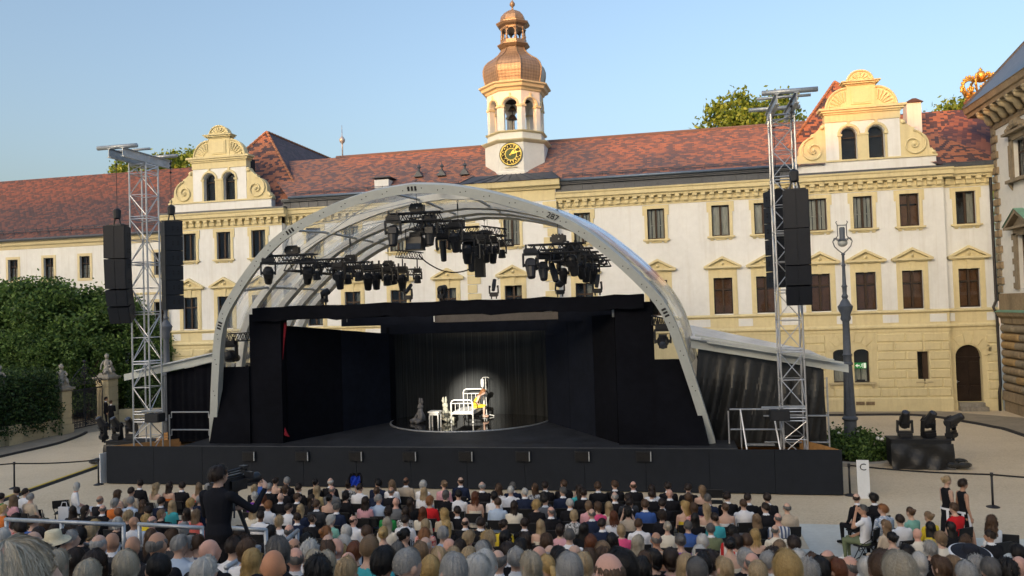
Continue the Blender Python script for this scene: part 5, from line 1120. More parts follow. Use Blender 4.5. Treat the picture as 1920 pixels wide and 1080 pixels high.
# ---------------------------------------------------------------- arched roof
PROF = [(9.4, 1.5), (8.69, 4.12), (8.05, 6.02), (7.15, 7.2), (5.8, 8.47), (4.6, 9.23), (2.9, 9.87), (1.35, 10.24), (0, 10.37)]
_pp = smooth_pts([(w_, z_, 0) for w_, z_ in PROF], 4); HP = [(p.x, p.y) for p in _pp]
FULL = [(-w_, z_) for w_, z_ in HP]+[(w_, z_) for w_, z_ in HP[::-1][1:]]
ARCH = [(28.0, 25.02), (29.35, 28.75), (30.5, 31.8), (31.6, 33.8), (32.6, 35.4)]
def apt(k, w_, z_, grow=0.0): f, a = ARCH[k]; g = 0.045 if k else 0.0; return Vector((SX+w_*(1+g*min(1, (z_-1.5)/4)), f+(a-f)*(z_-1.5)/8.87, z_+(0.22*min(1, (z_-1.5)/6) if k else 0)))
canopy = thing('stage_canopy', 'clear arched stage roof on grey aluminium ribs over the stage', 'stage roof', (SX, 30, SZ0))
ARCHW = mat('lit_rib_profile', (0.78, 0.78, 0.74), 0.5, 0.0, 0.4, var=0.06, scale=1.0)  # inner ribs lightened in colour to look lit
PLATE = mat('dark_number_plate', (0.03, 0.03, 0.033), 0.6)
for k in range(5):
    mb = MB(); hw, hd = (0.15, 0.17) if k == 0 else (0.12, 0.15)
    ctr = [apt(k, *q) for q in FULL]; f, a = ARCH[k]; nrm = Vector((0, 1, -(a-f)/8.87)).normalized(); R = []
    for i, p in enumerate(ctr):
        t = (ctr[min(i+1, len(ctr)-1)]-ctr[max(i-1, 0)]).normalized(); o_ = t.cross(nrm).normalized()
        R.append([p+o_*hw-nrm*hd, p+o_*hw+nrm*hd, p-o_*hw+nrm*hd, p-o_*hw-nrm*hd])
    mb.rings(R); rib = mb.build('roof_arch', ARCHM if k == 0 else ARCHW, canopy, auto=30)
    if k == 0:
        N = len(ctr)
        for j, nm in ((8, '243'), (20, '127'), (32, '126'), (44, '287'), (56, '240')):
            p = ctr[j]; t = (ctr[j+1]-ctr[j-1]).normalized(); o_ = t.cross(nrm).normalized()
            if t.x < 0: t = -t; 
            up = nrm.cross(t); M4 = Matrix((( t.x, up.x, -nrm.x), (t.y, up.y, -nrm.y), (t.z, up.z, -nrm.z)))
            up = -up if up.z < 0 else up; zz = t.cross(up); M3 = Matrix(((t.x, up.x, zz.x), (t.y, up.y, zz.y), (t.z, up.z, zz.z)))
            if nm == '287':
                me = text_mesh(nm, 0.27, 0.008); me.materials.clear(); me.materials.append(PLATE); me.name = 'rib_number'; o = bpy.data.objects.new('rib_number', me); COL.objects.link(o); o.parent = rib; o.matrix_local = Matrix.Translation(p-nrm*(hd+0.012)-Vector(OFF[canopy])) @ M3.to_4x4()
            else:
                mb = MB()
                for q in (-0.12, 0, 0.12): mb.box(p-nrm*(hd+0.006)+t*q, (0.07, 0.15, 0.01), M=M3)
                mb.build('rib_marking', PLATE, rib)
        mb = MB()
        for i in range(3, N-3, 2):
            p = ctr[i]; t = (ctr[i+1]-ctr[i-1]).normalized(); o_ = t.cross(nrm).normalized()
            for q in (-0.09, 0.09): mb.tube(p-nrm*(hd-0.01)+o_*q*0.3+t*q, p-nrm*(hd+0.012)+o_*q*0.3+t*q, 0.02, 6)
        bt = mb.build('bolt', PLATE, rib); bt['kind'] = 'stuff'
# purlins and tie wires
def near(k, w0):
    i = min(range(len(FULL)), key=lambda i: abs(FULL[i][0]-w0)); return apt(k, *FULL[i])
for w0 in (-7.2, -4.6, -0.9, 0.95, 4.6, 7.2):
    for k in range(4):
        mb = MB(); mb.tube(near(k, w0), near(k+1, w0), 0.05, 6); mb.build('purlin', GALV, canopy)
mb = MB()
for k in range(4):
    for a, b in ((-4.6, -0.9), (0.95, 4.6), (-7.2, -4.6), (4.6, 7.2)): mb.tube(near(k, a), near(k+1, b), 0.012, 4); mb.tube(near(k+1, a), near(k, b), 0.012, 4)
mb.build('tie_wire', GALV, canopy)
def film_mat():
    b = NB('clear_roof_film'); v = b.geo()
    t = b.n('ShaderNodeBsdfTransparent'); t.inputs[0].default_value = (0.93, 0.95, 0.97, 1)
    g = b.n('ShaderNodeBsdfGlossy'); g.inputs['Roughness'].default_value = 0.12; g.inputs['Color'].default_value = (0.85, 0.92, 1, 1)
    d = b.n('ShaderNodeBsdfTranslucent'); d.inputs[0].default_value = (0.88, 0.92, 0.97, 1); d2 = b.n('ShaderNodeBsdfDiffuse'); d2.inputs[0].default_value = (0.85, 0.9, 0.96, 1)
    uv = b.n('ShaderNodeUVMap').outputs[0]
    w1 = b.noise(uv, 1.0, 4, 0.55, (1.6, 0.22, 1)); w2 = b.noise(uv, 0.8, 2)
    h = b.math('ADD', w1, b.math('MULTIPLY', w2, 0.4)); b.l(b.bump(h, 0.25, 0.15), g.inputs['Normal'])
    fr = b.n('ShaderNodeLayerWeight'); fr.inputs[0].default_value = 0.35
    dm = b.n('ShaderNodeMixShader'); dm.inputs[0].default_value = 0.5; b.l(d.outputs[0], dm.inputs[1]); b.l(d2.outputs[0], dm.inputs[2])
    m1 = b.n('ShaderNodeMixShader'); b.l(b.ramp(w1, [(0.36, (0.05,)*3), (0.66, (0.42,)*3)]), m1.inputs[0]); b.l(t.outputs[0], m1.inputs[1]); b.l(dm.outputs[0], m1.inputs[2])
    m2 = b.n('ShaderNodeMixShader'); b.l(b.math('ADD', b.math('MULTIPLY', fr.outputs['Fresnel'], 0.5), 0.04), m2.inputs[0]); b.l(m1.outputs[0], m2.inputs[1]); b.l(g.outputs[0], m2.inputs[2]); b.l(m2.outputs[0], b.o.inputs[0]); return b.m
FILM = film_mat()
for k in range(4):
    mb = MB(); N = len(FULL); M_ = 5; out_ = 0.012
    sag = lambda q, u: 0.985 if 0 else 1
    G = [[apt(k, *FULL[i]).lerp(apt(k+1, *FULL[i]), j/M_) + Vector((0, 0, 0.16-0.14*sin(pi*j/M_))) + Vector((FULL[i][0]*0.016*(1-0.6*sin(pi*j/M_)), 0, 0)) for j in range(M_+1)] for i in range(4, N-4)]
    for i in range(len(G)-1):
        for j in range(M_): mb.quad(G[i][j], G[i+1][j], G[i+1][j+1], G[i][j+1], [(k*3+j/M_*2, i*0.5), (k*3+j/M_*2, (i+1)*0.5), (k*3+(j+1)/M_*2, (i+1)*0.5), (k*3+(j+1)/M_*2, i*0.5)])
    mb.build('roof_film', FILM, canopy, smooth=True)
# ---------------------------------------------------------------- side tents
def tent(s, label):
    t = thing('side_tent', label, 'tent', (SX+s*11.5, 30, 0.9)); x = lambda w_: SX+s*w_
    if s < 0: w0, z0, w1, z1, wc, zl = 9.5, 4.72, 13.75, 3.95, 12.0, 1.3
    else: w0, z0, w1, z1, wc, zl = 8.85, 4.85, 14.0, 3.88, 13.25, 1.2
    zf = lambda w_: z0+(z1-z0)*(w_-w0)/(w1-w0)
    for yy in (28.45, 32.5):
        mb = MB(); mb.prism([(x(w0), yy, z0-0.16), (x(w1), yy, z1-0.13), (x(w1), yy, z1+0.13), (x(w0), yy, z0+0.14)], (0, 0.16, 0)); mb.build('roof_beam', ARCHM, t)
    mb = MB(); mb.prism([(x(w0), 28.3, z0+0.15), (x(w1-0.55), 28.3, zf(w1-0.55)+0.14), (x(w1-0.55), 32.8, zf(w1-0.55)+0.24), (x(w0), 32.8, z0+0.5)], (0, 0, 0.05)); mb.build('roof_sheet', mat('milky_roof_sheet', (0.66, 0.70, 0.74), 0.3, 0, 0.5, var=0.12, scale=2, bump=0.6, bscale=1.5), t)
    if s > 0:
        for k in range(3): mb = MB(); mb.prism([(x(9.0+k*0.2), 28.1+k*0.02, zf(9.0)+0.28-k*0.12), (x(13.2+k*0.3), 28.1+k*0.02, zf(13.2)+0.24-k*0.1), (x(13.2+k*0.3), 28.1+k*0.02, zf(13.2)+0.30-k*0.1), (x(9.0+k*0.2), 28.1+k*0.02, zf(9.0)+0.34-k*0.12)], (0, 0.12, 0)); mb.build('sheet_batten', ARCHM, t)
    # hanging cloth with folds
    mb = MB(); nx, nz = 90, 14; wa = w0+0.25
    def cp(i, j):
        u, v = i/nx, j/nz; w_ = wa+(wc-wa)*u; top = zf(w_)-0.17; z = top+(zl-top)*v
        if s > 0:
            ww = u*16+v*1.9; fold = 0.2*abs(sin(ww*1.5))**0.7*(0.35+v*0.6)+0.05*sin(ww*3.7+1)*(0.4+v); fold *= min(1, 0.3+2*v)*(1-0.5*v**4); xs = 0.35*v*(1-u)
        else: fold = 0.03*sin(u*22)+0.02*sin(u*51); xs = 0
        return (x(w_-xs), 28.75-fold, z)
    for i in range(nx):
        for j in range(nz): mb.quad(cp(i, j), cp(i+1, j), cp(i+1, j+1), cp(i, j+1))
    mb.build('side_cloth', TARP if s > 0 else BLACKF, t, smooth=True)
    mb = MB(); mb.b2(min(x(wa), x(wc)), max(x(wa), x(wc)), 32.4, 32.45, 0.9, 4.2); mb.quad((x(wc), 28.75, 0.9), (x(wc), 32.4, 0.9), (x(wc), 32.4, zf(wc)), (x(wc), 28.75, zf(wc)-0.2)); mb.build('back_cloth', BLACKF, t)
    if s > 0:
        mb = MB()
        for yy in (28.5, 29.6): mb.tube((x(13.3), yy, 0.95), (x(13.3), yy, 3.6), 0.03, 6)
        for zz in (1.4, 2.3): mb.tube((x(11.2), 28.5, zz), (x(13.3), 28.5, zz), 0.03, 6); mb.tube((x(13.3), 28.5, zz), (x(13.3), 29.6, zz), 0.03, 6)
        mb.build('scaffold_pole', GALV, t)
tent(-1, 'low side tent with dark flat cloth left of the stage arch'); tent(1, 'low side tent with shiny black folded plastic wall right of the stage arch')
# ---------------------------------------------------------------- lattice masts
def mast(x, y, label, s):
    t = thing('lattice_mast', label, 'lattice mast', (x, y, 0.95), 'silver lattice masts carrying the line arrays'); h = 0.37
    zs = [1.0, 2.35, 2.65, 4.6, 6.55, 8.5, 10.3, 12.1]; cs = [(x-h, y-h), (x+h, y-h), (x+h, y+h), (x-h, y+h)]
    for k in range(len(zs)-1):
        z0, z1 = zs[k], zs[k+1]; mb = MB()
        for c in cs: mb.tube((*c, z0), (*c, z1), 0.032, 6)
        for i in range(4):
            a, b = cs[i], cs[(i+1) % 4]
            mb.tube((*a, z0+0.04), (*b, z0+0.04), 0.02, 5); mb.tube((*a, z1-0.06), (*b, z1-0.06), 0.02, 5)
            if z1-z0 > 0.6:
                zm = (z0+z1)/2; fl = (i+k) % 2
                mb.tube((*(a if fl else b), z0+0.05), (*(b if fl else a), zm), 0.018, 5); mb.tube((*(b if fl else a), zm), (*(a if fl else b), z1-0.07), 0.018, 5); mb.tube((*a, zm), (*b, zm), 0.014, 5)
        mb.build('mast_section', ALU, t)
    mb = MB()
    for q in (-0.25, 0.25): mb.b2(x-0.55, x+0.55, y+q-0.05, y+q+0.05, 0.92, 1.05); mb.b2(x+q-0.05, x+q+0.05, y-0.55, y+0.55, 1.05, 1.12)
    mb.build('foot_beam', mat('pale_timber', (0.50, 0.42, 0.28), 0.8, var=0.2), t)
    mb = MB()
    for c in cs: mb.tube((*c, 12.1), (*c, 12.45), 0.032, 6)
    for i in range(4): mb.tube((*cs[i], 12.1), (*cs[(i+1) % 4], 12.4), 0.022, 5); mb.tube((*cs[i], 12.4), (*cs[(i+1) % 4], 12.4), 0.03, 5)
    mb.build('mast_head', ALU, t)
    # two I-beams towards the audience, round pipes across them
    for q in (-0.3, 0.3):
        mb = MB(); xx = x+q; mb.b2(xx-0.012, xx+0.012, y-1.6, y+1.3, 12.48, 12.78)
        for zz in (12.46, 12.78): mb.b2(xx-0.07, xx+0.07, y-1.6, y+1.3, zz, zz+0.025)
        mb.build('head_beam', GALV, t)
    for (px_, yy, zz, r) in ((s*0.12, y-1.35, 12.9, 0.085), (s*0.0, y-0.75, 12.88, 0.05), (s*-0.1, y+0.8, 12.89, 0.075)):
        mb = MB(); mb.tube((x+px_-0.85, yy, zz), (x+px_+0.85, yy, zz), r, 10); mb.build('cross_pipe', GALV, t, smooth=True)
    return t
MLx, MRx, MY = -20.6, 3.62, 27.75
mast(MLx, MY, 'silver lattice mast left of the stage, carrying black line arrays', -1); mast(MRx, MY, 'silver lattice mast right of the stage, in front of the plastic-walled tent', 1)
def line_array(x, y, ztop, boxes, rz, wd, hs, curve, label, chain_top):
    t = thing('line_array', label, 'loudspeaker', (x, y, ztop), 'black hanging line array loudspeakers'); R0 = Matrix.Rotation(rz, 3, 'Z')
    P = Vector((x, y, ztop)); ang = 0.0; p = P.copy()
    for k in range(boxes):
        h = hs[k]; ang = curve[k]; Rk = R0 @ Matrix.Rotation(ang, 3, 'X')
        c = p + Rk @ Vector((0, 0, -h/2)); mb = MB(); dpt = 0.66
        A = [(-wd/2, -dpt/2, -h/2+0.008), (wd/2, -dpt/2, -h/2+0.008), (wd*0.47, dpt/2, -h/2+0.01), (-wd*0.47, dpt/2, -h/2+0.01)]
        V = [c+Rk @ Vector(a) for a in A]+[c+Rk @ Vector((a[0], a[1], h/2-0.008 if a[1] < 0 else h/2-0.02)) for a in A]
        mb.add(V, [(0, 3, 2, 1), (4, 5, 6, 7), (0, 1, 5, 4), (1, 2, 6, 5), (2, 3, 7, 6), (3, 0, 4, 7)])
        bx = mb.build('speaker_box', BLACKB, t)
        mb = MB(); mb.box(c+Rk @ Vector((-wd*0.24, -dpt/2-0.012, 0)), (wd*0.46, 0.03, h-0.008), M=Rk); mb.box(c+Rk @ Vector((wd*0.24, -dpt/2-0.012, 0)), (wd*0.46, 0.03, h-0.008), M=Rk); mb.box(c+Rk @ Vector((0, -dpt/2, 0)), (0.03, 0.02, h-0.03), M=Rk)
        mb.build('grille', mat('line_array_grille', (0.010, 0.012, 0.018), 0.5, 0.1, 0.4), bx)
        mb = MB()
        for sx in (-1, 1):
            for yy in (-0.05, 0.14):
                for zz in ([-h*0.25, h*0.25] if h > 0.7 else [0.0]):
                    for dz in (-0.05, 0.05): mb.box(c+Rk @ Vector((sx*(wd*0.46), yy, zz+dz)), (0.05, 0.06, 0.06), M=Rk)
        mb.build('handle_recess', RUBBER, bx)
        p = p + Rk @ Vector((0, 0, -h))
    mb = MB(); mb.b2(x-wd*0.4, x+wd*0.4, y-0.2, y+0.25, ztop+0.01, ztop+0.06); mb.tube((x-0.15, y, ztop+0.06), (x-0.1, y, ztop+0.3), 0.03, 6); mb.tube((x+0.15, y, ztop+0.06), (x+0.1, y, ztop+0.3), 0.03, 6)
    mb.lathe([(0.06, ztop+0.28), (0.14, ztop+0.32), (0.15, ztop+0.62), (0.1, ztop+0.68), (0.03, ztop+0.72)], (x, y, 0), 10); mb.build('hoist', BLACKP, t)
    mb = MB(); mb.tube((x, y, ztop+0.7), (x, y, chain_top), 0.012, 5)
    for zz in (0.15, 0.3, 0.5): mb.sphere((x, y, chain_top-zz), 0.05, 6, 5)
    mb.build('chain', IRON, t); return t
line_array(-21.05, 26.75, 9.9, 4, 0.3, 0.8, [1.25, 1.15, 0.62, 0.66], [0.0, 0.07, 0.22, 0.42], 'curved black line array hanging left of the left mast, in front of the trees', 12.8)
line_array(-20.2, 28.9, 10.25, 6, -0.75, 0.86, [0.6]*6, [0]*6, 'straight black line array with six boxes right of the left mast', 12.8)
line_array(3.82, 26.75, 9.75, 4, -0.08, 0.78, [1.22, 1.16, 0.62, 0.62], [0.0, 0.04, 0.12, 0.26], 'large curved black line array in front of the right mast', 12.8)
line_array(3.5, 28.75, 10.05, 6, 0.55, 0.66, [0.56]*6, [0]*6, 'narrow straight black line array behind the right mast, on its stage side', 12.8)
# speaker boxes on mast brackets, rails, stair
for x, z, lab in ((-19.75, 2.7, 'black box speaker on a bracket low on the left lattice mast'), (3.1, 2.72, 'black box speaker on a bracket low on the right lattice mast')):
    t = thing('monitor_speaker', lab, 'loudspeaker', (x, 27.1, z)); mb = MB(); mb.b2(x-0.3, x+0.3, 26.8, 27.2, z-0.35, z-0.02); mb.build('cabinet', BLACKB, t); mb = MB(); mb.b2(x-0.27, x+0.27, 26.77, 26.8, z-0.32, z-0.05); mb.build('grille', BLACKP, t)
    mb = MB(); mb.tube((x-0.55, 27.0, z+0.06), (x+0.8 if x > 0 else x+0.35, 27.0, z+0.06), 0.03, 6); mb.tube((x, 27.0, z-0.02), (x, 27.0, z+0.06), 0.02, 5); mb.build('bracket', GALV, t)
t = thing('guard_rail', 'silver tube guard rail on the side deck left of the stage arch', 'railing', (-19.1, 28.3, 1.2))
mb = MB()
for zz in (2.55, 1.85): mb.tube((-19.95, 28.3, zz), (-18.3, 28.3, zz), 0.028, 6)
for xx in (-20.05, -18.25): mb.tube((xx, 28.3, 1.0), (xx, 28.3, 2.45), 0.028, 6)
for xx, s in ((-19.95, -1), (-18.3, 1)):
    for zz in (2.55, 1.85): mb.tube((xx, 28.3, zz), (xx, 28.3, zz-0.22), 0.02, 5); mb.tube((xx, 28.3, zz-0.22), (xx+s*0.1, 28.3, zz-0.22), 0.02, 5)
mb.build('rail_frame', ALU, t)
t = thing('stage_stair', 'silver tube stair with handrails on the side deck beside the right mast', 'stairs', (2.3, 27.8, 0.95))
mb = MB()
for zz in (2.6, 1.92): mb.tube((1.6, 27.95, zz), (3.3, 27.95, zz), 0.028, 6)
for xx in (1.55, 1.95, 3.3): mb.tube((xx, 27.95, 0.95), (xx, 27.95, 2.55), 0.028, 6)
for xx in (1.95, 3.0): mb.tube((xx, 27.95, 2.6), (xx+0.15, 27.1, 1.0), 0.03, 6)
mb.build('handrail', ALU, t)
for k in range(3): mb = MB(); mb.b2(2.05, 3.0, 27.15+k*0.28, 27.4+k*0.28, 0.98+k*0.22, 1.02+k*0.22); mb.build('step', ALU, t)
# ---------------------------------------------------------------- lighting trusses over the stage
def ladder(mb, a, b, h, n, up=(0, 0, 1), r=0.03):
    a, b, up = Vector(a), Vector(b), Vector(up)*h
    mb.tube(a, b, r, 6); mb.tube(a-up, b-up, r, 6)
    for i in range(n): p, q = a.lerp(b, i/n), a.lerp(b, (i+0.5)/n); e = a.lerp(b, (i+1)/n); mb.tube(p-up, q, r*0.6, 5); mb.tube(q, e-up, r*0.6, 5)
TRS = [(-13.4, 8.28, 25.8, 37.5, 6, 'lattice lighting truss over the left half of the stage'), (-8.72, 9.52, 25.8, 37.8, 6, 'highest lighting truss over the middle of the stage'), (-3.85, 8.22, 25.8, 36.0, 6, 'lighting truss over the right half of the stage')]
for x, z, ya, yb, n, lab in TRS:
    t = thing('lighting_truss', 'black '+lab, 'truss', (x, ya, z), 'black lighting trusses under the arched roof')
    mb = MB()
    for q in (-0.2, 0.2): ladder(mb, (x+q, ya, z-0.05), (x+q, yb, z-0.05), 0.38, 16)
    for i in range(17): yy = ya+(yb-ya)*i/16; mb.tube((x-0.2, yy, z-0.05), (x+0.2, yy, z-0.05), 0.018, 5); mb.tube((x-0.2, yy, z-0.43), (x+0.2, yy, z-0.43), 0.018, 5)
    mb.build('spine_truss', BLACKP, t)
    for i in range(n):
        yy = ya+(yb-ya)*(i/(n-1))**0.9; mb = MB(); ladder(mb, (x-0.95, yy, z+0.12), (x+0.95, yy, z+0.12), 0.28, 6); ladder(mb, (x-0.95, yy+0.3, z+0.12), (x+0.95, yy+0.3, z+0.12), 0.28, 6); mb.build('cross_ladder', BLACKP, t)
def roof_z(y): 
    return 10.2
HO = 'chain hoists hanging from the roof arches'
ho = proto('chain_hoist', 'x', 'chain hoist', HO)
mb = MB(); mb.b2(-0.2, 0.2, -0.12, 0.12, 0.0, 0.26); mb.b2(-0.26, -0.2, -0.08, 0.08, 0.05, 0.2); mb.b2(0.2, 0.27, -0.1, 0.1, 0.02, 0.24)
for q in (-0.15, -0.05, 0.05, 0.15): mb.b2(q-0.02, q+0.02, -0.08, 0.08, 0.26, 0.3)
mb.build('motor_body', BLACKP, ho)
mb = MB(); mb.tube((0, 0, 0.28), (0, 0, 1.0), 0.01, 5); mb.tube((0, 0, 0.7), (0, 0, 0.95), 0.035, 6); mb.path([(0, 0, 0.95), (0.05, 0, 1.02), (0.02, 0, 1.1), (-0.04, 0, 1.05)], 0.018, 5); mb.build('chain', IRON, ho)
mb = MB(); mb.sphere((0.05, -0.13, 0.12), 0.03, 6, 5); mb.build('pilot_lamp', LENSM, ho)
i = 0
for (x, z, ya, yb, n, lab), nmn in zip(TRS, ('left', 'middle', 'right')):
    for kk, f in ((0, 'front'), (2, 'central'), (4, 'rear')):
        yy = ya+(yb-ya)*(kk/(n-1))**0.9; o = ho if i == 0 else dup(ho); i += 1
        o.location = (x+0.05, yy+0.15, z+0.16); o['label'] = 'black chain hoist at the %s end of the %s lighting truss' % (f, nmn) if f != 'central' else 'black chain hoist halfway along the %s lighting truss' % nmn
        # the suspension wire up to the arch
for (x, z, ya, yb, n, lab), nmn in zip(TRS, ('left', 'middle', 'right')):
    for kk in (0, 2, 4):
        yy = ya+(yb-ya)*(kk/(n-1))**0.9; zt = 10.35-0.028*(x-SX)**2
        mb = MB(); mb.tube((x+0.05, yy+0.15, z+1.1), (x+0.05, yy+0.15, max(zt, z+1.2)), 0.01, 4); tag(mb.build('suspension_wire', IRON), 'thin wire from the roof arch to the %s hoist of the %s lighting truss' % ({0: 'front', 2: 'central', 4: 'rear'}[kk], nmn), 'wire', 'wires holding the hoists')
# moving heads
ML = 'black moving head lamps on the trusses'
def head_mesh(kind):
    mb = MB(); 
    if kind == 0: prof = [(0.05, 0.24), (0.15, 0.22), (0.2, 0.12), (0.21, 0.0), (0.19, -0.12), (0.15, -0.38), (0.14, -0.48), (0.12, -0.5)]
    elif kind == 1: prof = [(0.05, 0.2), (0.17, 0.18), (0.2, 0.05), (0.2, -0.1), (0.22, -0.24), (0.22, -0.3), (0.19, -0.3)]
    else: prof = [(0.04, 0.3), (0.1, 0.28), (0.11, 0.1), (0.13, -0.1), (0.115, -0.45), (0.11, -0.5)]
    mb.lathe(prof, (0, 0, 0), 12)
    if kind == 0: mb.b2(-0.14, 0.14, -0.22, -0.14, -0.1, 0.12); mb.b2(-0.14, 0.14, 0.14, 0.22, -0.1, 0.12)
    for s in (-1, 1): mb.tube((s*0.19, 0, 0), (s*0.27, 0, 0), 0.06, 8)
    return mb.mesh('lamp_head', BLACKP, smooth=False), prof
mb = MB(); mb.b2(-0.24, 0.24, -0.15, 0.15, 0.42, 0.56); mb.b2(-0.2, 0.2, -0.12, 0.12, 0.56, 0.6); mb.b2(-0.1, 0.1, -0.16, -0.15, 0.46, 0.52)
for q in (-0.15, 0.15): mb.b2(q-0.03, q+0.03, -0.04, 0.04, 0.6, 0.74)
m_base = mb.mesh('lamp_base', BLACKP)
mb = MB(); mb.b2(-0.29, 0.29, -0.09, 0.09, 0.34, 0.42)
for s in (-1, 1): mb.prism([(s*0.23, -0.09, 0.36), (s*0.30, -0.09, 0.36), (s*0.29, -0.06, -0.07), (s*0.235, -0.06, -0.07)], (0, 0.15, 0))
m_yoke = mb.mesh('lamp_yoke', BLACKP)
HM = [head_mesh(k) for k in range(3)]
def lens(kind, m=LENSD):
    r, z = [(0.12, -0.502), (0.19, -0.302), (0.105, -0.502)][kind]; mb = MB(); mb.lathe([(r, z), (r*0.6, z-0.02), (0.0, z-0.03)], (0, 0, 0), 12, cap=False); return mb.mesh('lens', m, smooth=True)
LM = [lens(k) for k in range(3)]
def moving_head(pos, kind, pan, tilt, label, s=1.0, stand=False, cat='stage lamp', group=ML):
    t = thing('moving_head_lamp', label, cat, pos, group); t.rotation_euler = (pi if stand else 0, 0, pan if not stand else -pan); t.scale = (s,)*3
    share('lamp_base', m_base, t); share('lamp_yoke', m_yoke, t)
    h = share('lamp_head', HM[kind][0], t, (0, 0, 0), (tilt, 0, 0)); share('lens', LM[kind], h); return t
TB = {'L': TRS[0], 'C': TRS[1], 'R': TRS[2]}
LAMPS = [
 ('L', 503, 512, 25.7, 0, 0.5, 0.75, 1.0, 'moving head at the front left corner of the left truss, tilted outwards'), ('L', 577, 512, 26.4, 0, 0.5, 0.7, 1.0, 'moving head under the blinder side of the left truss, aimed down to the right'),
 ('L', 594, 515, 27.6, 1, 0, 0.2, 0.7, 'short round lamp behind the second head of the left truss'), ('L', 636, 520, 28.4, 0, -0.2, 0.15, 1.0, 'third big moving head of the left truss, pointing straight down'), ('L', 652, 522, 28.8, 1, 0.3, 0.3, 0.75, 'round lamp touching the third head of the left truss'),
 ('L', 672, 517, 29.4, 1, 0.0, 0.1, 0.75, 'round lamp halfway along the left truss'), ('L', 690, 523, 30.2, 0, 0.4, 0.5, 1.05, 'moving head halfway along the left truss, tilted to the right'), ('L', 705, 521, 31, 0, 0, 0.1, 1.05, 'moving head past the middle of the left truss'),
 ('L', 726, 524, 32, 1, 0, 0.2, 0.9, 'round lamp in the rear half of the left truss'), ('L', 736, 522, 32.5, 1, 0, 0.3, 0.9, 'second round lamp in the rear half of the left truss'), ('L', 754, 525, 33.5, 0, 0, 0.1, 1.1, 'moving head near the rear of the left truss'), ('L', 783, 522, 35, 1, 0, 0.0, 0.8, 'small round lamp at the far rear end of the left truss'),
 ('C', 737, 436, 25.6, 0, 0.2, -0.25, 1.05, 'leftmost big moving head of the middle truss'), ('C', 806, 434, 26.2, 0, 0.1, -0.1, 1.05, 'big moving head right of the flood box on the middle truss'), ('C', 800, 452, 27, 1, 0, 0.2, 0.7, 'small round lamp half hidden by the big middle heads'),
 ('C', 853, 448, 27.6, 0, -0.1, 0.2, 1.05, 'third big moving head of the middle truss'), ('C', 831, 466, 27.8, 2, 0, 0.1, 1.0, 'slim tube lamp hanging below the middle truss'), ('C', 876, 470, 29.4, 0, 0.2, 0.2, 1.1, 'moving head in the dense cluster of the middle truss'),
 ('C', 884, 481, 29.8, 2, 0, 0.0, 1.25, 'slim grey tube lamp at the bottom of the middle cluster'), ('C', 898, 466, 31, 1, 0.2, 0.3, 1.0, 'round lamp behind the cluster of the middle truss'), ('C', 911, 472, 32.4, 0, 0, 0.2, 1.0, 'moving head in the rear third of the middle truss'),
 ('C', 924, 472, 33.4, 0, 0, 0.0, 1.1, 'pointed moving head near the rear of the middle truss'), ('C', 941, 474, 35, 1, 0, 0.1, 0.85, 'small round lamp at the rear end of the middle truss'),
 ('R', 995, 497, 25.7, 0, 0.3, -0.35, 1.0, 'big moving head at the left front of the right truss'), ('R', 1018, 503, 26.3, 0, 0.3, -0.45, 0.95, 'second moving head of the right truss, tilted left'), ('R', 1037, 506, 26.9, 2, 0.5, -0.6, 1.0, 'slanted tube lamp of the right truss'),
 ('R', 1073, 491, 26.4, 0, -0.4, 0.35, 1.05, 'big moving head on the right side of the right truss'), ('R', 1086, 500, 27.6, 0, -0.4, 0.5, 1.0, 'moving head behind the right side head, turned right'), ('R', 1056, 512, 28, 0, 0, 0.1, 0.85, 'lowest moving head under the right truss'),
 ('R', 1098, 505, 29.4, 0, 0, 0.15, 1.05, 'moving head in the rear half of the right truss'), ('R', 1111, 508, 30.6, 0, 0, 0.1, 1.1, 'moving head at the rear right of the right truss')]
for tr, px_, py_, Y, kind, pan, tilt, s, lab in LAMPS:
    p = PY(px_, py_, Y); zt = TB[tr][1]
    moving_head((p.x, Y, p.z), kind, pan, tilt, lab, s*0.92)
    dz = zt-0.16-(p.z+0.68*s)
# four-lamp blinders
BL = 'four-lens blinder lamps'
def blinder(pos, rz, tilt, label):
    t = thing('blinder_lamp', label, 'stage lamp', pos, BL); t.rotation_euler = (0, 0, rz); R = Matrix.Rotation(tilt, 3, 'X'); mb = MB()
    for a in (-0.16, 0.16):
        for b in (-0.16, 0.16): mb.box(R @ Vector((a, 0, b)), (0.29, 0.2, 0.29), M=R)
    mb.box((0, 0.14, 0), (0.5, 0.12, 0.5), M=R); mb.build('housing', BLACKP, t)
    for a in (-0.16, 0.16):
        for b in (-0.16, 0.16):
            mb = MB(); mb.lathe([(0.115, 0.1), (0.1, 0.125), (0.05, 0.14), (0.0, 0.145)], R @ Vector((a, 0, b)), 14, M=R @ Matrix.Rotation(pi/2, 3, 'X'), cap=False); mb.build('lens', LENSM, t, smooth=True)
for (px_, py_, Y, rz, lab) in ((524, 492, 25.55, 0.1, 'four-lens blinder on the front of the left lighting truss'), (769, 416, 25.6, 0.1, 'four-lens blinder on the front of the middle lighting truss'), (1031, 475, 25.55, -0.1, 'four-lens blinder on the front of the right lighting truss'), (403, 636, 27.4, 0.5, 'four-lens blinder on the left side bracket of the arch'), (1248, 612, 27.4, -0.2, 'four-lens blinder right of the portal by the arch')):
    blinder(PY(px_, py_, Y), rz, 0.2, lab)
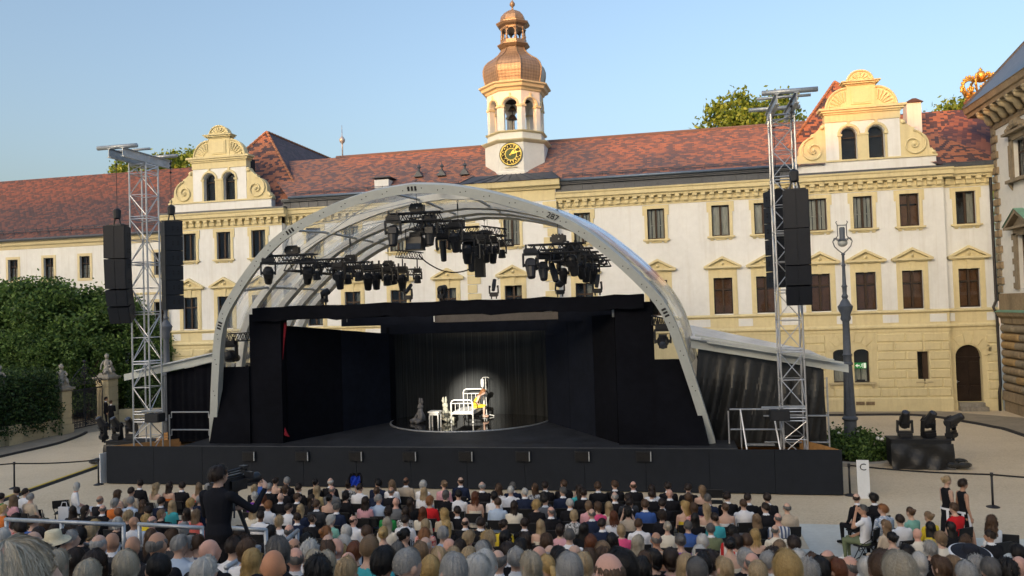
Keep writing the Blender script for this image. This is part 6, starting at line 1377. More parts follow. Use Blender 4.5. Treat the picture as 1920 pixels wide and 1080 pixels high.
# flood box on the middle truss
p = PY(778, 456, 26.2); t = thing('flood_lamp', 'square black flood box hanging at the front of the middle truss', 'stage lamp', p); mb = MB(); mb.prism([(p.x-0.3, p.y-0.2, p.z-0.25), (p.x+0.3, p.y-0.2, p.z-0.25), (p.x+0.26, p.y-0.12, p.z+0.2), (p.x-0.26, p.y-0.12, p.z+0.2)], (0, 0.45, 0)); mb.b2(p.x-0.2, p.x+0.2, p.y, p.y+0.2, p.z+0.2, p.z+0.4); mb.build('housing', BLACKP, t)
mb = MB(); mb.b2(p.x-0.27, p.x+0.27, p.y-0.23, p.y-0.2, p.z-0.22, p.z-0.02); mb.build('front_glass', LENSD, t); mb = MB()
for s in (-1, 1): mb.tube((p.x+s*0.33, p.y, p.z), (p.x+s*0.33, p.y, p.z+0.5), 0.02, 5)
mb.tube((p.x-0.33, p.y, p.z+0.5), (p.x+0.33, p.y, p.z+0.5), 0.02, 5); mb.build('yoke', BLACKP, t)
p = PY(900, 498, 33); t = thing('hanging_speaker', 'slim black speaker hanging below the rear of the middle truss', 'loudspeaker', p); mb = MB(); mb.b2(p.x-0.2, p.x+0.2, 32.85, 33.2, p.z-0.5, p.z+0.5); mb.build('cabinet', BLACKB, t); mb = MB(); mb.tube((p.x, 33, p.z+0.5), (p.x+0.1, 33, p.z+0.8), 0.04, 6); mb.b2(p.x-0.3, p.x+0.3, 32.9, 33.1, p.z+0.7, p.z+0.85); mb.build('clamp', BLACKP, t)
# lamps standing on the portal header
for (px_, py_, tilt, pan, lab) in ((608, 556, -1.2, 0.6, 'small lamp standing on the header under the left truss'), (765, 552, -0.9, 0.2, 'small lamp on the header by the dark window'), (828, 549, -1.5, 0.5, 'small lamp on the header under the pedimented window'), (926, 548, -0.6, 0.0, 'small lamp standing upright on the middle of the header'), (1050, 545, -1.4, -0.4, 'small lamp on the header under the right truss'), (1120, 541, -0.4, 0.3, 'grey wrapped lamp near the right end of the header')):
    p = PY(px_, py_, 27.7); moving_head((p.x, 27.7, 6.62+0.6*0.74), 2 if tilt > -1 else 1, pan, tilt, lab, 0.6, stand=True)
# side brackets with a lamp each
for (a, b, lx_, ly_, lab, lab2) in (((412, 634), (470, 631), 432, 668, 'short black bracket truss between the arch and the left portal leg', 'moving head hanging from the left side bracket'), ((1222, 600), (1248, 606), 1243, 640, 'short black bracket truss between the right portal leg and the arch', 'moving head hanging from the right side bracket')):
    pa, pb = PY(*a, 27.7), PY(*b, 27.9); t = thing('bracket_truss', lab, 'truss', pa); mb = MB()
    for q in (-0.12, 0.12): ladder(mb, pa+Vector((0, q, 0.15)), pb+Vector((0, q, 0.15)), 0.3, 6, r=0.025)
    mb.build('truss_frame', BLACKP, t); p = PY(lx_, ly_, 27.6); moving_head((p.x, 27.6, p.z), 0, 0.0, 1.35 if lx_ < 900 else -1.35, lab2, 1.0)
for (px_, py_, lab) in ((768, 477, 'short loose truss piece hung under the roof left of centre'), (927, 432, 'short loose truss piece hung under the roof near the palace window')):
    p = PY(px_, py_, 33.0); t = thing('short_truss', lab, 'truss', p); mb = MB()
    for q in (-0.15, 0.15): ladder(mb, p+Vector((-0.38, q-0.6, 0.15)), p+Vector((0.38, q+0.6, 0.1)), 0.3, 5, r=0.025)
    mb.build('truss_frame', BLACKP, t); mb = MB()
    for q in (-0.25, 0.25): mb.tube(p+Vector((q, q, 0.15)), (p.x+q, p.y+q, 10.1), 0.012, 4); mb.tube(p+Vector((q, q, -0.2)), p+Vector((q, q, -0.6)), 0.03, 5)
    mb.build('chain', IRON, t)
mb = MB(); A = [PY(*q, 33.0) for q in ((785, 478), (800, 492), (825, 506), (850, 511), (875, 507), (897, 495))]; mb.path(smooth_pts(A, 4), 0.03, 5); tag(mb.build('slack_cable', RUBBER, smooth=True), 'slack black cable drooping between loose truss and hanging speaker', 'cable')
# ---------------------------------------------------------------- stage scene: bed, stool, drip stand, toys
BZ = SZ0+0.06
bed = thing('hospital_bed', 'white metal hospital bed with white mattress on the dark stage', 'bed', (-9.03, 33.25, BZ))
BX0, BX1, BY0, BY1 = -9.5, -8.56, 32.25, 34.25; ENM = WPAINT
def end_frame(nm, y, ztop, zmid):
    mb = MB(); r = 0.028; pts = [(BX0, y, BZ+0.06), (BX0, y, ztop-0.14), (BX0+0.04, y, ztop-0.04), (BX0+0.14, y, ztop), (BX1-0.14, y, ztop), (BX1-0.04, y, ztop-0.04), (BX1, y, ztop-0.14), (BX1, y, BZ+0.06)]
    mb.path(pts, r, 8); mb.tube((BX0, y, zmid), (BX1, y, zmid), 0.02, 6); mb.tube((BX0, y, BZ+0.4), (BX1, y, BZ+0.4), 0.02, 6)
    for k in range(1, 5): xx = BX0+(BX1-BX0)*k/5; mb.tube((xx, y, BZ+0.4), (xx, y, zmid), 0.012, 5)
    for xx in (BX0, BX1): mb.sphere((xx, y, BZ+0.05), 0.05, 8, 6)
    mb.build(nm, ENM, bed, smooth=True)
end_frame('footboard', BY0, BZ+0.98, BZ+0.84); end_frame('headboard', BY1, BZ+1.24, BZ+1.04)
mb = MB()
for xx in (BX0+0.03, BX1-0.03): mb.b2(xx-0.02, xx+0.02, BY0, BY1, BZ+0.36, BZ+0.42)
for k in range(6): yy = BY0+0.15+k*0.34; mb.b2(BX0+0.03, BX1-0.03, yy, yy+0.04, BZ+0.38, BZ+0.41)
mb.build('bed_frame', ENM, bed)
mb = MB(); n = 10
def mz(u, v): return BZ+0.52+0.02*sin(u*7)*sin(v*5)-0.03*((abs(u-0.5)*2)**6+(abs(v-0.5)*2)**6)
G = [[(BX0+0.04+(BX1-BX0-0.08)*i/n, BY0+0.04+(BY1-BY0-0.08)*j/n, mz(i/n, j/n)) for j in range(n+1)] for i in range(n+1)]
for i in range(n):
    for j in range(n): mb.quad(G[i][j], G[i+1][j], G[i+1][j+1], G[i][j+1])
for i in range(n):
    for q in (0, n): a, b = G[i][q], G[i+1][q]; mb.quad(a, b, (b[0], b[1], BZ+0.40), (a[0], a[1], BZ+0.42)); a, b = G[q][i], G[q][i+1]; mb.quad(a, b, (b[0], b[1], BZ+0.40), (a[0], a[1], BZ+0.42))
mb.build('mattress', mat('white_bed_linen', (0.78, 0.78, 0.76), 0.9, var=0.04), bed, smooth=False)
stool = thing('bedside_table', 'small square white bedside table left of the hospital bed', 'table', (-9.84, 31.1, BZ)); mb = MB(); mb.b2(-10.08, -9.62, 30.88, 31.34, BZ+0.62, BZ+0.68); mb.b2(-10.04, -9.66, 30.92, 31.3, BZ+0.52, BZ+0.62); mb.build('table_top', ENM, stool)
for xx in (-10.03, -9.67):
    for yy in (30.93, 31.29): mb = MB(); mb.b2(xx-0.025, xx+0.025, yy-0.025, yy+0.025, BZ, BZ+0.52); mb.build('leg', ENM, stool)
iv = thing('drip_stand', 'white drip stand with hanging infusion bag beside the bed', 'drip stand', (-8.5, 34.4, BZ)); mb = MB(); ix, iy = -8.5, 34.4
mb.tube((ix, iy, BZ+0.08), (ix, iy, BZ+1.72), 0.015, 6); mb.path([(ix-0.16, iy, BZ+1.68), (ix-0.1, iy, BZ+1.74), (ix+0.1, iy, BZ+1.74), (ix+0.16, iy, BZ+1.7)], 0.015, 5); mb.b2(ix-0.05, ix+0.05, iy-0.04, iy+0.04, BZ+0.95, BZ+1.05); mb.build('pole', ENM, iv)
mb = MB()
for k in range(5): a = k*2*pi/5; mb.tube((ix, iy, BZ+0.1), (ix+0.32*cos(a), iy+0.32*sin(a), BZ+0.04), 0.02, 6); mb.sphere((ix+0.32*cos(a), iy+0.32*sin(a), BZ+0.03), 0.035, 6, 5)
mb.build('castor_base', ENM, iv)
mb = MB(); mb.lathe([(0.02, 0.0), (0.07, 0.05), (0.085, 0.2), (0.08, 0.36), (0.03, 0.4)], (ix-0.15, iy, BZ+1.28), 10); mb.build('infusion_bag', mat('milky_infusion_bag', (0.75, 0.75, 0.72), 0.3), iv, smooth=True)
mb = MB(); mb.path([(ix-0.15, iy, BZ+1.28), (ix-0.14, iy, BZ+0.8), (ix-0.12, iy-0.1, BZ+0.5), (ix-0.3, iy-0.4, BZ+0.62)], 0.008, 5); mb.build('infusion_tube', WPAINT, iv)
def toy(x, y, rz, m, label):
    t = thing('stuffed_toy', label, 'soft toy', (x, y, BZ), 'limp stuffed toys by the bedside table'); R = Matrix.Rotation(rz, 3, 'Z'); A = lambda p: Vector((x, y, BZ))+R @ Vector(p)
    A0 = A; A = lambda p: A0(Vector(p)*0.85)
    mb = MB(); mb.path([A((0, 0, 0.1)), A((-0.02, 0, 0.3)), A((0.05, 0, 0.55)), A((0.02, 0, 0.7))], [0.2, 0.17, 0.12, 0.1], 10); mb.sphere(A((0.02, 0, 0.8)), 0.13, 10, 8, (1, 0.9, 1)); mb.sphere(A((0.13, 0, 0.76)), 0.06, 8, 6)
    for s in (-1, 1):
        mb.path([A((0, s*0.06, 0.88)), A((-0.02, s*0.1, 1.05)), A((0.0, s*0.09, 1.22))], [0.05, 0.06, 0.03], 8); mb.path([A((0.05, s*0.12, 0.14)), A((0.28, s*0.2, 0.12)), A((0.48, s*0.22, 0.07))], [0.1, 0.09, 0.1], 8); mb.path([A((0.04, s*0.12, 0.52)), A((0.12, s*0.24, 0.35)), A((0.2, s*0.26, 0.18))], [0.06, 0.05, 0.06], 8)
    mb.build('toy_body', m, t, smooth=True)
toy(-10.95, 32.6, -2.2, mat('grey_plush', (0.22, 0.22, 0.23), 0.95, var=0.2, bump=0.4), 'slumped grey stuffed toy with long ears left of the bedside table'); toy(-10.0, 33.0, -0.5, mat('cream_plush', (0.55, 0.54, 0.44), 0.95, var=0.15, bump=0.4), 'cream stuffed toy with upright ear right of the bedside table')
# unseen follow spot behind the audience, without a fixture, lighting the bed
sp_l = bpy.data.lights.new('follow_spot', 'SPOT'); sp_l.energy = 110000; sp_l.spot_size = radians(3.7); sp_l.spot_blend = 1.0; sp_l.color = (1.0, 0.93, 0.80); sp_l.shadow_soft_size = 0.15
so = bpy.data.objects.new('follow_spot', sp_l); COL.objects.link(so); so.location = (-6.0, -14.0, 11.5); so.rotation_euler = (Vector((-9.0, 33.5, BZ+0.85))-Vector(so.location)).to_track_quat('-Z', 'Y').to_euler()
# ================================================================== people
from mathutils.bvhtree import BVHTree
SKIN = {k: mat('skin_'+k, c, 0.6, 0, 0.3, var=0.06, scale=12, bump=0.05) for k, c in {'fair': (0.56, 0.36, 0.27), 'tan': (0.44, 0.25, 0.165), 'pink': (0.60, 0.34, 0.26), 'brown': (0.17, 0.085, 0.05), 'orange': (0.52, 0.24, 0.13)}.items()}
def hair_mat(name, lo, hi):
    b = NB(name); uv = b.n('ShaderNodeUVMap').outputs[0]; f = b.math('ADD', b.math('MULTIPLY', b.noise(uv, 1.0, 3, 0.7, (120, 1.2, 1)), 0.7), b.math('MULTIPLY', b.noise(uv, 1.0, 2, 0.6, (8, 2.5, 1)), 0.35))
    c = b.ramp(f, [(0.34, lo), (0.68, hi)]); return b.bsdf(c, 0.45, 0, 0.35, b.bump(f, 0.5, 0.008))
HAIR = {k: hair_mat('hair_'+k, lo, hi) for k, (lo, hi) in {
 'black': ((0.006, 0.005, 0.005), (0.022, 0.018, 0.016)), 'dark': ((0.014, 0.009, 0.007), (0.05, 0.032, 0.023)), 'brown': ((0.04, 0.022, 0.013), (0.14, 0.08, 0.045)), 'light': ((0.12, 0.075, 0.04), (0.33, 0.22, 0.13)),
 'blonde': ((0.22, 0.145, 0.07), (0.62, 0.47, 0.28)), 'gold': ((0.30, 0.18, 0.06), (0.68, 0.48, 0.20)), 'auburn': ((0.06, 0.02, 0.01), (0.22, 0.075, 0.03)), 'ginger': ((0.17, 0.07, 0.025), (0.45, 0.20, 0.08)),
 'grey': ((0.15, 0.147, 0.142), (0.50, 0.49, 0.47)), 'dgrey': ((0.05, 0.048, 0.046), (0.19, 0.18, 0.17)), 'white': ((0.36, 0.35, 0.33), (0.75, 0.73, 0.68)), 'ash': ((0.20, 0.17, 0.125), (0.60, 0.53, 0.41))}.items()}
def cloth(name, c, v=0.1): return mat('cloth_'+name, c, 0.9, 0, 0.15, var=v, scale=6, bump=0.3, bscale=14)
def print_mat(name, cols, sc=9):
    b = NB('cloth_'+name); vo = b.n('ShaderNodeTexVoronoi'); vo.inputs['Scale'].default_value = sc*1.6; b.l(b.obj(), vo.inputs['Vector']); n_ = b.noise(b.obj(), sc, 2)
    sp_ = b.n('ShaderNodeSeparateXYZ'); b.l(vo.outputs['Color'], sp_.inputs[0]); f = b.math('ADD', b.math('MULTIPLY', sp_.outputs[0], 0.6), b.math('MULTIPLY', n_, 0.5)); c = b.ramp(f, [(0.15+0.7*i/max(1, len(cols)-1), q) for i, q in enumerate(cols)])
    return b.bsdf(c, 0.9, 0, 0.15)
def stripe_mat(name, a, c2, sc=70):
    b = NB('cloth_'+name); sp_ = b.n('ShaderNodeSeparateXYZ'); b.l(b.obj(), sp_.inputs[0]); f = b.math('SINE', b.math('MULTIPLY', sp_.outputs[0], sc)); return b.bsdf(b.ramp(b.math('ADD', b.math('MULTIPLY', f, 0.5), 0.5), [(0.4, a), (0.6, c2)]), 0.9, 0, 0.15)
CL = {'k': ('black', cloth('black', (0.013, 0.013, 0.016), 0.3)), 'n': ('navy', cloth('navy', (0.018, 0.026, 0.055), 0.2)), 'w': ('white', cloth('white', (0.74, 0.74, 0.76), 0.04)), 'lb': ('pale blue', cloth('pale_blue', (0.42, 0.52, 0.66), 0.06)), 'bl': ('blue', cloth('blue', (0.05, 0.11, 0.33))), 'g': ('grey', cloth('grey', (0.14, 0.145, 0.155))), 'dg': ('dark grey', cloth('dark_grey', (0.05, 0.052, 0.058))),
 'be': ('beige', cloth('beige', (0.50, 0.41, 0.31))), 'cr': ('cream', cloth('cream', (0.70, 0.64, 0.53), 0.05)), 'y': ('yellow', cloth('yellow', (0.68, 0.50, 0.04))), 'o': ('orange', cloth('orange', (0.62, 0.17, 0.04))), 'r': ('red', cloth('red', (0.55, 0.02, 0.025))), 'co': ('coral', cloth('coral', (0.62, 0.14, 0.12))), 'pk': ('pink', cloth('pink', (0.62, 0.33, 0.36))), 'hp': ('bright pink', cloth('bright_pink', (0.70, 0.09, 0.22))),
 't': ('turquoise', cloth('turquoise', (0.06, 0.38, 0.42))), 'mi': ('mint green', cloth('mint', (0.22, 0.46, 0.38))), 'gr': ('green', cloth('green', (0.03, 0.25, 0.07))), 'ol': ('olive green', cloth('olive', (0.16, 0.19, 0.11))), 'pu': ('purple', cloth('purple', (0.13, 0.03, 0.28))), 'gd': ('gold', cloth('gold_dress', (0.42, 0.33, 0.17))),
 'fw': ('black and white patterned', print_mat('black_white_print', [(0.02, 0.02, 0.02), (0.6, 0.6, 0.6), (0.03, 0.03, 0.03), (0.7, 0.7, 0.7)], 22)), 'fl': ('floral patterned', print_mat('floral_print', [(0.6, 0.45, 0.25), (0.5, 0.08, 0.04), (0.7, 0.6, 0.45), (0.5, 0.2, 0.03)], 16)), 'fp': ('purple and pink floral', print_mat('purple_floral', [(0.3, 0.02, 0.2), (0.6, 0.05, 0.25), (0.05, 0.1, 0.4), (0.4, 0.03, 0.2)], 14)), 'fr': ('red patterned', print_mat('red_print', [(0.5, 0.03, 0.03), (0.7, 0.5, 0.45), (0.4, 0.02, 0.03)], 20)),
 'st': ('blue striped', stripe_mat('blue_stripes', (0.62, 0.62, 0.62), (0.10, 0.13, 0.22))), 'rs': ('red striped', stripe_mat('red_stripes', (0.7, 0.65, 0.62), (0.5, 0.03, 0.03), 55)), 'fb': ('pale blue patterned', print_mat('blue_print', [(0.6, 0.62, 0.66), (0.2, 0.28, 0.42), (0.66, 0.68, 0.7)], 20))}
SHOE = cloth('black_shoes', (0.012, 0.012, 0.012)); WSHOE = cloth('white_shoes', (0.72, 0.72, 0.72)); EYED = mat('dark_eye', (0.02, 0.015, 0.012), 0.3); COLLAR = CL['w'][1]
def ell_rings(mb, rings, lab, n=16):
    """rings: (cx, cy, cz, rx, ry) stacked sections, one label per step"""
    R = [[Vector((cx+rx*cos(2*pi*k/n), cy+ry*sin(2*pi*k/n), cz)) for k in range(n)] for cx, cy, cz, rx, ry in rings]
    for i in range(len(R)-1): mb.cur = lab[i] if isinstance(lab, (list, tuple)) else lab; mb.rings([R[i], R[i+1]])
def limb(mb, pts, rad, lab, n=10):
    pts = [Vector(p) for p in pts]
    for i in range(len(pts)-1):
        mb.cur = lab[i] if isinstance(lab, (list, tuple)) else lab; mb.path([pts[i], pts[i].lerp(pts[i+1], 0.5), pts[i+1]], [rad[i], (rad[i]+rad[i+1])/2*1.03, rad[i+1]], n)
        mb.sphere(pts[i+1], rad[i+1], n, 6)
    mb.cur = lab[0] if isinstance(lab, (list, tuple)) else lab; mb.sphere(pts[0], rad[0], n, 6)
def hand(mb, w, d, up, side, curl=0.5, s=1.0):
    """palm and five fingers from wrist w along d; up = back of the hand; side = +1 thumb towards d x up"""
    w = Vector(w); d = Vector(d).normalized(); up = (Vector(up)-d*Vector(up).dot(d)).normalized(); x = d.cross(up)*side; mb.cur = 0
    mb.path([w, w+d*0.045*s, w+d*0.09*s], [0.026*s, 0.034*s, 0.03*s], 8)
    for k, (o, l) in enumerate(((0.027, 0.070), (0.009, 0.078), (-0.010, 0.072), (-0.028, 0.056))):
        b = w+d*0.085*s+x*o*s; q1 = b+(d-up*curl*0.5).normalized()*l*0.5*s; q2 = q1+(d*(1-curl)-up*curl*1.3).normalized()*l*0.55*s
        mb.path([b-d*0.02*s, b, q1, q2], [0.010*s, 0.0105*s, 0.0095*s, 0.008*s], 6)
    b = w+d*0.03*s+x*0.03*s; mb.path([w+d*0.02*s, b, b+(d*0.7+x*0.7-up*0.2).normalized()*0.035*s, b+(d*0.9+x*0.4-up*0.4).normalized()*0.062*s], [0.014*s, 0.013*s, 0.011*s, 0.009*s], 6)
def head_parts(mb, piv, yaw, pitch=0.0, s=1.0):
    """skull, jaw, nose, ears, lips and eyes turned about the neck pivot"""
    st = len(mb.v); mb.cur = 0
    mb.sphere((0, -0.005, 0.125), 1.0, 16, 12, (0.078*s, 0.098*s, 0.108*s)); mb.sphere((0, 0.038, 0.068), 1.0, 12, 9, (0.058*s, 0.062*s, 0.07*s)); mb.sphere((0, 0.062, 0.025), 0.032, 10, 7, (1.1, 0.8, 0.8))
    mb.path([(0, 0.092, 0.135), (0, 0.107, 0.105), (0, 0.118, 0.088), (0, 0.098, 0.078)], [0.009, 0.012, 0.016, 0.012], 8)
    for sx in (-1, 1): mb.sphere((sx*0.083*s, -0.006, 0.10), 1.0, 8, 6, (0.018, 0.026, 0.038)); mb.sphere((sx*0.034, 0.072, 0.128), 0.016, 8, 6)
    mb.sphere((0, 0.097, 0.053), 1.0, 8, 6, (0.026, 0.012, 0.010)); mb.sphere((0, 0.094, 0.042), 1.0, 8, 6, (0.022, 0.012, 0.009))
    mb.cur = 5
    for sx in (-1, 1): mb.sphere((sx*0.031, 0.087, 0.122), 1.0, 8, 6, (0.014, 0.011, 0.008))
    R = Matrix.Rotation(-yaw, 3, 'Z') @ Matrix.Rotation(pitch, 3, 'X')
    for i in range(st, len(mb.v)): mb.v[i] = tuple(Vector(piv)+R @ Vector(mb.v[i]))
BODY = {}
def finish_body(mb, name, vox, keep=None):
    me0 = mb.mesh('src', [SKIN['fair']]*6); bvh = BVHTree.FromPolygons([v.co.copy() for v in me0.vertices], [tuple(p.vertices) for p in me0.polygons]); lab = [p.material_index for p in me0.polygons]
    o = bpy.data.objects.new('src', me0); COL.objects.link(o); r = o.modifiers.new('r', 'REMESH'); r.mode = 'VOXEL'; r.voxel_size = vox; r.use_smooth_shade = True
    sm = o.modifiers.new('s', 'SMOOTH'); sm.factor = 0.5; sm.iterations = 2
    dg = bpy.context.evaluated_depsgraph_get(); me = bpy.data.meshes.new_from_object(o.evaluated_get(dg)); bpy.data.objects.remove(o); me.name = name
    me.materials.clear()
    for mt in (SKIN['fair'], CL['k'][1], CL['k'][1], SHOE, COLLAR, EYED): me.materials.append(mt)
    mi = []
    for p in me.polygons:
        c = p.center; hit = bvh.find_nearest(c); mi.append(lab[hit[2]] if hit[2] is not None else 1)
    me.polygons.foreach_set('material_index', mi); me.polygons.foreach_set('use_smooth', [True]*len(mi)); me.update(); return me
def seated(kind, yaw, arms='lap', vox=0.0165, lean=0.0):
    """kinds: suit, shirt, tee, top (woman), bare (woman).  Origin on the floor below the hips, facing +Y"""
    key = (kind, round(yaw, 2), arms, lean)
    if key in BODY: return BODY[key]
    f = kind in ('top', 'bare'); mb = MB(); k = 0.9 if f else 1.0; T = 1; S = 0
    up = 0 if kind == 'bare' else 1; col = 4 if kind == 'suit' else (1 if kind in ('shirt',) else 0)
    z = 0.0
    rg_ = [(0, 0.02, 0.41, 0.19, 0.15), (0, 0.0, 0.50, 0.185 if not f else 0.19, 0.135), (0, -0.02, 0.62, 0.165*k, 0.112*k), (0, -0.035, 0.78, 0.178*k, 0.118*k), (0, -0.04, 0.92 if kind != 'bare' else 0.90, 0.196*k, 0.12*k), (0, -0.035, 1.0, 0.20*k, 0.102*k), (0, -0.03, 1.05, 0.155*k, 0.082*k), (0, -0.02, 1.085, 0.085*k, 0.07), (0, -0.008, 1.105, 0.064*k, 0.066)]
    ell_rings(mb, rg_, [2 if not f else 1, 1, 1, 1, up, up, up, col if kind != 'bare' else 0])
    ell_rings(mb, [(0, -0.008, 1.10, 0.062*k, 0.064), (0, 0.004, 1.135, 0.055*k, 0.058), (0, 0.012, 1.2, 0.055*k, 0.058)], [4 if kind == 'suit' else 0, 0])
    for s in (-1, 1):
        sh = Vector((s*0.185*k, -0.03, 1.0)); fa = 0 if kind in ('tee', 'bare') or (kind == 'top') else 1; ua = 0 if kind == 'bare' else 1
        if arms == 'phone': el, wr = (s*0.25*k, 0.10, 0.86), (s*0.09, 0.22, 1.18)
        elif arms == 'brow' and s < 0: el, wr = (s*0.27*k, 0.16, 0.86), (s*0.08, 0.14, 1.22)
        else: el, wr = (s*0.245*k, 0.02, 0.72), (s*0.10, 0.25, 0.60)
        el, wr = Vector(el), Vector(wr)
        limb(mb, [sh, sh.lerp(el, 0.55), el, wr], [0.062*k, 0.05*k, 0.041*k, 0.028*k], [ua, ua if kind != 'tee' else 0, fa]); d = (wr-el).normalized()
        hand(mb, wr, d, (0, -0.4, 1) if arms == 'lap' else (s*0.5, -1, 0.1), -s, 0.5)
    head_parts(mb, (0, 0.012, 1.13), yaw)
    if lean:
        for i, v in enumerate(mb.v):
            w_ = min(1, max(0, (v[2]-0.45)/0.35)); R_ = Matrix.Rotation(-lean*w_, 3, 'X'); q = R_ @ (Vector(v)-Vector((0, 0, 0.5)))+Vector((0, 0, 0.5)); mb.v[i] = tuple(q)
    for s in (-1, 1):
        hp, kn, an = Vector((s*0.09, 0.0, 0.5)), Vector((s*0.11, 0.44, 0.50)), Vector((s*0.11, 0.42, 0.09)); lg = 2 if not f else (1, 0)[0]
        limb(mb, [hp, kn, an], [0.088, 0.058, 0.038], [2 if not f else 1, 2 if not f else 0]); mb.cur = 3; mb.path([(an.x, an.y-0.05, 0.05), (an.x, an.y+0.06, 0.055), (an.x+s*0.02, an.y+0.18, 0.035)], [0.042, 0.046, 0.034], 8)
    BODY[key] = finish_body(mb, 'person', vox); return BODY[key]
HPIV = (0, 0.012, 1.13)
# ---------------------------------------------------------------- hair
HMESH = {}
def hair_mesh(style):
    if style in HMESH: return HMESH[style]
    full_name = style; sleek = style.endswith('n') and style != 'bun'; style = style[:-1] if sleek else style; style = style.rstrip('123')
    rg = np.random.default_rng(abs(hash(style)) % 1000 if False else sum(map(ord, full_name))); NA, NT = 110, 12
    th, amp, ln, curl, pmb, pms, pmf = 0.07, 0.005, 0.0, 0.0, 128, 98, 52
    if style == 'short': th, amp, pmb = 0.075, 0.005, 118
    if style == 'crop': th, amp, pmb, pms, pmf = 0.045, 0.003, 112, 90, 50
    if style == 'full': th, amp, curl, pmb, pms, pmf = 0.12, 0.008, 0.008, 128, 105, 60
    if style == 'long': th, amp, ln = 0.10, 0.008, 0.30
    if style == 'wavy': th, amp, ln, curl = 0.13, 0.010, 0.27, 0.014
    if style == 'bob': th, amp, ln = 0.13, 0.008, 0.055
    if style == 'curly': th, amp, curl, ln = 0.15, 0.012, 0.022, 0.03
    if style in ('bun', 'tail'): th, amp, pmb = 0.05, 0.004, 122
    col = rg.normal(size=NA); col = (col+np.roll(col, 1)*0.5)*amp; mb = MB(); rows = []
    def pm(az):
        a = abs(az); return radians(pmf+(pms-pmf)*min(1, max(0, (a-0.5)/1.0))**0.8 if a < 1.5 else pms+(pmb-pms)*min(1, (a-1.5)/1.2))
    if sleek: amp *= 0.55; curl *= 0.6
    WB = 0.45 if sleek else 1.0
    fringe = style in ('fringe', 'shaved')
    ph = rg.random(8)*6.28; swirl = 0.5*(rg.random()-0.3)
    def wob(az, p): return sin(az*5+p*6+ph[0])*0.4+sin(az*11-p*9+ph[1])*0.35+sin(az*23+p*13+ph[2])*0.3+sin(az*3-p*17+ph[3])*0.3
    for j in range(NT+1):
        row = []
        for i in range(NA):
            az = -pi+2*pi*i/NA; t = j/NT
            if fringe:
                th = 0.05 if style == 'fringe' else 0.03; lo = radians(62+18*max(0, 1-abs(az)/1.3)); hi = radians(92+24*min(1, max(0, (abs(az)-1.4)/1.2))); p = lo+(hi-lo)*t if abs(az) > 0.95 else lo+(hi-lo)*t*0.02
            else: p = pm(az)*t
            r = 1+th*(1 if fringe else min(1, 0.35+t*1.6))+col[i]*(4.0*min(1, t*2+0.15))+ (0.022*wob(az+swirl*p, p)+0.045*sin(az*2+p*2.2+ph[4])*sin(p*1.7+ph[5])-0.05*math.exp(-((az-0.25+0.4*sin(ph[6]))/0.16)**2-((p-0.45)/0.4)**2)+0.03*sin(az*9+p*4+ph[7]))*(WB if not fringe else 0.2) + (curl*6*(sin(az*7+p*9)*sin(p*11-az*3)+0.6*sin(az*13-p*17)) if curl else 0)
            if fringe: r += -0.085*max(0, 1-t*2.2)-0.06*max(0, 1-(abs(az)-0.95)/0.35 if abs(az) > 0.95 else 1)
            row.append(Vector((0.078*r*sin(p)*sin(az), -0.005+0.098*r*sin(p)*cos(az), 0.125+0.108*r*cos(p))))
        rows.append(row)
    if ln:
        m = 8; base = rows[-1]
        for j in range(1, m+1):
            row = []
            for i in range(NA):
                az = -pi+2*pi*i/NA; a = abs(az); b = base[i]; k = min(1, max(0, (a-1.0)/0.5)); t = j/m; L = ln*k*(1+0.12*rg.normal()*(t > 0.9)); w = 1+(0.25 if style != 'bob' else 0.1)*sin(pi*t*0.7)*(1-0.5*t)
                x = b.x*w+col[i]*0.6*t; y = b.y+(-0.10-b.y)*t*0.55*k if ln > 0.1 else b.y*(1-0.15*t)
                if ln > 0.1 and k > 0: y = min(y, 0.03)-0.035*k*sin(pi*t*0.5)
                if curl: x += curl*sin(t*14+i*0.7)*k; y += curl*cos(t*12+i*0.5)*k
                if style == 'bob' or style == 'curly': x = b.x*(1+0.12*sin(pi*t)-0.22*t*t); y = b.y*(1+0.1*sin(pi*t)-0.2*t*t)
                row.append(Vector((x, y, b.z-L*t)))
            rows.append(row)
    NR = len(rows); V = [p for r in rows for p in r]; base_i = len(mb.v); mb.v += [tuple(p) for p in V]
    for j in range(NR-1):
        for i in range(NA):
            if fringe and abs(-pi+2*pi*(i+0.5)/NA) < 1.05: continue
            i2 = (i+1) % NA; mb.f.append((j*NA+i, j*NA+i2, (j+1)*NA+i2, (j+1)*NA+i)); mb.m.append(0); mb.uv[len(mb.f)-1] = [(i/NA, j/NR), ((i+1)/NA, j/NR), ((i+1)/NA, (j+1)/NR), (i/NA, (j+1)/NR)]
    # loose strands laid over the shell
    ns = {'fringe': 90, 'shaved': 30, 'crop': 120}.get(style, 1500 if sleek else 700)
    for q in range(ns):
        i = int(rg.integers(NA)); az = -pi+2*pi*i/NA
        if fringe and abs(az) < 1.0: continue
        j0 = int(rg.integers(1, max(2, NR-5))); off = (0.002+0.010*rg.random()**2*(2.5 if curl else 1))*(0.45 if sleek else 1); wd = (0.0012+0.0018*rg.random())*(0.55 if sleek else 1); P = []
        drift = rg.normal()*0.9
        for k in range(5):
            j = min(NR-1, j0+k*2); c_ = rows[j][(i+int(round(k*drift))) % NA]; n_ = Vector((c_.x, c_.y+0.005, (c_.z-0.125)*0.5)).normalized(); P.append((c_+n_*off*(0.4+0.3*k), Vector((-n_.y, n_.x, 0)).normalized()*wd*(1-k*0.18)))
        for k in range(4): a, wa = P[k]; b, wb = P[k+1]; mb.quad(a-wa, a+wa, b+wb, b-wb, [(i/NA, 0.1), (i/NA+0.01, 0.1), (i/NA+0.01, 0.9), (i/NA, 0.9)])
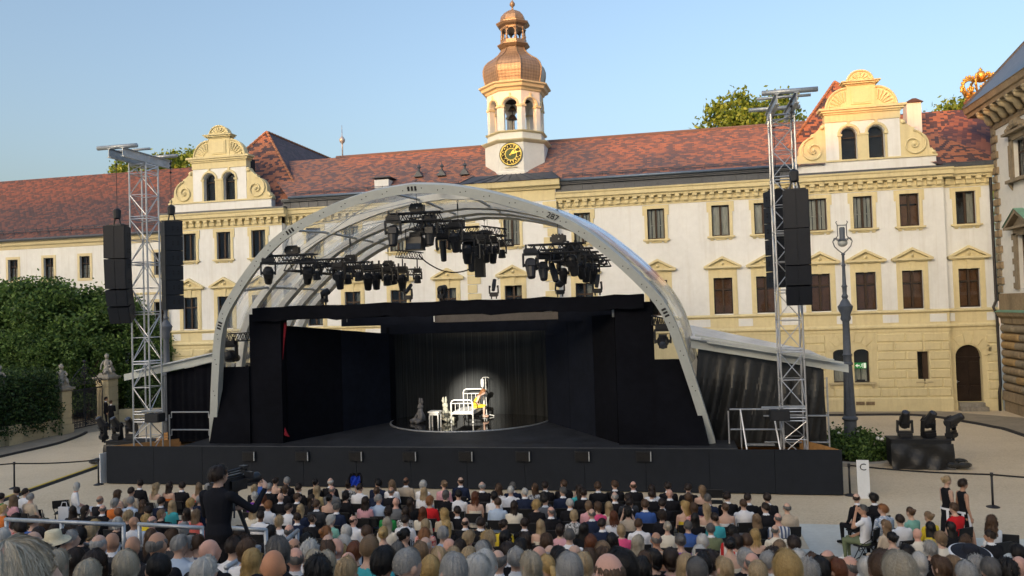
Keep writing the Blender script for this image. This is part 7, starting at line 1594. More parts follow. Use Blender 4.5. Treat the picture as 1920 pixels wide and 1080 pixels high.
    uv0 = lambda f0: [mb.uv.setdefault(fi, [(0.3+0.4*(k/4), fi % 7/7) for k in range(len(mb.f[fi]))]) for fi in range(f0, len(mb.f))]
    f0 = len(mb.f)
    if style == 'bun':
        mb.sphere((0, -0.115, 0.165), 1.0, 14, 10, (0.05, 0.045, 0.048)); mb.sphere((0.02, -0.13, 0.18), 0.03, 8, 6)
    if style == 'tail': mb.path([(0, -0.10, 0.14), (0, -0.14, 0.13), (0.005, -0.155, 0.06), (0, -0.15, -0.03), (0.01, -0.14, -0.12)], [0.022, 0.034, 0.036, 0.028, 0.006], 10)
    uv0(f0); HMESH[full_name] = mb.mesh('hair', HAIR['dark'], smooth=True); return HMESH[full_name]
def hat_mesh(kind):
    k = 'hat'+kind
    if k in HMESH: return HMESH[k]
    mb = MB(); 
    if kind == 'straw': mb.lathe([(0.21, 0.135), (0.2, 0.145), (0.11, 0.165), (0.105, 0.2), (0.095, 0.27), (0.05, 0.285), (0.0, 0.28)], (0, -0.005, 0), 28, cap=False); m_ = [mat('pale_straw', (0.66, 0.58, 0.40), 0.9, var=0.12, scale=20)]
    else:
        mb.lathe([(0.255, 0.13), (0.235, 0.15), (0.11, 0.16), (0.105, 0.19), (0.09, 0.24), (0.05, 0.255), (0.0, 0.25)], (0, -0.005, 0), 32, cap=False); mb.cur = 1; mb.lathe([(0.258, 0.125), (0.262, 0.135), (0.256, 0.142), (0.235, 0.152)], (0, -0.005, 0), 32, cap=False); m_ = [mat('black_hat_felt', (0.012, 0.013, 0.02), 0.8), COLLAR]
    HMESH[k] = mb.mesh('hat', m_, smooth=True); return HMESH[k]
# ---------------------------------------------------------------- folding chairs
mb = MB(); mb.b2(-0.21, 0.21, -0.19, 0.2, 0.425, 0.45); CH_SEAT = mb.mesh('seat', RUBBER)
mb = MB(); n = 6
for i in range(n):
    a, b = -0.21+0.42*i/n, -0.21+0.42*(i+1)/n; ya, yb = -0.27+0.35*a*a, -0.27+0.35*b*b
    mb.add([(a, ya, 0.62), (b, yb, 0.62), (b, yb-0.03, 0.86), (a, ya-0.03, 0.86), (a, ya-0.02, 0.62), (b, yb-0.02, 0.62), (b, yb-0.05, 0.86), (a, ya-0.05, 0.86)], [(0, 1, 2, 3), (7, 6, 5, 4), (0, 4, 5, 1), (3, 2, 6, 7), (0, 3, 7, 4), (1, 5, 6, 2)])
CH_BACK = mb.mesh('backrest', RUBBER)
mb = MB()
for s in (-1, 1): mb.path([(s*0.225, 0.24, 0.0), (s*0.225, 0.02, 0.45), (s*0.225, -0.22, 0.64), (s*0.225, -0.26, 0.85)], 0.011, 5); mb.path([(s*0.2, -0.26, 0.0), (s*0.2, 0.0, 0.42), (s*0.2, 0.17, 0.43)], 0.011, 5)
for y, z in ((0.22, 0.05), (-0.24, 0.05), (-0.26, 0.85)): mb.tube((-0.225, y, z), (0.225, y, z), 0.01, 5)
CH_FRAME = mb.mesh('chair_frame', mat('black_chair_tube', (0.02, 0.02, 0.022), 0.4, 0.4, 0.5))
def chair(loc, rz, label, group):
    t = thing('folding_chair', label, 'chair', loc, group, rz); share('seat', CH_SEAT, t); share('backrest', CH_BACK, t); share('chair_frame', CH_FRAME, t); return t
# ================================================================== audience
# each entry: zoom x, zoom y, kind, hair style-colour, clothes, [skin], [head turn], [arms]
TA = lambda x, y: (x/4, 860+y/4); TB_ = lambda x, y: (440+x/4, 860+y/4); TC = lambda x, y: (900+x/3.6, 780+y/3.6); TD = lambda x, y: (1380+x/3.556, 820+y/3.556)
STY = {'l': 'long', 'v': 'wavy', 'b': 'bob', 'c': 'curly', 's': 'short', 'u': 'full', 'r': 'crop', 'f': 'fringe', 'n': 'bun', 't': 'tail', '0': None, 'H': 'straw', 'K': 'felt'}
HCO = {'k': 'black', 'd': 'dark', 'b': 'brown', 'h': 'light', 'y': 'blonde', 'o': 'gold', 'a': 'auburn', 'i': 'ginger', 'g': 'grey', 'G': 'dgrey', 'w': 'white', 's': 'ash'}
KND = {'m': 'suit', 's': 'shirt', 't': 'tee', 'w': 'top', 'd': 'bare'}
A_ = """1050,190,m,sd,k,fair,-50 1170,215,d,vy,cr 1270,205,d,ld,o 1365,205,m,sd,k 1490,215,d,lh,r 1560,215,s,sg,dg 125,245,m,sd,dg,fair,-60 190,255,s,sd,w 100,305,w,vh,pk 230,290,t,sg,be,fair,-40 880,265,d,vb,w 985,245,s,sd,be 750,310,m,0,k,tan 980,320,s,sg,lb 860,330,w,bg,o 1070,345,w,lb,k 1210,320,m,sd,n 1290,345,w,ly,t 1430,335,w,co,cr 1500,310,s,sg,n 770,380,m,0,k,pink 885,400,t,0,g,brown 960,430,w,cy,k 545,390,w,ld,k,fair,-40 640,390,w,ld,k 25,380,w,bo,o 10,290,w,nd,gr 1110,395,m,sd,k,fair,-60 1210,415,w,bh,k 1400,410,w,vd,fr,fair,-70 1470,420,w,vh,co 880,480,w,bw,k 1005,475,s,0,w,tan 1140,470,t,0,lb,pink 1095,450,w,bo,y 1380,530,w,bg,bl 560,495,w,lb,k 710,500,w,bo,dg 150,520,m,sd,k,fair,-60 420,540,w,bd,fw 530,560,m,sb,k 600,570,w,bk,k 680,545,w,by,k 290,570,m,sd,k 250,610,m,fG,k 410,620,w,H,w 530,600,s,sg,w 740,640,m,fg,k 840,620,m,0,dg,tan 995,650,m,0,k,tan 1180,640,m,fG,k,tan 1345,645,s,sg,lb 1425,640,s,sg,w 1480,640,s,sb,st 1570,690,m,0,k,pink 1130,585,w,lb,k 30,580,w,bw,g 430,790,w,ls,dg 560,760,w,ld,k 710,790,w,ld,k 950,800,w,bs,g 1185,815,m,sk,k 1530,850,w,cw,g 660,870,w,bs,k 1850,680,w,bb,w 1290,590,w,bb,dg 340,500,w,bb,fr 470,600,m,sd,n 1640,560,w,bb,k 1790,560,m,sd,k 1750,660,s,sd,w 120,450,w,ld,fr 250,470,t,sb,bl"""
B_ = """190,165,t,sd,bl 305,170,d,nd,k 390,170,m,sg,k,fair,-35 605,180,w,nk,k 718,175,m,fw,k 855,190,w,bd,fw,fair,0,phone 1075,185,m,uk,n,fair,-65 1180,195,w,vh,w 1285,170,m,0,be,brown 1415,195,w,bw,w 1570,195,w,nh,pk 1695,170,m,fd,n 1855,205,m,fg,k 150,225,w,by,k 258,215,m,sg,k,pink 380,230,w,bb,k 480,220,m,sd,k 615,235,w,ly,gd 730,235,s,0,g,pink 940,220,s,sd,w 1065,245,w,nb,n 1175,245,m,0,k,tan 1420,250,w,ly,w 1585,270,w,bG,k 1680,270,s,sk,w 1805,285,d,va,cr 150,280,w,bw,pu 215,305,w,ba,k 345,290,m,0,k 470,290,m,sb,k 575,300,w,ld,k 710,300,d,nk,k 835,280,w,ck,k 980,320,w,ld,pk 1080,305,s,sg,lb 1210,325,t,0,g,pink 1320,330,w,ld,k 1465,320,w,ci,r 140,385,w,ly,cr 250,350,s,ui,w 405,370,s,sd,w 495,380,w,ly,n 615,345,m,sb,dg 765,365,m,sG,n 1150,400,w,cd,gr 1280,400,w,ld,fw 1410,400,w,la,cr 1570,410,w,vo,be 1670,395,m,sd,k 195,430,s,sd,w,brown 335,470,w,cy,w 470,445,m,sd,n,fair,-30 585,455,m,sd,k 722,460,w,bw,mi 890,465,s,fd,w,pink 1145,480,w,ls,cr 1280,460,s,sd,w 1430,490,w,by,fr 1590,500,w,lo,k 1730,480,m,fd,k 1840,480,m,sG,k 410,540,m,0,k,pink 690,560,w,ni,k 840,545,w,bw,n 990,550,m,sb,n 1115,560,d,no,cr 1275,575,w,nk,k 1425,580,w,ui,dg 1565,565,s,sg,lb 1755,590,w,by,fw 270,545,w,lk,k 1890,600,w,co,r 540,620,w,bk,w 700,630,m,fb,k 820,630,s,sw,n 760,665,m,0,lb,pink 320,690,m,cG,k 445,665,m,fb,k,tan 455,745,m,0,dg,pink 1010,670,t,sh,t 1120,780,w,uk,dg 1300,790,m,sg,g 290,800,m,0,k,orange 700,690,w,bb,k 800,720,w,bo,k 850,775,m,0,k,pink 690,790,w,bs,k 1530,735,w,ly,k 1640,730,w,by,k 1470,825,w,bo,k 1640,835,w,bg,dg 1820,835,w,uw,g 1855,700,m,sg,g 1750,740,w,ly,k 620,850,m,ck,k 840,860,w,cy,be 1430,650,m,fg,be 1390,690,w,bh,dg 1610,660,m,0,k,pink 1690,670,w,bd,k 1220,690,w,lG,k 600,760,w,bs,k 900,690,w,ba,k 560,690,w,cw,w 60,640,w,cb,be 130,760,w,vo,k"""
C_ = """15,475,m,fg,k 125,490,w,vb,w 220,475,m,sG,n 370,485,w,lb,fw 440,470,m,sd,k 565,460,m,sb,k 670,500,w,ld,t,fair,0,phone 797,475,m,sb,k 910,465,m,sb,k 1035,470,m,fb,k,pink 1160,495,w,ld,w 1268,475,m,sd,k 1405,485,m,sd,k 1500,500,d,lh,k 95,540,w,bk,w 208,505,s,sw,w 303,515,m,sw,n 430,545,w,lk,dg 560,510,m,sG,n 700,520,m,sd,k 910,545,m,fg,k 1000,555,m,sd,dg 1160,530,m,sd,k 1280,525,m,0,k,pink 1410,550,w,lb,k 1535,560,m,sG,n 1670,545,m,sd,k 120,585,s,sb,lb 230,605,w,ld,cr 380,600,w,co,k 440,570,m,sk,g 608,590,m,sw,k 735,605,w,bh,pk 795,615,w,bb,hp 870,610,w,ly,cr 1010,590,m,sd,k 1115,600,m,sb,bl 1230,590,m,sd,k 1385,610,d,vo,y,fair,-60 1445,620,w,bb,fr 1530,630,d,vy,cr 1655,620,d,nb,w 480,645,m,0,k,pink 635,670,w,by,fw 755,660,m,fG,n 905,680,w,va,w 1000,650,w,ck,be,fair,0,phone 1230,670,w,cd,k 1450,690,w,lk,k 1585,690,w,nd,t 160,735,w,nd,y 300,725,m,sd,k 410,735,d,ly,cr 10,725,m,sd,k 540,765,w,bd,pk 700,760,w,lk,k 825,730,m,sd,n 955,770,w,by,hp 1072,730,s,sb,w 1265,750,w,ns,cr 1405,745,s,sG,bl 1558,765,m,sG,ol 1700,780,w,ck,rs 65,830,w,cy,k 175,820,w,lk,k 305,830,w,ld,t 450,845,w,vb,be 603,805,s,sG,w 750,850,w,la,co 895,840,w,lk,pk 1065,850,w,ls,o 1190,830,t,0,fl,tan 1355,840,w,nG,fp 1505,850,s,sw,lb 1685,860,d,nk,cr 25,905,m,sG,k 120,975,m,fG,dg 245,960,m,sg,k 400,945,m,0,k,pink 475,935,m,fg,w 530,945,m,sk,k 340,1000,w,vs,dg 450,1005,w,to,k 600,1040,w,bg,g 740,965,w,bb,k 830,955,w,vb,k 960,1020,m,uk,k 870,1050,m,fb,k,pink 1110,980,w,bb,dg 1175,960,w,bk,k 1480,930,w,bw,lb 1510,995,w,bk,k,fair,0,phone 1390,1000,w,ly,k 1465,1045,m,sG,dg 1560,985,m,sd,k 1650,1025,w,ly,k 1090,1040,w,lk,dg 40,1005,w,bw,k 700,1000,w,by,be 640,935,m,fb,k 1290,960,w,bd,pk 560,985,m,sk,k 190,910,m,sd,k 270,890,m,sk,k 830,905,w,bh,k"""
D_ = """80,405,m,sd,k 210,405,m,sd,k 50,445,s,sb,w 198,470,m,sd,k 340,470,s,fG,be 138,545,w,lh,k 280,540,t,0,st,pink 125,650,d,vo,k 265,620,s,fG,cr 70,690,m,sb,k 290,740,w,lh,k,fair,45 390,710,m,sd,k,tan 10,690,w,bd,rs 805,405,m,fd,k,fair,45 920,405,m,uk,k,brown 980,480,s,ui,fb 1165,500,w,nb,mi 1095,550,s,sd,w 1000,590,w,lh,be 1285,530,w,nh,y 1300,600,w,lk,y 1455,475,t,sb,r 1705,560,w,vb,w,tan,45 1210,645,s,0,cr,pink 1040,670,d,nk,cr 1365,665,w,bh,cr 1435,600,w,lk,k 1535,690,w,vb,r,tan,45 1555,770,m,K,k 1695,660,m,sd,k,tan 1140,770,w,uk,k 1300,740,w,cg,k 1880,770,w,uk,k 1220,840,w,bw,k 615,815,m,fb,k,pink 760,860,m,0,k,pink 680,885,w,ba,k 345,870,w,uo,dg 420,810,s,sw,k 510,845,w,lb,k 65,800,w,bg,k 110,835,m,0,k,pink 220,825,m,sg,dg 150,905,w,by,k 880,870,w,bw,w 985,870,m,ub,dg 1090,880,w,us,dg 1370,865,w,lb,k 1600,860,w,cg,k 1540,905,m,sg,k 1890,860,m,0,k,pink 1820,885,w,ck,k 480,890,w,cg,k 1450,850,w,lh,dg 1700,880,m,sG,k 570,880,m,sk,k 250,800,m,cd,k"""
BIG = {'A_': {'950,800': 4.8, '1185,815': 5.2, '1530,850': 5.2, '710,790': 4.8, '430,790': 5, '660,870': 4.5, '1180,640': 6, '1850,680': 7.5, '1570,690': 6.5}, 'B_': {'290,800': 4.7, '1120,780': 5.2, '1300,790': 5.2, '1640,835': 4.5, '1820,835': 5, '620,850': 5, '840,860': 5.5, '690,790': 6.5, '320,690': 5.8, '1010,670': 6.6, '1470,825': 6.3, '800,720': 8.5, '850,775': 7.5}, 'C_': {'600,1040': 5.2, '870,1050': 4.4, '960,1020': 4.9, '1465,1045': 6.5, '40,1005': 5.5, '340,1000': 6.5, '1390,1000': 7.5, '700,1000': 7}, 'D_': {'345,870': 4.9, '985,870': 5, '1090,880': 4.4, '420,810': 9, '1220,840': 9}}
PEO = []
def zpix(x, y):
    """head centre: on the floor block, or on the rake of the grandstand nearer the camera"""
    p = PZ(x, y, 1.25); 
    if p.y > 18.0: return p
    return PPL(x, y, (0, 18.0, 1.25), (0, 0.235, 1.0))
for nm_, src, tf in (('A_', A_, TA), ('B_', B_, TB_), ('C_', C_, TC), ('D_', D_, TD)):
    for e in src.split():
        q = e.split(','); x, y = tf(float(q[0]), float(q[1])); st = STY[q[3][0]]; hc = HCO[q[3][1]] if len(q[3]) > 1 and q[3] not in ('0',) else None
        bd = BIG[nm_].get(q[0]+','+q[1]); PEO.append(dict(x=x, y=y, p=PY(x, y, bd*1.13) if bd else zpix(x, y), kind=KND[q[2]], st=st, hc=hc, cl=q[4], skin=q[5] if len(q) > 5 else 'fair', yaw=radians(float(q[6])) if len(q) > 6 else 0.0, arms=q[7] if len(q) > 7 else 'lap'))
# fill gaps between the recorded people in the rows
rr = random.Random(41)
def proj(p): v = Vector(p)-CAMP; zc = v.dot(AF); return 960+FPX*v.dot(AR)/zc, 540-FPX*v.dot(AU)/zc, FPX/zc
def clash(p, f=0.5):
    a = proj(p)
    for e in PEO:
        if abs(e['p'].y-p.y) < 0.7 and abs(e['p'].x-p.x) < 0.46: return True
        b = proj(e['p'])
        if abs(a[0]-b[0]) < 0.2*f*max(a[2], b[2])*1.1 and abs(a[1]-b[1]) < 0.2*f*max(a[2], b[2])*1.3: return True
    return False
def filler(p):
    k = rr.random(); skin = rr.choice(('fair', 'fair', 'pink', 'tan'))
    if k < 0.34: d = dict(kind='suit', st=rr.choice(('short', 'short', 'fringe', 'crop')), hc=rr.choice(('dark', 'brown', 'grey', 'dgrey')), cl=rr.choice('kknn'))
    elif k < 0.5: d = dict(kind='shirt', st=rr.choice(('short', 'fringe', None)), hc=rr.choice(('grey', 'dark', 'white')), cl=rr.choice(('w', 'lb', 'w')))
    elif k < 0.85: d = dict(kind='top', st=rr.choice(('bob', 'long', 'wavy', 'bun', 'curly', 'bob')), hc=rr.choice(('blonde', 'ash', 'light', 'brown', 'dark', 'white', 'grey')), cl=rr.choice(('k', 'k', 'dg', 'n', 'cr', 'fw', 'be')))
    else: d = dict(kind='bare', st=rr.choice(('long', 'bun', 'wavy')), hc=rr.choice(('blonde', 'brown', 'light')), cl=rr.choice(('k', 'r', 'cr', 'bl')))
    d.update(x=0, y=0, p=p, skin=skin, yaw=rr.choice((0, 0, 0, radians(-35), radians(35))), arms='lap'); return d
cand = []
for Y in (21.35, 20.4, 19.45, 18.5):
    X = -17.5
    while X < 3.0: cand.append((Vector((X+rr.uniform(-0.06, 0.06), Y+rr.uniform(-0.05, 0.05), 1.25)), 0.55)); X += 0.56
Y = 17.3
while Y > 8.3:
    X = -14.0
    while X < 8.5:
        z = 1.25+0.235*(18.0-Y); cand.append((Vector((X+rr.uniform(-0.08, 0.08), Y+rr.uniform(-0.06, 0.06), z)), 0.9)); X += 0.58
    Y -= 0.9
for p, pr in cand:
    if len(PEO) >= 290: break
    a = proj(p)
    if not (-25 < a[0] < 1945 and a[1] < 1095) or rr.random() > pr: continue
    if 1498 < a[0] < 1575 and a[1] < 1052 or 1500 < a[0] < 1590 and p.y > 15.5 or 372 < a[0] < 500 and a[1] < 1045 and p.y < 17.5: continue
    if a[0] > 1580 and a[1] < 1040: continue
    if p.y < 9.5 and (425 < a[0] < 495 and 1000 < a[1] < 1070 or 510 < a[0] < 605 and 985 < a[1] < 1055 or 615 < a[0] < 680 and 1010 < a[1] < 1055): continue
    if a[1] > 1035 and rr.random() < 0.3: continue
    if clash(p, 0.8): continue
    PEO.append(filler(p))
# the very near blonde head at the lower left corner
PEO.append(dict(x=30, y=1100, p=PY(22, 1108, 1.38), kind='top', st='long', hc='ash', cl='dg', skin='fair', yaw=0.0, arms='lap', near=True))
PEO.sort(key=lambda e: -e['p'].y)
# rows and descriptions
ORD = ['front', 'second', 'third', 'fourth', 'fifth', 'sixth', 'seventh', 'eighth', 'ninth', 'tenth', 'eleventh', 'twelfth', 'thirteenth', 'fourteenth', 'fifteenth', 'sixteenth', 'seventeenth', 'eighteenth', 'nineteenth', 'twentieth', 'last', 'last', 'last', 'last']
HW = {'black': 'black-haired', 'dark': 'dark-haired', 'brown': 'brown-haired', 'light': 'fair-brown-haired', 'blonde': 'blonde', 'gold': 'golden-blonde', 'auburn': 'auburn-haired', 'ginger': 'ginger', 'grey': 'grey-haired', 'dgrey': 'greying', 'white': 'white-haired', 'ash': 'ash-blonde'}
SW_ = {'long': 'long-haired ', 'wavy': 'wavy ', 'bob': 'bobbed ', 'curly': 'curly ', 'bun': 'tied-up ', 'tail': 'ponytailed ', 'fringe': 'balding ', 'crop': 'cropped ', 'full': 'thick-haired ', 'short': ''}
GARM = {'suit': 'suit', 'shirt': 'shirt', 'tee': 'T-shirt', 'top': 'top', 'bare': 'dress'}
for e in PEO:
    g = 'woman' if e['kind'] in ('top', 'bare') else 'man'; c = CL[e['cl']][0]
    if e['st'] is None: h = 'bald'
    elif e['st'] == 'straw': h = 'straw-hatted'
    elif e['st'] == 'felt': h = 'wide-hatted'
    else: h = SW_[e['st']]+HW[e['hc']]
    e['short'] = '%s %s in %s' % (h, g, c); e['desc'] = '%s %s in %s %s' % (h, g, c, GARM[e['kind']])
    if e['arms'] == 'phone': e['desc'] += ' raising a phone' if e['cl'] != 'fw' else ' raising both arms'
    e['row'] = int(round((22.45-e['p'].y)/0.95)) if e['p'].y > 18.0 else 5+int((18.0-e['p'].y)/0.9)
    e['row'] = max(0, min(22, e['row'])); e['side'] = 1 if e['p'].x > 3.3 and e['p'].y > 14 else 0
for e in PEO:
    same = sorted((o for o in PEO if o['row'] == e['row'] and o['side'] == e['side']), key=lambda o: o['p'].x); i = [id(o) for o in same].index(id(e)); e['L'] = same[i-1] if i else None; e['R'] = same[i+1] if i+1 < len(same) else None
used = {}
from collections import Counter
cnt = Counter(e['desc'] for e in PEO); cr_ = Counter((e['desc'], e['row'], e['side']) for e in PEO)
for e in PEO:
    row = '%s row%s' % (ORD[e['row']], ' of the aisle block' if e['side'] else ''); L, R_ = e['L'], e['R']
    opts = []
    if e.get('near'): opts.append('very close ash-blonde head of a woman filling the lower corner')
    if cnt[e['desc']] == 1: opts.append(e['desc']+', '+row)
    if cr_[(e['desc'], e['row'], e['side'])] == 1: opts.append(e['desc']+', '+row)
    if L: opts.append('%s, %s, beside %s' % (e['desc'], row, L['short']))
    if R_: opts.append('%s, %s, beside %s' % (e['desc'], row, R_['short']))
    if L and R_: opts.append('%s between %s and %s' % (e['desc'], L['short'], R_['short']))
    opts.append('%s, far end of %s' % (e['desc'], row)); opts.append('%s, near the middle of the %s' % (e['desc'], row)); opts.append('%s, %s' % (e['desc'], row))
    for o in opts:
        if len(o.split()) <= 12 and o not in used: e['label'] = o; used[o] = 1; break
    else:
        k = 2
        while True:
            o = '%s, place %s in the %s' % (e['desc'], k, row)
            if o not in used: break
            k += 1
        same = sorted((q for q in PEO if q['row'] == e['row'] and q['side'] == e['side']), key=lambda q: q['p'].x); k = [id(q) for q in same].index(id(e)); e['label'] = '%s, %s in %s' % (e['desc'], ['first', 'second', 'third', 'fourth', 'fifth', 'sixth', 'seventh', 'eighth', 'ninth', 'tenth'][k] if k < 10 else '%dth' % (k+1), row); used[e['label']] = 1
GA, GC = 'seated audience seen from behind', 'black folding chairs of the audience'
YAWS = (0.0, radians(-35), radians(35), radians(-62), radians(48))
prng = random.Random(5)
def add_person(e):
    yaw = min(YAWS, key=lambda v: abs(v-e['yaw'])) if e['yaw'] else prng.choice((0.0, 0.0, 0.0, 0.0, radians(-35), radians(35)))
    me = seated(e['kind'], yaw, e['arms'])
    f = e['kind'] in ('top', 'bare'); sc = (0.97 if f else 1.03)*prng.uniform(0.97, 1.03); hz = 1.255*sc
    g = Vector((e['p'].x, e['p'].y-0.01, e['p'].z-hz)); 
    if g.z < 0.3 and e['p'].y > 17.0: g.z = 0.012; sc = e['p'].z/1.255
    sc = max(0.9, min(1.1, sc)); face = math.atan2(SX-g.x, 36-g.y)*0.5*-1; face = -math.atan2(SX-g.x, 40-g.y)*-0.4
    rz = math.atan2(-(SX-g.x), 45-g.y)*0.5+prng.uniform(-0.1, 0.1)
    if e['side']: rz = math.atan2(-(SX-g.x), 30-g.y)*0.55+prng.uniform(-0.1, 0.1)
    o = bpy.data.objects.new('person', me); COL.objects.link(o); o.location = g; o.rotation_euler = (0, 0, rz); o.scale = (sc*(1.0 if f else 1.04), sc, sc)
    tag(o, e['label'], 'person', GA)
    top = CL[e['cl']][1]; bot = top if e['kind'] in ('suit', 'top', 'bare') else prng.choice((CL['k'][1], CL['n'][1], CL['dg'][1], CL['be'][1], CL['ol'][1]))
    for i, mt in enumerate((SKIN[e['skin']], top, bot, SHOE, COLLAR, EYED)): o.material_slots[i].link = 'OBJECT'; o.material_slots[i].material = mt
    if e['st'] in ('straw', 'felt'):
        h = share('hair', hair_mesh('bob' if e['st'] == 'straw' else 'short'), o, HPIV, (0, 0, -yaw), None, [HAIR['dark']]); share('hat', hat_mesh(e['st']), o, HPIV, (0.25 if e['st'] == 'felt' else 0.1, 0, -yaw))
    elif e['st'] is None and prng.random() < 0.65: share('hair', hair_mesh('shaved'), o, HPIV, (0, 0, -yaw), None, [HAIR['dgrey'] if e['skin'] != 'brown' else HAIR['black']])
    elif e['st']:
        v = prng.uniform(0.96, 1.07); share('hair', hair_mesh(e['st']+prng.choice(('', '1', '2', '3'))+('n' if e['p'].y < 7.5 and e['st'] != 'fringe' else '')), o, HPIV, (prng.uniform(-0.04, 0.04), prng.uniform(-0.05, 0.05), -yaw+prng.uniform(-0.18, 0.18)), (v, v*prng.uniform(0.97, 1.04), prng.uniform(0.97, 1.07)), [HAIR[e['hc']]])
    if e['arms'] == 'phone' and e['cl'] != 'fw':
        R = Matrix.Rotation(rz, 3, 'Z'); c = g+R @ Vector((0, 0.30*sc, 1.29*sc)); mb = MB(); mb.box(c, (0.15, 0.012, 0.075), rz); t = thing('smartphone', 'black smartphone held up by %s' % e['short'], 'phone', c, 'phones raised by the audience'); mb.build('phone_body', BLACKP, t)
        mb = MB(); mb.box(c-R @ Vector((0, 0.008, 0)), (0.135, 0.004, 0.065), rz); mb.build('screen', LENSD, t)
    cl_ = 'folding chair under the '+e['label']
    if not e.get('near'): chair((g.x, g.y, g.z), rz, ' '.join(cl_.split()[:16]), GC)
    return o
for e in PEO: add_person(e)
# empty chairs
for k, (px_, py_, rz, lab) in enumerate(((118, 945, 0.5, 'empty folding chair left of the seated white-haired woman with a handbag'), (1885, 1010, -0.2, 'empty folding chair at the outer end of the aisle block'), (80, 962, 0.0, 'empty folding chair by the left railing'), (790, 955, 0.0, 'empty folding chair among the third row in front of the camera'), (700, 978, 0.0, 'empty folding chair between bald man in white and the green dress'), (1340, 925, 0, 'empty folding chair at the right end of the front row'))):
    p = PZ(px_, py_, 0.7); chair((p.x, p.y, 0.012), rz, lab, 'empty folding chairs')
# the grandstand steps that carry the nearer rows
gs = thing('grandstand', 'stepped grandstand under the nearer rows of spectators', 'grandstand', (-3, 10, 0))
GSM = mat('grey_stand_decking', (0.16, 0.165, 0.17), 0.8, var=0.15)
Y = 17.3; 
while Y > -1.5:
    z = 0.235*(18.0-Y); mb = MB(); mb.b2(-16, 4.2 if Y > 14.5 else 11, Y-0.45, Y+0.42, max(0.0, z-0.26), z-0.012); mb.build('step', GSM, gs); Y -= 0.9
# ================================================================== standing figures
def standing(key, kind, yaw, arms, step=0.0, vox=0.014, pitch=0.0):
    mb = MB(); f = kind == 'dress'; k = 0.9 if f else 1.0; up = 1; col = 4 if kind == 'suit' else 1
    low = [(0, 0.0, 0.42, 0.20, 0.16), (0, 0.0, 0.65, 0.19, 0.145)] if f else []
    ell_rings(mb, low+[(0, 0.0, 0.84, 0.165, 0.125), (0, -0.005, 0.95, 0.172*(1.0 if not f else 1.03), 0.125), (0, 0.0, 1.08, 0.145*k, 0.105*k), (0, 0.0, 1.24, 0.168*k, 0.115*k), (0, -0.005, 1.36, 0.19*k, 0.115*k), (0, -0.01, 1.43, 0.195*k, 0.095*k), (0, -0.01, 1.475, 0.145*k, 0.075*k), (0, -0.005, 1.505, 0.08*k, 0.065), (0, 0.0, 1.525, 0.06*k, 0.06)],
              ([1, 1] if f else [])+[1 if f else 2, 1, 1, 1, 1 if not f else 1, up, up, col if not f else 0])
    ell_rings(mb, [(0, 0.0, 1.515, 0.058*k, 0.06), (0, 0.01, 1.56, 0.053*k, 0.055), (0, 0.018, 1.63, 0.053*k, 0.055)], [4 if kind == 'suit' else 0, 0]); ws = {}
    for s in (-1, 1):
        sh = Vector((s*0.185*k, -0.01, 1.425))
        if arms == 'camera' and s > 0: el, wr = (0.36, 0.17, 1.20), (0.36, 0.38, 1.42)
        elif arms == 'camera': el, wr = (-0.24, 0.06, 1.14), (-0.02, 0.30, 1.16)
        elif arms == 'folded': el, wr = (s*0.23, 0.02, 1.14), (s*0.02, 0.2, 1.16)
        elif arms == 'hip' and s > 0: el, wr = (0.36, -0.05, 1.18), (0.2, 0.02, 0.98)
        elif arms == 'talk' and s < 0: el, wr = (-0.24, 0.03, 1.15), (-0.1, 0.24, 1.25)
        elif arms == 'carry': el, wr = (s*0.2, 0.0, 1.16), (s*0.07, 0.22, 1.08)
        else: el, wr = (s*0.225, -0.02, 1.14), (s*0.225, 0.05, 0.9)
        el, wr = Vector(el), Vector(wr); fa = 0 if f else 1; limb(mb, [sh, sh.lerp(el, 0.5), el, wr], [0.06*k, 0.05*k, 0.042*k, 0.028*k], [0 if f else 1, 0 if f else 1, fa]); d = (wr-el).normalized(); hand(mb, wr, d if arms != 'camera' or s < 0 else (-0.3, 0.5, 0.6), (s, 0, 0.3), -s, 0.45); ws[s] = wr
    head_parts(mb, (0, 0.018, 1.555), yaw, pitch)
    for s in (-1, 1):
        st = step*s; hp, kn, an = Vector((s*0.085, 0, 0.86)), Vector((s*0.09, 0.03+st*0.5, 0.47)), Vector((s*0.095, -0.02+st, 0.09)); limb(mb, [hp, kn, an], [0.088, 0.058, 0.038], 0 if f else 2); mb.cur = 3; mb.path([(an.x, an.y-0.06, 0.045), (an.x, an.y+0.05, 0.05), (an.x+s*0.02, an.y+0.17, 0.03)], [0.04, 0.045, 0.032], 8)
    return finish_body(mb, 'person', vox)
SPIV = (0, 0.018, 1.555)
def stand_person(me, loc, rz, label, skin, top, bot, hair, hcol, yaw, s=1.0, group=None, shoes=None, pitch=0.0, collar=None):
    o = bpy.data.objects.new('person', me); COL.objects.link(o); o.location = loc; o.rotation_euler = (0, 0, rz); o.scale = (s,)*3; tag(o, label, 'person', group)
    for i, mt in enumerate((SKIN[skin], top, bot, shoes or SHOE, collar or COLLAR, EYED)): o.material_slots[i].link = 'OBJECT'; o.material_slots[i].material = mt
    if hair: share('hair', hair_mesh(hair), o, SPIV, (0, 0, -yaw), None, [HAIR[hcol]])
    return o
K_, N_ = CL['k'][1], CL['n'][1]
m1 = standing('m1', 'suit', radians(-25), 'talk'); m2 = standing('m2', 'suit', radians(35), 'folded')
g1 = PZ(199, 803); stand_person(m1, (g1.x, g1.y, 0), -0.9, 'taller man in black suit and white shirt standing before the farther gate pillar', 'tan', K_, K_, 'short', 'dark', radians(-25), 1.03, 'men in black suits by the gate')
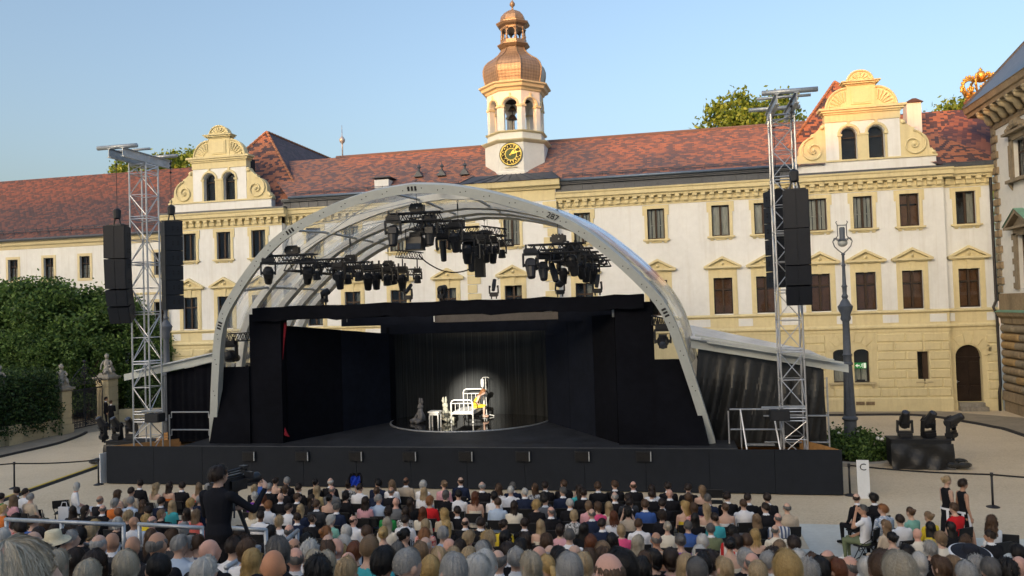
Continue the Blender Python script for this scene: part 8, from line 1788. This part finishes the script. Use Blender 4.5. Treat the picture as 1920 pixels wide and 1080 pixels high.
g2 = PZ(209, 806); stand_person(m2, (g2.x, g2.y, 0), 0.8, 'shorter man in black suit with his back turned, beside the taller man at the gate', 'fair', K_, K_, 'short', 'brown', radians(35), 0.95, 'men in black suits by the gate')
u1 = standing('u1', 'dress', radians(0), 'carry', 0.2); u2 = standing('u2', 'dress', radians(0), 'side', 0.22)
def usher(me, px_, py_, Y, rz, label, hair, hc, skin, s):
    p = PY(px_, py_, Y); loc = Vector((p.x, Y, 0.0)); s_ = s; o = stand_person(me, loc, rz, label, skin, K_, K_, hair, hc, 0.0, s_, 'ushers in black walking behind the aisle block')
    mb = MB(); n = 14
    for i in range(n):
        a, b = radians(200)+radians(140)*i/n, radians(200)+radians(140)*(i+1)/n
        for z0, z1, r0, r1 in ((0.98, 1.03, 0.185, 0.183),): mb.quad((r0*cos(a), 0.15*sin(a)-0.0, z0), (r0*cos(b), 0.15*sin(b), z0), (r1*cos(b), 0.148*sin(b), z1), (r1*cos(a), 0.148*sin(a), z1))
    mb.prism([(0.14, -0.13, 1.0), (0.19, -0.1, 0.99), (0.24, -0.13, 0.6), (0.2, -0.16, 0.6)], (0.004, -0.012, 0)); mb.prism([(-0.19, -0.02, 1.0), (-0.185, 0.03, 1.0), (-0.225, 0.06, 0.62), (-0.235, 0.0, 0.62)], (-0.012, 0, 0)); mb.prism([(0.19, -0.02, 1.0), (0.185, 0.03, 1.0), (0.215, 0.06, 0.66), (0.225, 0.0, 0.66)], (0.012, 0, 0))
    a_ = mb.build('apron_ribbon', CL['w'][1]); a_.parent = o; return o
usher(u1, 1778, 985, 21.4, -1.25, 'blonde usher with tied-up hair in black sleeveless dress and white apron ribbon', 'bun', 'blonde', 'fair', 1.0); usher(u2, 1808, 985, 21.1, -1.35, 'dark-haired usher in black sleeveless dress walking ahead of the blonde usher', 'full', 'dark', 'tan', 0.99)
# woman sitting apart on the left and the man with crossed legs in the aisle are part of the audience list; here her bag and chair
p = PZ(143, 912, 1.25); me = seated('top', radians(-62), 'lap'); o = bpy.data.objects.new('person', me); COL.objects.link(o); o.location = (p.x, p.y, 0); o.rotation_euler = (0, 0, -0.7)
tag(o, 'white-haired woman in white jacket sitting apart, turned towards the stage', 'person', GA)
for i, mt in enumerate((SKIN['pink'], CL['w'][1], CL['cr'][1], SHOE, COLLAR, EYED)): o.material_slots[i].link = 'OBJECT'; o.material_slots[i].material = mt
share('hair', hair_mesh('bob'), o, HPIV, (0, 0, radians(62)), None, [HAIR['white']]); chair((p.x, p.y, 0), -0.7, 'folding chair under the white-haired woman sitting apart', GC)
t = thing('handbag', 'white bag hanging on the chair of the woman sitting apart', 'bag', (p.x-0.1, p.y-0.35, 0.3)); mb = MB(); mb.b2(p.x-0.28, p.x+0.06, p.y-0.42, p.y-0.34, 0.25, 0.72); mb.build('bag_body', CL['w'][1], t); mb = MB(); mb.path([(p.x-0.22, p.y-0.38, 0.72), (p.x-0.18, p.y-0.37, 0.86), (p.x-0.04, p.y-0.37, 0.86), (p.x, p.y-0.38, 0.72)], 0.012, 5); mb.build('handle', CL['w'][1], t)
# man in white T-shirt with legs stretched into the aisle
p = PZ(*TD(850, 485), 1.25); me = seated('tee', radians(-35), 'brow'); o = bpy.data.objects.new('person', me); COL.objects.link(o); o.location = (p.x, p.y, 0.012); o.rotation_euler = (0, 0, 1.0)
tag(o, 'man in white T-shirt and olive trousers turned sideways with white trainers in the aisle', 'person', GA)
for i, mt in enumerate((SKIN['tan'], CL['w'][1], CL['ol'][1], WSHOE, COLLAR, EYED)): o.material_slots[i].link = 'OBJECT'; o.material_slots[i].material = mt
share('hair', hair_mesh('short'), o, HPIV, (0, 0, radians(35)), None, [HAIR['dgrey']]); chair((p.x, p.y, 0.012), 1.0, 'folding chair under the sideways man in white T-shirt at the aisle', GC)
# actress
me = seated('bare', 0.0, 'lap', 0.012, 0.55); act = bpy.data.objects.new('person', me); COL.objects.link(act); act.location = (-8.78, 33.42, BZ+0.09); act.rotation_euler = (0, 0, -pi/2+0.1); act.scale = (0.98,)*3
tag(act, 'red-haired actress in yellow dress sitting hunched on the hospital bed', 'person')
for i, mt in enumerate((SKIN['fair'], CL['y'][1], CL['y'][1], SKIN['fair'], COLLAR, EYED)): act.material_slots[i].link = 'OBJECT'; act.material_slots[i].material = mt
Rl = Matrix.Rotation(-0.55, 3, 'X'); hp = Rl @ (Vector(HPIV)-Vector((0, 0, 0.5)))+Vector((0, 0, 0.5)); share('hair', hair_mesh('wavy'), act, hp, (-0.55, 0, 0), None, [HAIR['ginger']])
# raised jacket in the front row
p = PZ(*TB_(905, 140), 1.5); t = thing('raised_jacket', 'bright blue and black jacket held up above the front row', 'jacket', p); mb = MB()
G = [[(p.x-0.15+0.3*i/8, p.y+0.03*sin(i*1.7+j), p.z+0.12-0.36*j/8-0.02*cos(i*1.3)) for j in range(9)] for i in range(9)]
for i in range(8):
    for j in range(8): mb.cur = 0 if j < 2 else 1; mb.quad(G[i][j], G[i+1][j], G[i+1][j+1], G[i][j+1])
for s in (-1, 1): mb.cur = 0; mb.path([(p.x+s*0.14, p.y, p.z+0.1), (p.x+s*0.19, p.y, p.z), (p.x+s*0.18, p.y, p.z-0.18)], [0.035, 0.035, 0.03], 8)
mb.build('jacket_cloth', [K_, cloth('royal_blue', (0.015, 0.05, 0.42))], t, smooth=True)
# ---------------------------------------------------------------- camera operator, camera, platform railing
CYo = 9.2; pc = PY(408, 890, CYo); OZ = pc.z-1.68*1.0
cm = standing('cam', 'jacket', radians(12), 'camera', 0.0, 0.012, -0.1)
op = stand_person(cm, (pc.x, CYo, OZ), -0.12, 'camera operator in black jacket standing behind a shoulder camera', 'fair', cloth('black_jacket', (0.012, 0.013, 0.018)), K_, 'full', 'dark', radians(12), 1.0)
op.scale = (1.1, 1.12, 1.0)
cq = PY(437, 905, CYo+0.35); vc = thing('video_camera', 'black broadcast video camera on a tripod beside the operator', 'video camera', cq); Rc = Matrix.Rotation(-0.35, 3, 'Z')
B = lambda mb, x0, x1, y0, y1, z0, z1: mb.box(cq+Rc @ Vector(((x0+x1)/2, (y0+y1)/2, (z0+z1)/2)), (x1-x0, y1-y0, z1-z0), M=Rc)
mb = MB(); B(mb, -0.07, 0.09, -0.2, 0.16, -0.1, 0.09); B(mb, -0.06, 0.075, -0.32, -0.2, -0.13, 0.06); B(mb, -0.05, 0.06, -0.36, -0.32, -0.1, 0.03); B(mb, 0.09, 0.13, -0.12, 0.1, -0.06, 0.05); B(mb, -0.02, 0.05, -0.1, 0.12, 0.09, 0.11); vcb = mb.build('camera_body', BLACKP, vc)
mb = MB(); mb.path([cq+Rc @ Vector(q) for q in ((0.02, -0.16, 0.09), (0.02, -0.16, 0.16), (0.02, 0.12, 0.17), (0.02, 0.2, 0.15), (0.02, 0.2, 0.09))], 0.017, 6); B(mb, -0.03, 0.07, 0.12, 0.2, 0.16, 0.2); mb.build('carry_handle', BLACKP, vc)
mb = MB(); mb.lathe([(0.055, 0), (0.06, 0.05), (0.05, 0.06), (0.062, 0.16), (0.075, 0.22), (0.07, 0.24)], cq+Rc @ Vector((0.01, 0.16, 0.0)), 12, M=Rc @ Matrix.Rotation(-pi/2, 3, 'X')); mb.build('lens', BLACKP, vc, smooth=True)
mb = MB(); B(mb, -0.16, -0.06, 0.02, 0.18, 0.06, 0.12); B(mb, -0.17, -0.08, -0.08, 0.02, 0.065, 0.115); B(mb, 0.1, 0.24, 0.1, 0.14, 0.05, 0.14); mb.build('viewfinder', BLACKP, vc)
mb = MB(); B(mb, -0.075, -0.071, -0.3, 0.05, -0.08, 0.05); mb.build('rain_cover', TARP, vc)
mb = MB(); mb.path([cq+Rc @ Vector(q) for q in ((-0.05, -0.3, -0.12), (-0.09, -0.33, -0.3), (-0.02, -0.3, -0.5), (-0.0, -0.2, -0.55))], 0.006, 5); mb.build('white_cable', CL['w'][1], vc)
tp = thing('tripod', 'black tripod carrying the broadcast video camera', 'tripod', (cq.x, cq.y, OZ)); mb = MB(); mb.lathe([(0.07, cq.z-0.2), (0.06, cq.z-0.12), (0.09, cq.z-0.11), (0.09, cq.z-0.1)], (cq.x, cq.y, 0), 10); mb.build('tripod_head', BLACKP, tp)
for k in range(3):
    a = 0.5+k*2*pi/3; mb = MB(); mb.tube((cq.x, cq.y, cq.z-0.16), (cq.x+0.28*cos(a), cq.y+0.28*sin(a), OZ+0.5), 0.025, 6); mb.tube((cq.x+0.27*cos(a), cq.y+0.27*sin(a), OZ+0.55), (cq.x+0.5*cos(a), cq.y+0.5*sin(a), OZ), 0.017, 6); mb.build('leg', BLACKP, tp)
mb = MB(); mb.path([(cq.x+0.05, cq.y-0.05, cq.z-0.15), (cq.x+0.25, cq.y-0.4, cq.z-0.35)], 0.012, 6); mb.build('pan_bar', BLACKP, tp)
pf = thing('camera_platform', 'grey platform on which the camera operator stands', 'platform', (pc.x, CYo, OZ-0.1)); mb = MB(); mb.b2(-11.5, -4.6, CYo-0.9, CYo+1.0, OZ-0.12, OZ-0.005); mb.build('deck', GSM, pf)
for xx in (-11.3, -9.0, -7.0, -4.8): mb = MB(); mb.tube((xx, CYo+0.9, 0), (xx, CYo+0.9, OZ-0.12), 0.04, 6); mb.build('leg', GALV, pf)
RG = 'galvanised tube railings on the grandstand'
def rail(pts, posts, Y, label, drop=1.0, mid=True):
    P = [PY(a, b, yy) for a, b, yy in pts]; t = thing('tube_railing', label, 'railing', P[0], RG); mb = MB(); mb.path(P, 0.032, 8); mb.build('top_rail', GALV, t, smooth=True)
    for f in posts:
        p = P[0].lerp(P[-1], f); mb = MB(); mb.tube(p, p-Vector((0, 0, drop)), 0.03, 8); mb.build('post', GALV, t, smooth=True)
    if mid:
        for dz in (0.5, 0.97): mb = MB(); mb.tube(P[0]-Vector((0, 0, drop*dz)), P[-1]-Vector((0, 0, drop*dz)), 0.022, 6); mb.build('lower_rail', GALV, t, smooth=True)
RY = 10.4
rail([(10, 974, RY), (234, 984, RY)], (0.01, 0.48, 0.99), RY, 'horizontal silver railing at the lower left edge', 0.62)
rail([(259, 983, RY), (381, 990, RY)], (0.02, 0.98), RY, 'silver railing between the left railing and the camera operator', 0.62)
rail([(430, 990, RY), (500, 994, RY)], (0.98,), RY, 'short silver railing right of the camera operator', 0.62, False)
for a, b, Y0, Y1, lab in (((424, 1064), (486, 1026), 8.6, 10.0, 'sloping silver handrail below the camera tripod'), ((516, 1030), (558, 995), 9.3, 10.6, 'sloping silver handrail next to the short railing'), ((568, 1048), (598, 1026), 8.8, 9.8, 'sloping handrail among the grey heads right of the camera'), ((622, 1040), (641, 1024), 9.2, 10.0, 'short sloping handrail in front of the blonde woman with sunglasses'), ((661, 1044), (674, 1034), 9.0, 9.6, 'shortest sloping handrail right of the blonde woman'), ((62, 1032), (90, 1018), 9.4, 10.0, 'sloping handrail beside the straw hat'), ((197, 1030), (222, 1020), 9.4, 10.0, 'sloping handrail left of the bald head behind the railing')):
    rail([(*a, Y0), (*b, Y1)], (0.02, 0.98), Y0, lab, 0.8, True)
# ================================================================== barriers, signs, lamp cases
BB = 'black belt barrier posts'
def belt_post(px_, py_, label):
    p = PZ(px_, py_, 0); t = thing('belt_barrier_post', label, 'barrier post', p, BB); mb = MB(); mb.lathe([(0.18, 0), (0.18, 0.02), (0.1, 0.05), (0.035, 0.07)], p, 16); mb.build('base', BLACKP, t, auto=40); mb = MB(); mb.tube(p+Vector((0, 0, 0.05)), p+Vector((0, 0, 0.98)), 0.032, 10); mb.lathe([(0.045, 0.9), (0.045, 1.0), (0.03, 1.01)], p, 10); mb.build('pole', BLACKP, t, smooth=True); return p
b1 = belt_post(27, 916, 'black belt barrier post at the left edge near the cable ramp'); b2_ = belt_post(185, 909, 'black belt barrier post by the left stage corner'); b3 = belt_post(1594, 929, 'black belt barrier post behind the white C sign'); b4 = belt_post(1862, 951, 'black belt barrier post right of the two ushers')
def belt(a, b, label):
    mb = MB(); P = [Vector(a).lerp(Vector(b), i/10)+Vector((0, 0, 0.95-0.05*sin(pi*i/10))) for i in range(11)]; mb.rings([[p+Vector((0, 0.003, -0.025)), p+Vector((0, -0.003, -0.025)), p+Vector((0, -0.003, 0.025)), p+Vector((0, 0.003, 0.025))] for p in P]); tag(mb.build('barrier_belt', RUBBER), label, 'belt', 'black belts of the barriers')
belt(b1, b2_, 'black belt between the two left barrier posts'); belt(b1+Vector((-3.5, -1, 0)), b1, 'black belt running out of the picture from the left barrier post'); belt(b3, b4, 'black belt from the C sign to the ushers'); belt(b4, b4+Vector((3, -0.6, 0)), 'black belt running out of the picture on the right')
p = PZ(1621, 935, 0); t = thing('row_sign', 'white upright board with a dark letter C', 'sign', p); tilt = 0.04; mb = MB(); mb.prism([p+Vector((-0.18, 0, 0)), p+Vector((0.18, 0, 0)), p+Vector((0.18, 0.06, 1.18)), p+Vector((-0.18, 0.06, 1.18))], (0, 0.03, 0)); mb.build('board', SIGNW, t)
me = text_mesh('C', 0.30, 0.003); me.materials.clear(); me.materials.append(SIGNK); me.name = 'letter'; o = bpy.data.objects.new('letter', me); COL.objects.link(o); o.parent = t; o.location = (0.0, 0.036, 0.96); o.rotation_euler = (pi/2-0.05, 0, 0)
p = PZ(194, 905, 0); t = thing('row_sign', 'white upright board seen edge-on at the left stage corner', 'sign', p); mb = MB(); mb.prism([p+Vector((-0.02, -0.18, 0)), p+Vector((0.04, 0.18, 0)), p+Vector((0.03, 0.18, 1.15)), p+Vector((-0.03, -0.18, 1.15))], (0.05, 0, 0)); mb.build('board', SIGNW, t)
t = thing('cable_ramp', 'dark cable ramp with yellow lid on the sandy ground', 'cable ramp', (-24.2, 27, 0)); a, b = Vector((-23.55, 22.5, 0)), Vector((-24.78, 30.2, 0)); d = (b-a).normalized(); n_ = Vector((-d.y, d.x, 0)); mb = MB(); mb.prism([a-n_*0.25, a-n_*0.1+Vector((0, 0, 0.05)), a+n_*0.1+Vector((0, 0, 0.05)), a+n_*0.25], b-a); mb.build('ramp_body', RUBBER, t)
mb = MB(); mb.prism([a-n_*0.02+Vector((0, 0, 0.052)), a+n_*0.13+Vector((0, 0, 0.046)), a+n_*0.13+Vector((0, 0, 0.058)), a-n_*0.02+Vector((0, 0, 0.064))], b-a); mb.build('ramp_lid', YTAPE, t)
def lamp_case(x0, x1, y0, y1, h, label, tarp_bag):
    t = thing('lamp_case', label, 'case', ((x0+x1)/2, (y0+y1)/2, 0), 'black covered cases carrying lamps'); mb = MB(); mb.b2(x0, x1, y0, y1, 0.08, h); mb.b2(x0-0.04, x1+0.04, y0-0.04, y1+0.04, h, h+0.05); mb.build('case_body', BLACKB, t)
    mb = MB(); nx, nz = 40, 10
    def q(i, j): u, v = i/nx, j/nz; sag = 0.35*(1-(2*u-1)**2)*v; f = 0.05*sin(u*19+v*4)*v+0.04*sin(u*7-v*6); return (x0-0.05+(x1-x0+0.1)*u, y0-0.07-0.12*v+f, h-0.1-(h-0.12)*v-0.0*sag+0.05*sin(u*11)*v*(1-v))
    for i in range(nx):
        for j in range(nz): mb.quad(q(i, j), q(i+1, j), q(i+1, j+1), q(i, j+1))
    mb.build('plastic_cover', mat('wrinkled_black_sheet', (0.013, 0.014, 0.016), 0.42, 0, 0.4, var=0.2, scale=3, bump=1.0, bscale=9), t, smooth=True)
    if tarp_bag:
        mb = MB(); s_ = tarp_bag; rg_ = random.Random(9)
        for k in range(9): c = Vector((x1+0.25 if s_ > 0 else x0-0.3, y0+0.2+rg_.uniform(-0.4, 0.4), 0.14+rg_.uniform(0, 0.12))); mb.sphere(c+Vector((rg_.uniform(-0.3, 0.3), 0, 0)), 0.17, 7, 5, (1.5, 1, 0.7))
        mb.build('loose_cover', TARP, t)
    return t
lamp_case(7.45, 9.45, 31.2, 32.0, 1.02, 'black plastic-covered case with three moving lamps right of the flower bed', 1)
lamp_case(-24.6, -22.3, 30.3, 31.1, 1.0, 'black case with three moving lamps left of the stage', -1)
for k, (px_, yy, pan, tilt, lab) in enumerate(((1697, 31.6, 0.0, 0.55, 'left moving lamp on the covered case right of the stage'), (1741, 31.6, -0.5, 0.65, 'middle moving lamp on the covered case right of the stage'), (1784, 31.6, -0.9, 1.0, 'right moving lamp on the covered case, tilted far over'))):
    p = PY(px_, 815, yy); moving_head((p.x, yy, 1.07+0.6*0.95), 0, pan, tilt, lab, 0.95, stand=True, group='lamps on the covered cases')
for k, (px_, pan, tilt, lab) in enumerate(((194, 0.6, 0.5, 'left moving lamp on the case beside the left lattice mast'), (220, 0.3, 0.5, 'middle moving lamp on the case beside the left lattice mast'), (247, 0.0, 0.6, 'right moving lamp on the case, half behind the left lattice mast'))):
    p = PY(px_, 795, 30.7); moving_head((p.x, 30.7, 1.05+0.6*0.95), 0, pan, tilt, lab, 0.95, stand=True, group='lamps on the covered cases')
# emergency exit sign inside the arched window
p = PY(1612, 685, 47.35); t = thing('exit_sign', 'green emergency exit sign with white arrow standing in the arched window', 'exit sign', p); EX = NB('lit_green_exit_sign'); ex = EX.bsdf((0.02, 0.25, 0.06), 0.4); EX.p.inputs['Emission Color'].default_value = (0.03, 0.42, 0.10, 1); EX.p.inputs['Emission Strength'].default_value = 0.05
EW = NB('lit_white_exit_symbol'); ew = EW.bsdf((0.8, 0.85, 0.8), 0.4); EW.p.inputs['Emission Color'].default_value = (0.8, 1, 0.85, 1); EW.p.inputs['Emission Strength'].default_value = 0.1
xx, yy, zz = p.x, 47.18, p.z; mb = MB(); mb.b2(xx-0.32, xx+0.32, yy, yy+0.05, zz-0.16, zz+0.16); mb.build('sign_panel', ex, t)
mb = MB(); mb.prism([(xx-0.27, yy-0.008, zz), (xx-0.15, yy-0.008, zz+0.11), (xx-0.15, yy-0.008, zz+0.035), (xx-0.04, yy-0.008, zz+0.035), (xx-0.04, yy-0.008, zz-0.035), (xx-0.15, yy-0.008, zz-0.035), (xx-0.15, yy-0.008, zz-0.11)], (0, 0.006, 0)); mb.build('arrow', ew, t)
mb = MB(); mb.b2(xx+0.16, xx+0.29, yy-0.008, yy-0.002, zz-0.14, zz+0.14); mb.sphere((xx+0.1, yy-0.005, zz+0.09), 0.028, 8, 5, (1, 0.2, 1))
for a, b in (((0.09, 0.06), (0.07, -0.02)), ((0.07, -0.02), (0.12, -0.07)), ((0.12, -0.07), (0.1, -0.13)), ((0.07, -0.02), (0.02, -0.06)), ((0.02, -0.06), (-0.02, -0.1)), ((0.09, 0.05), (0.14, 0.0)), ((0.09, 0.05), (0.03, 0.04))): mb.tube((xx+a[0], yy-0.005, zz+a[1]), (xx+b[0], yy-0.005, zz+b[1]), 0.014, 5)
mb.build('running_man', ew, t); mb = MB(); mb.tube((xx, yy+0.02, zz-0.16), (xx, yy+0.02, 1.7), 0.02, 6); mb.b2(xx-0.2, xx+0.2, yy-0.1, yy+0.1, 1.62, 1.74); mb.build('stand', BLACKP, t)
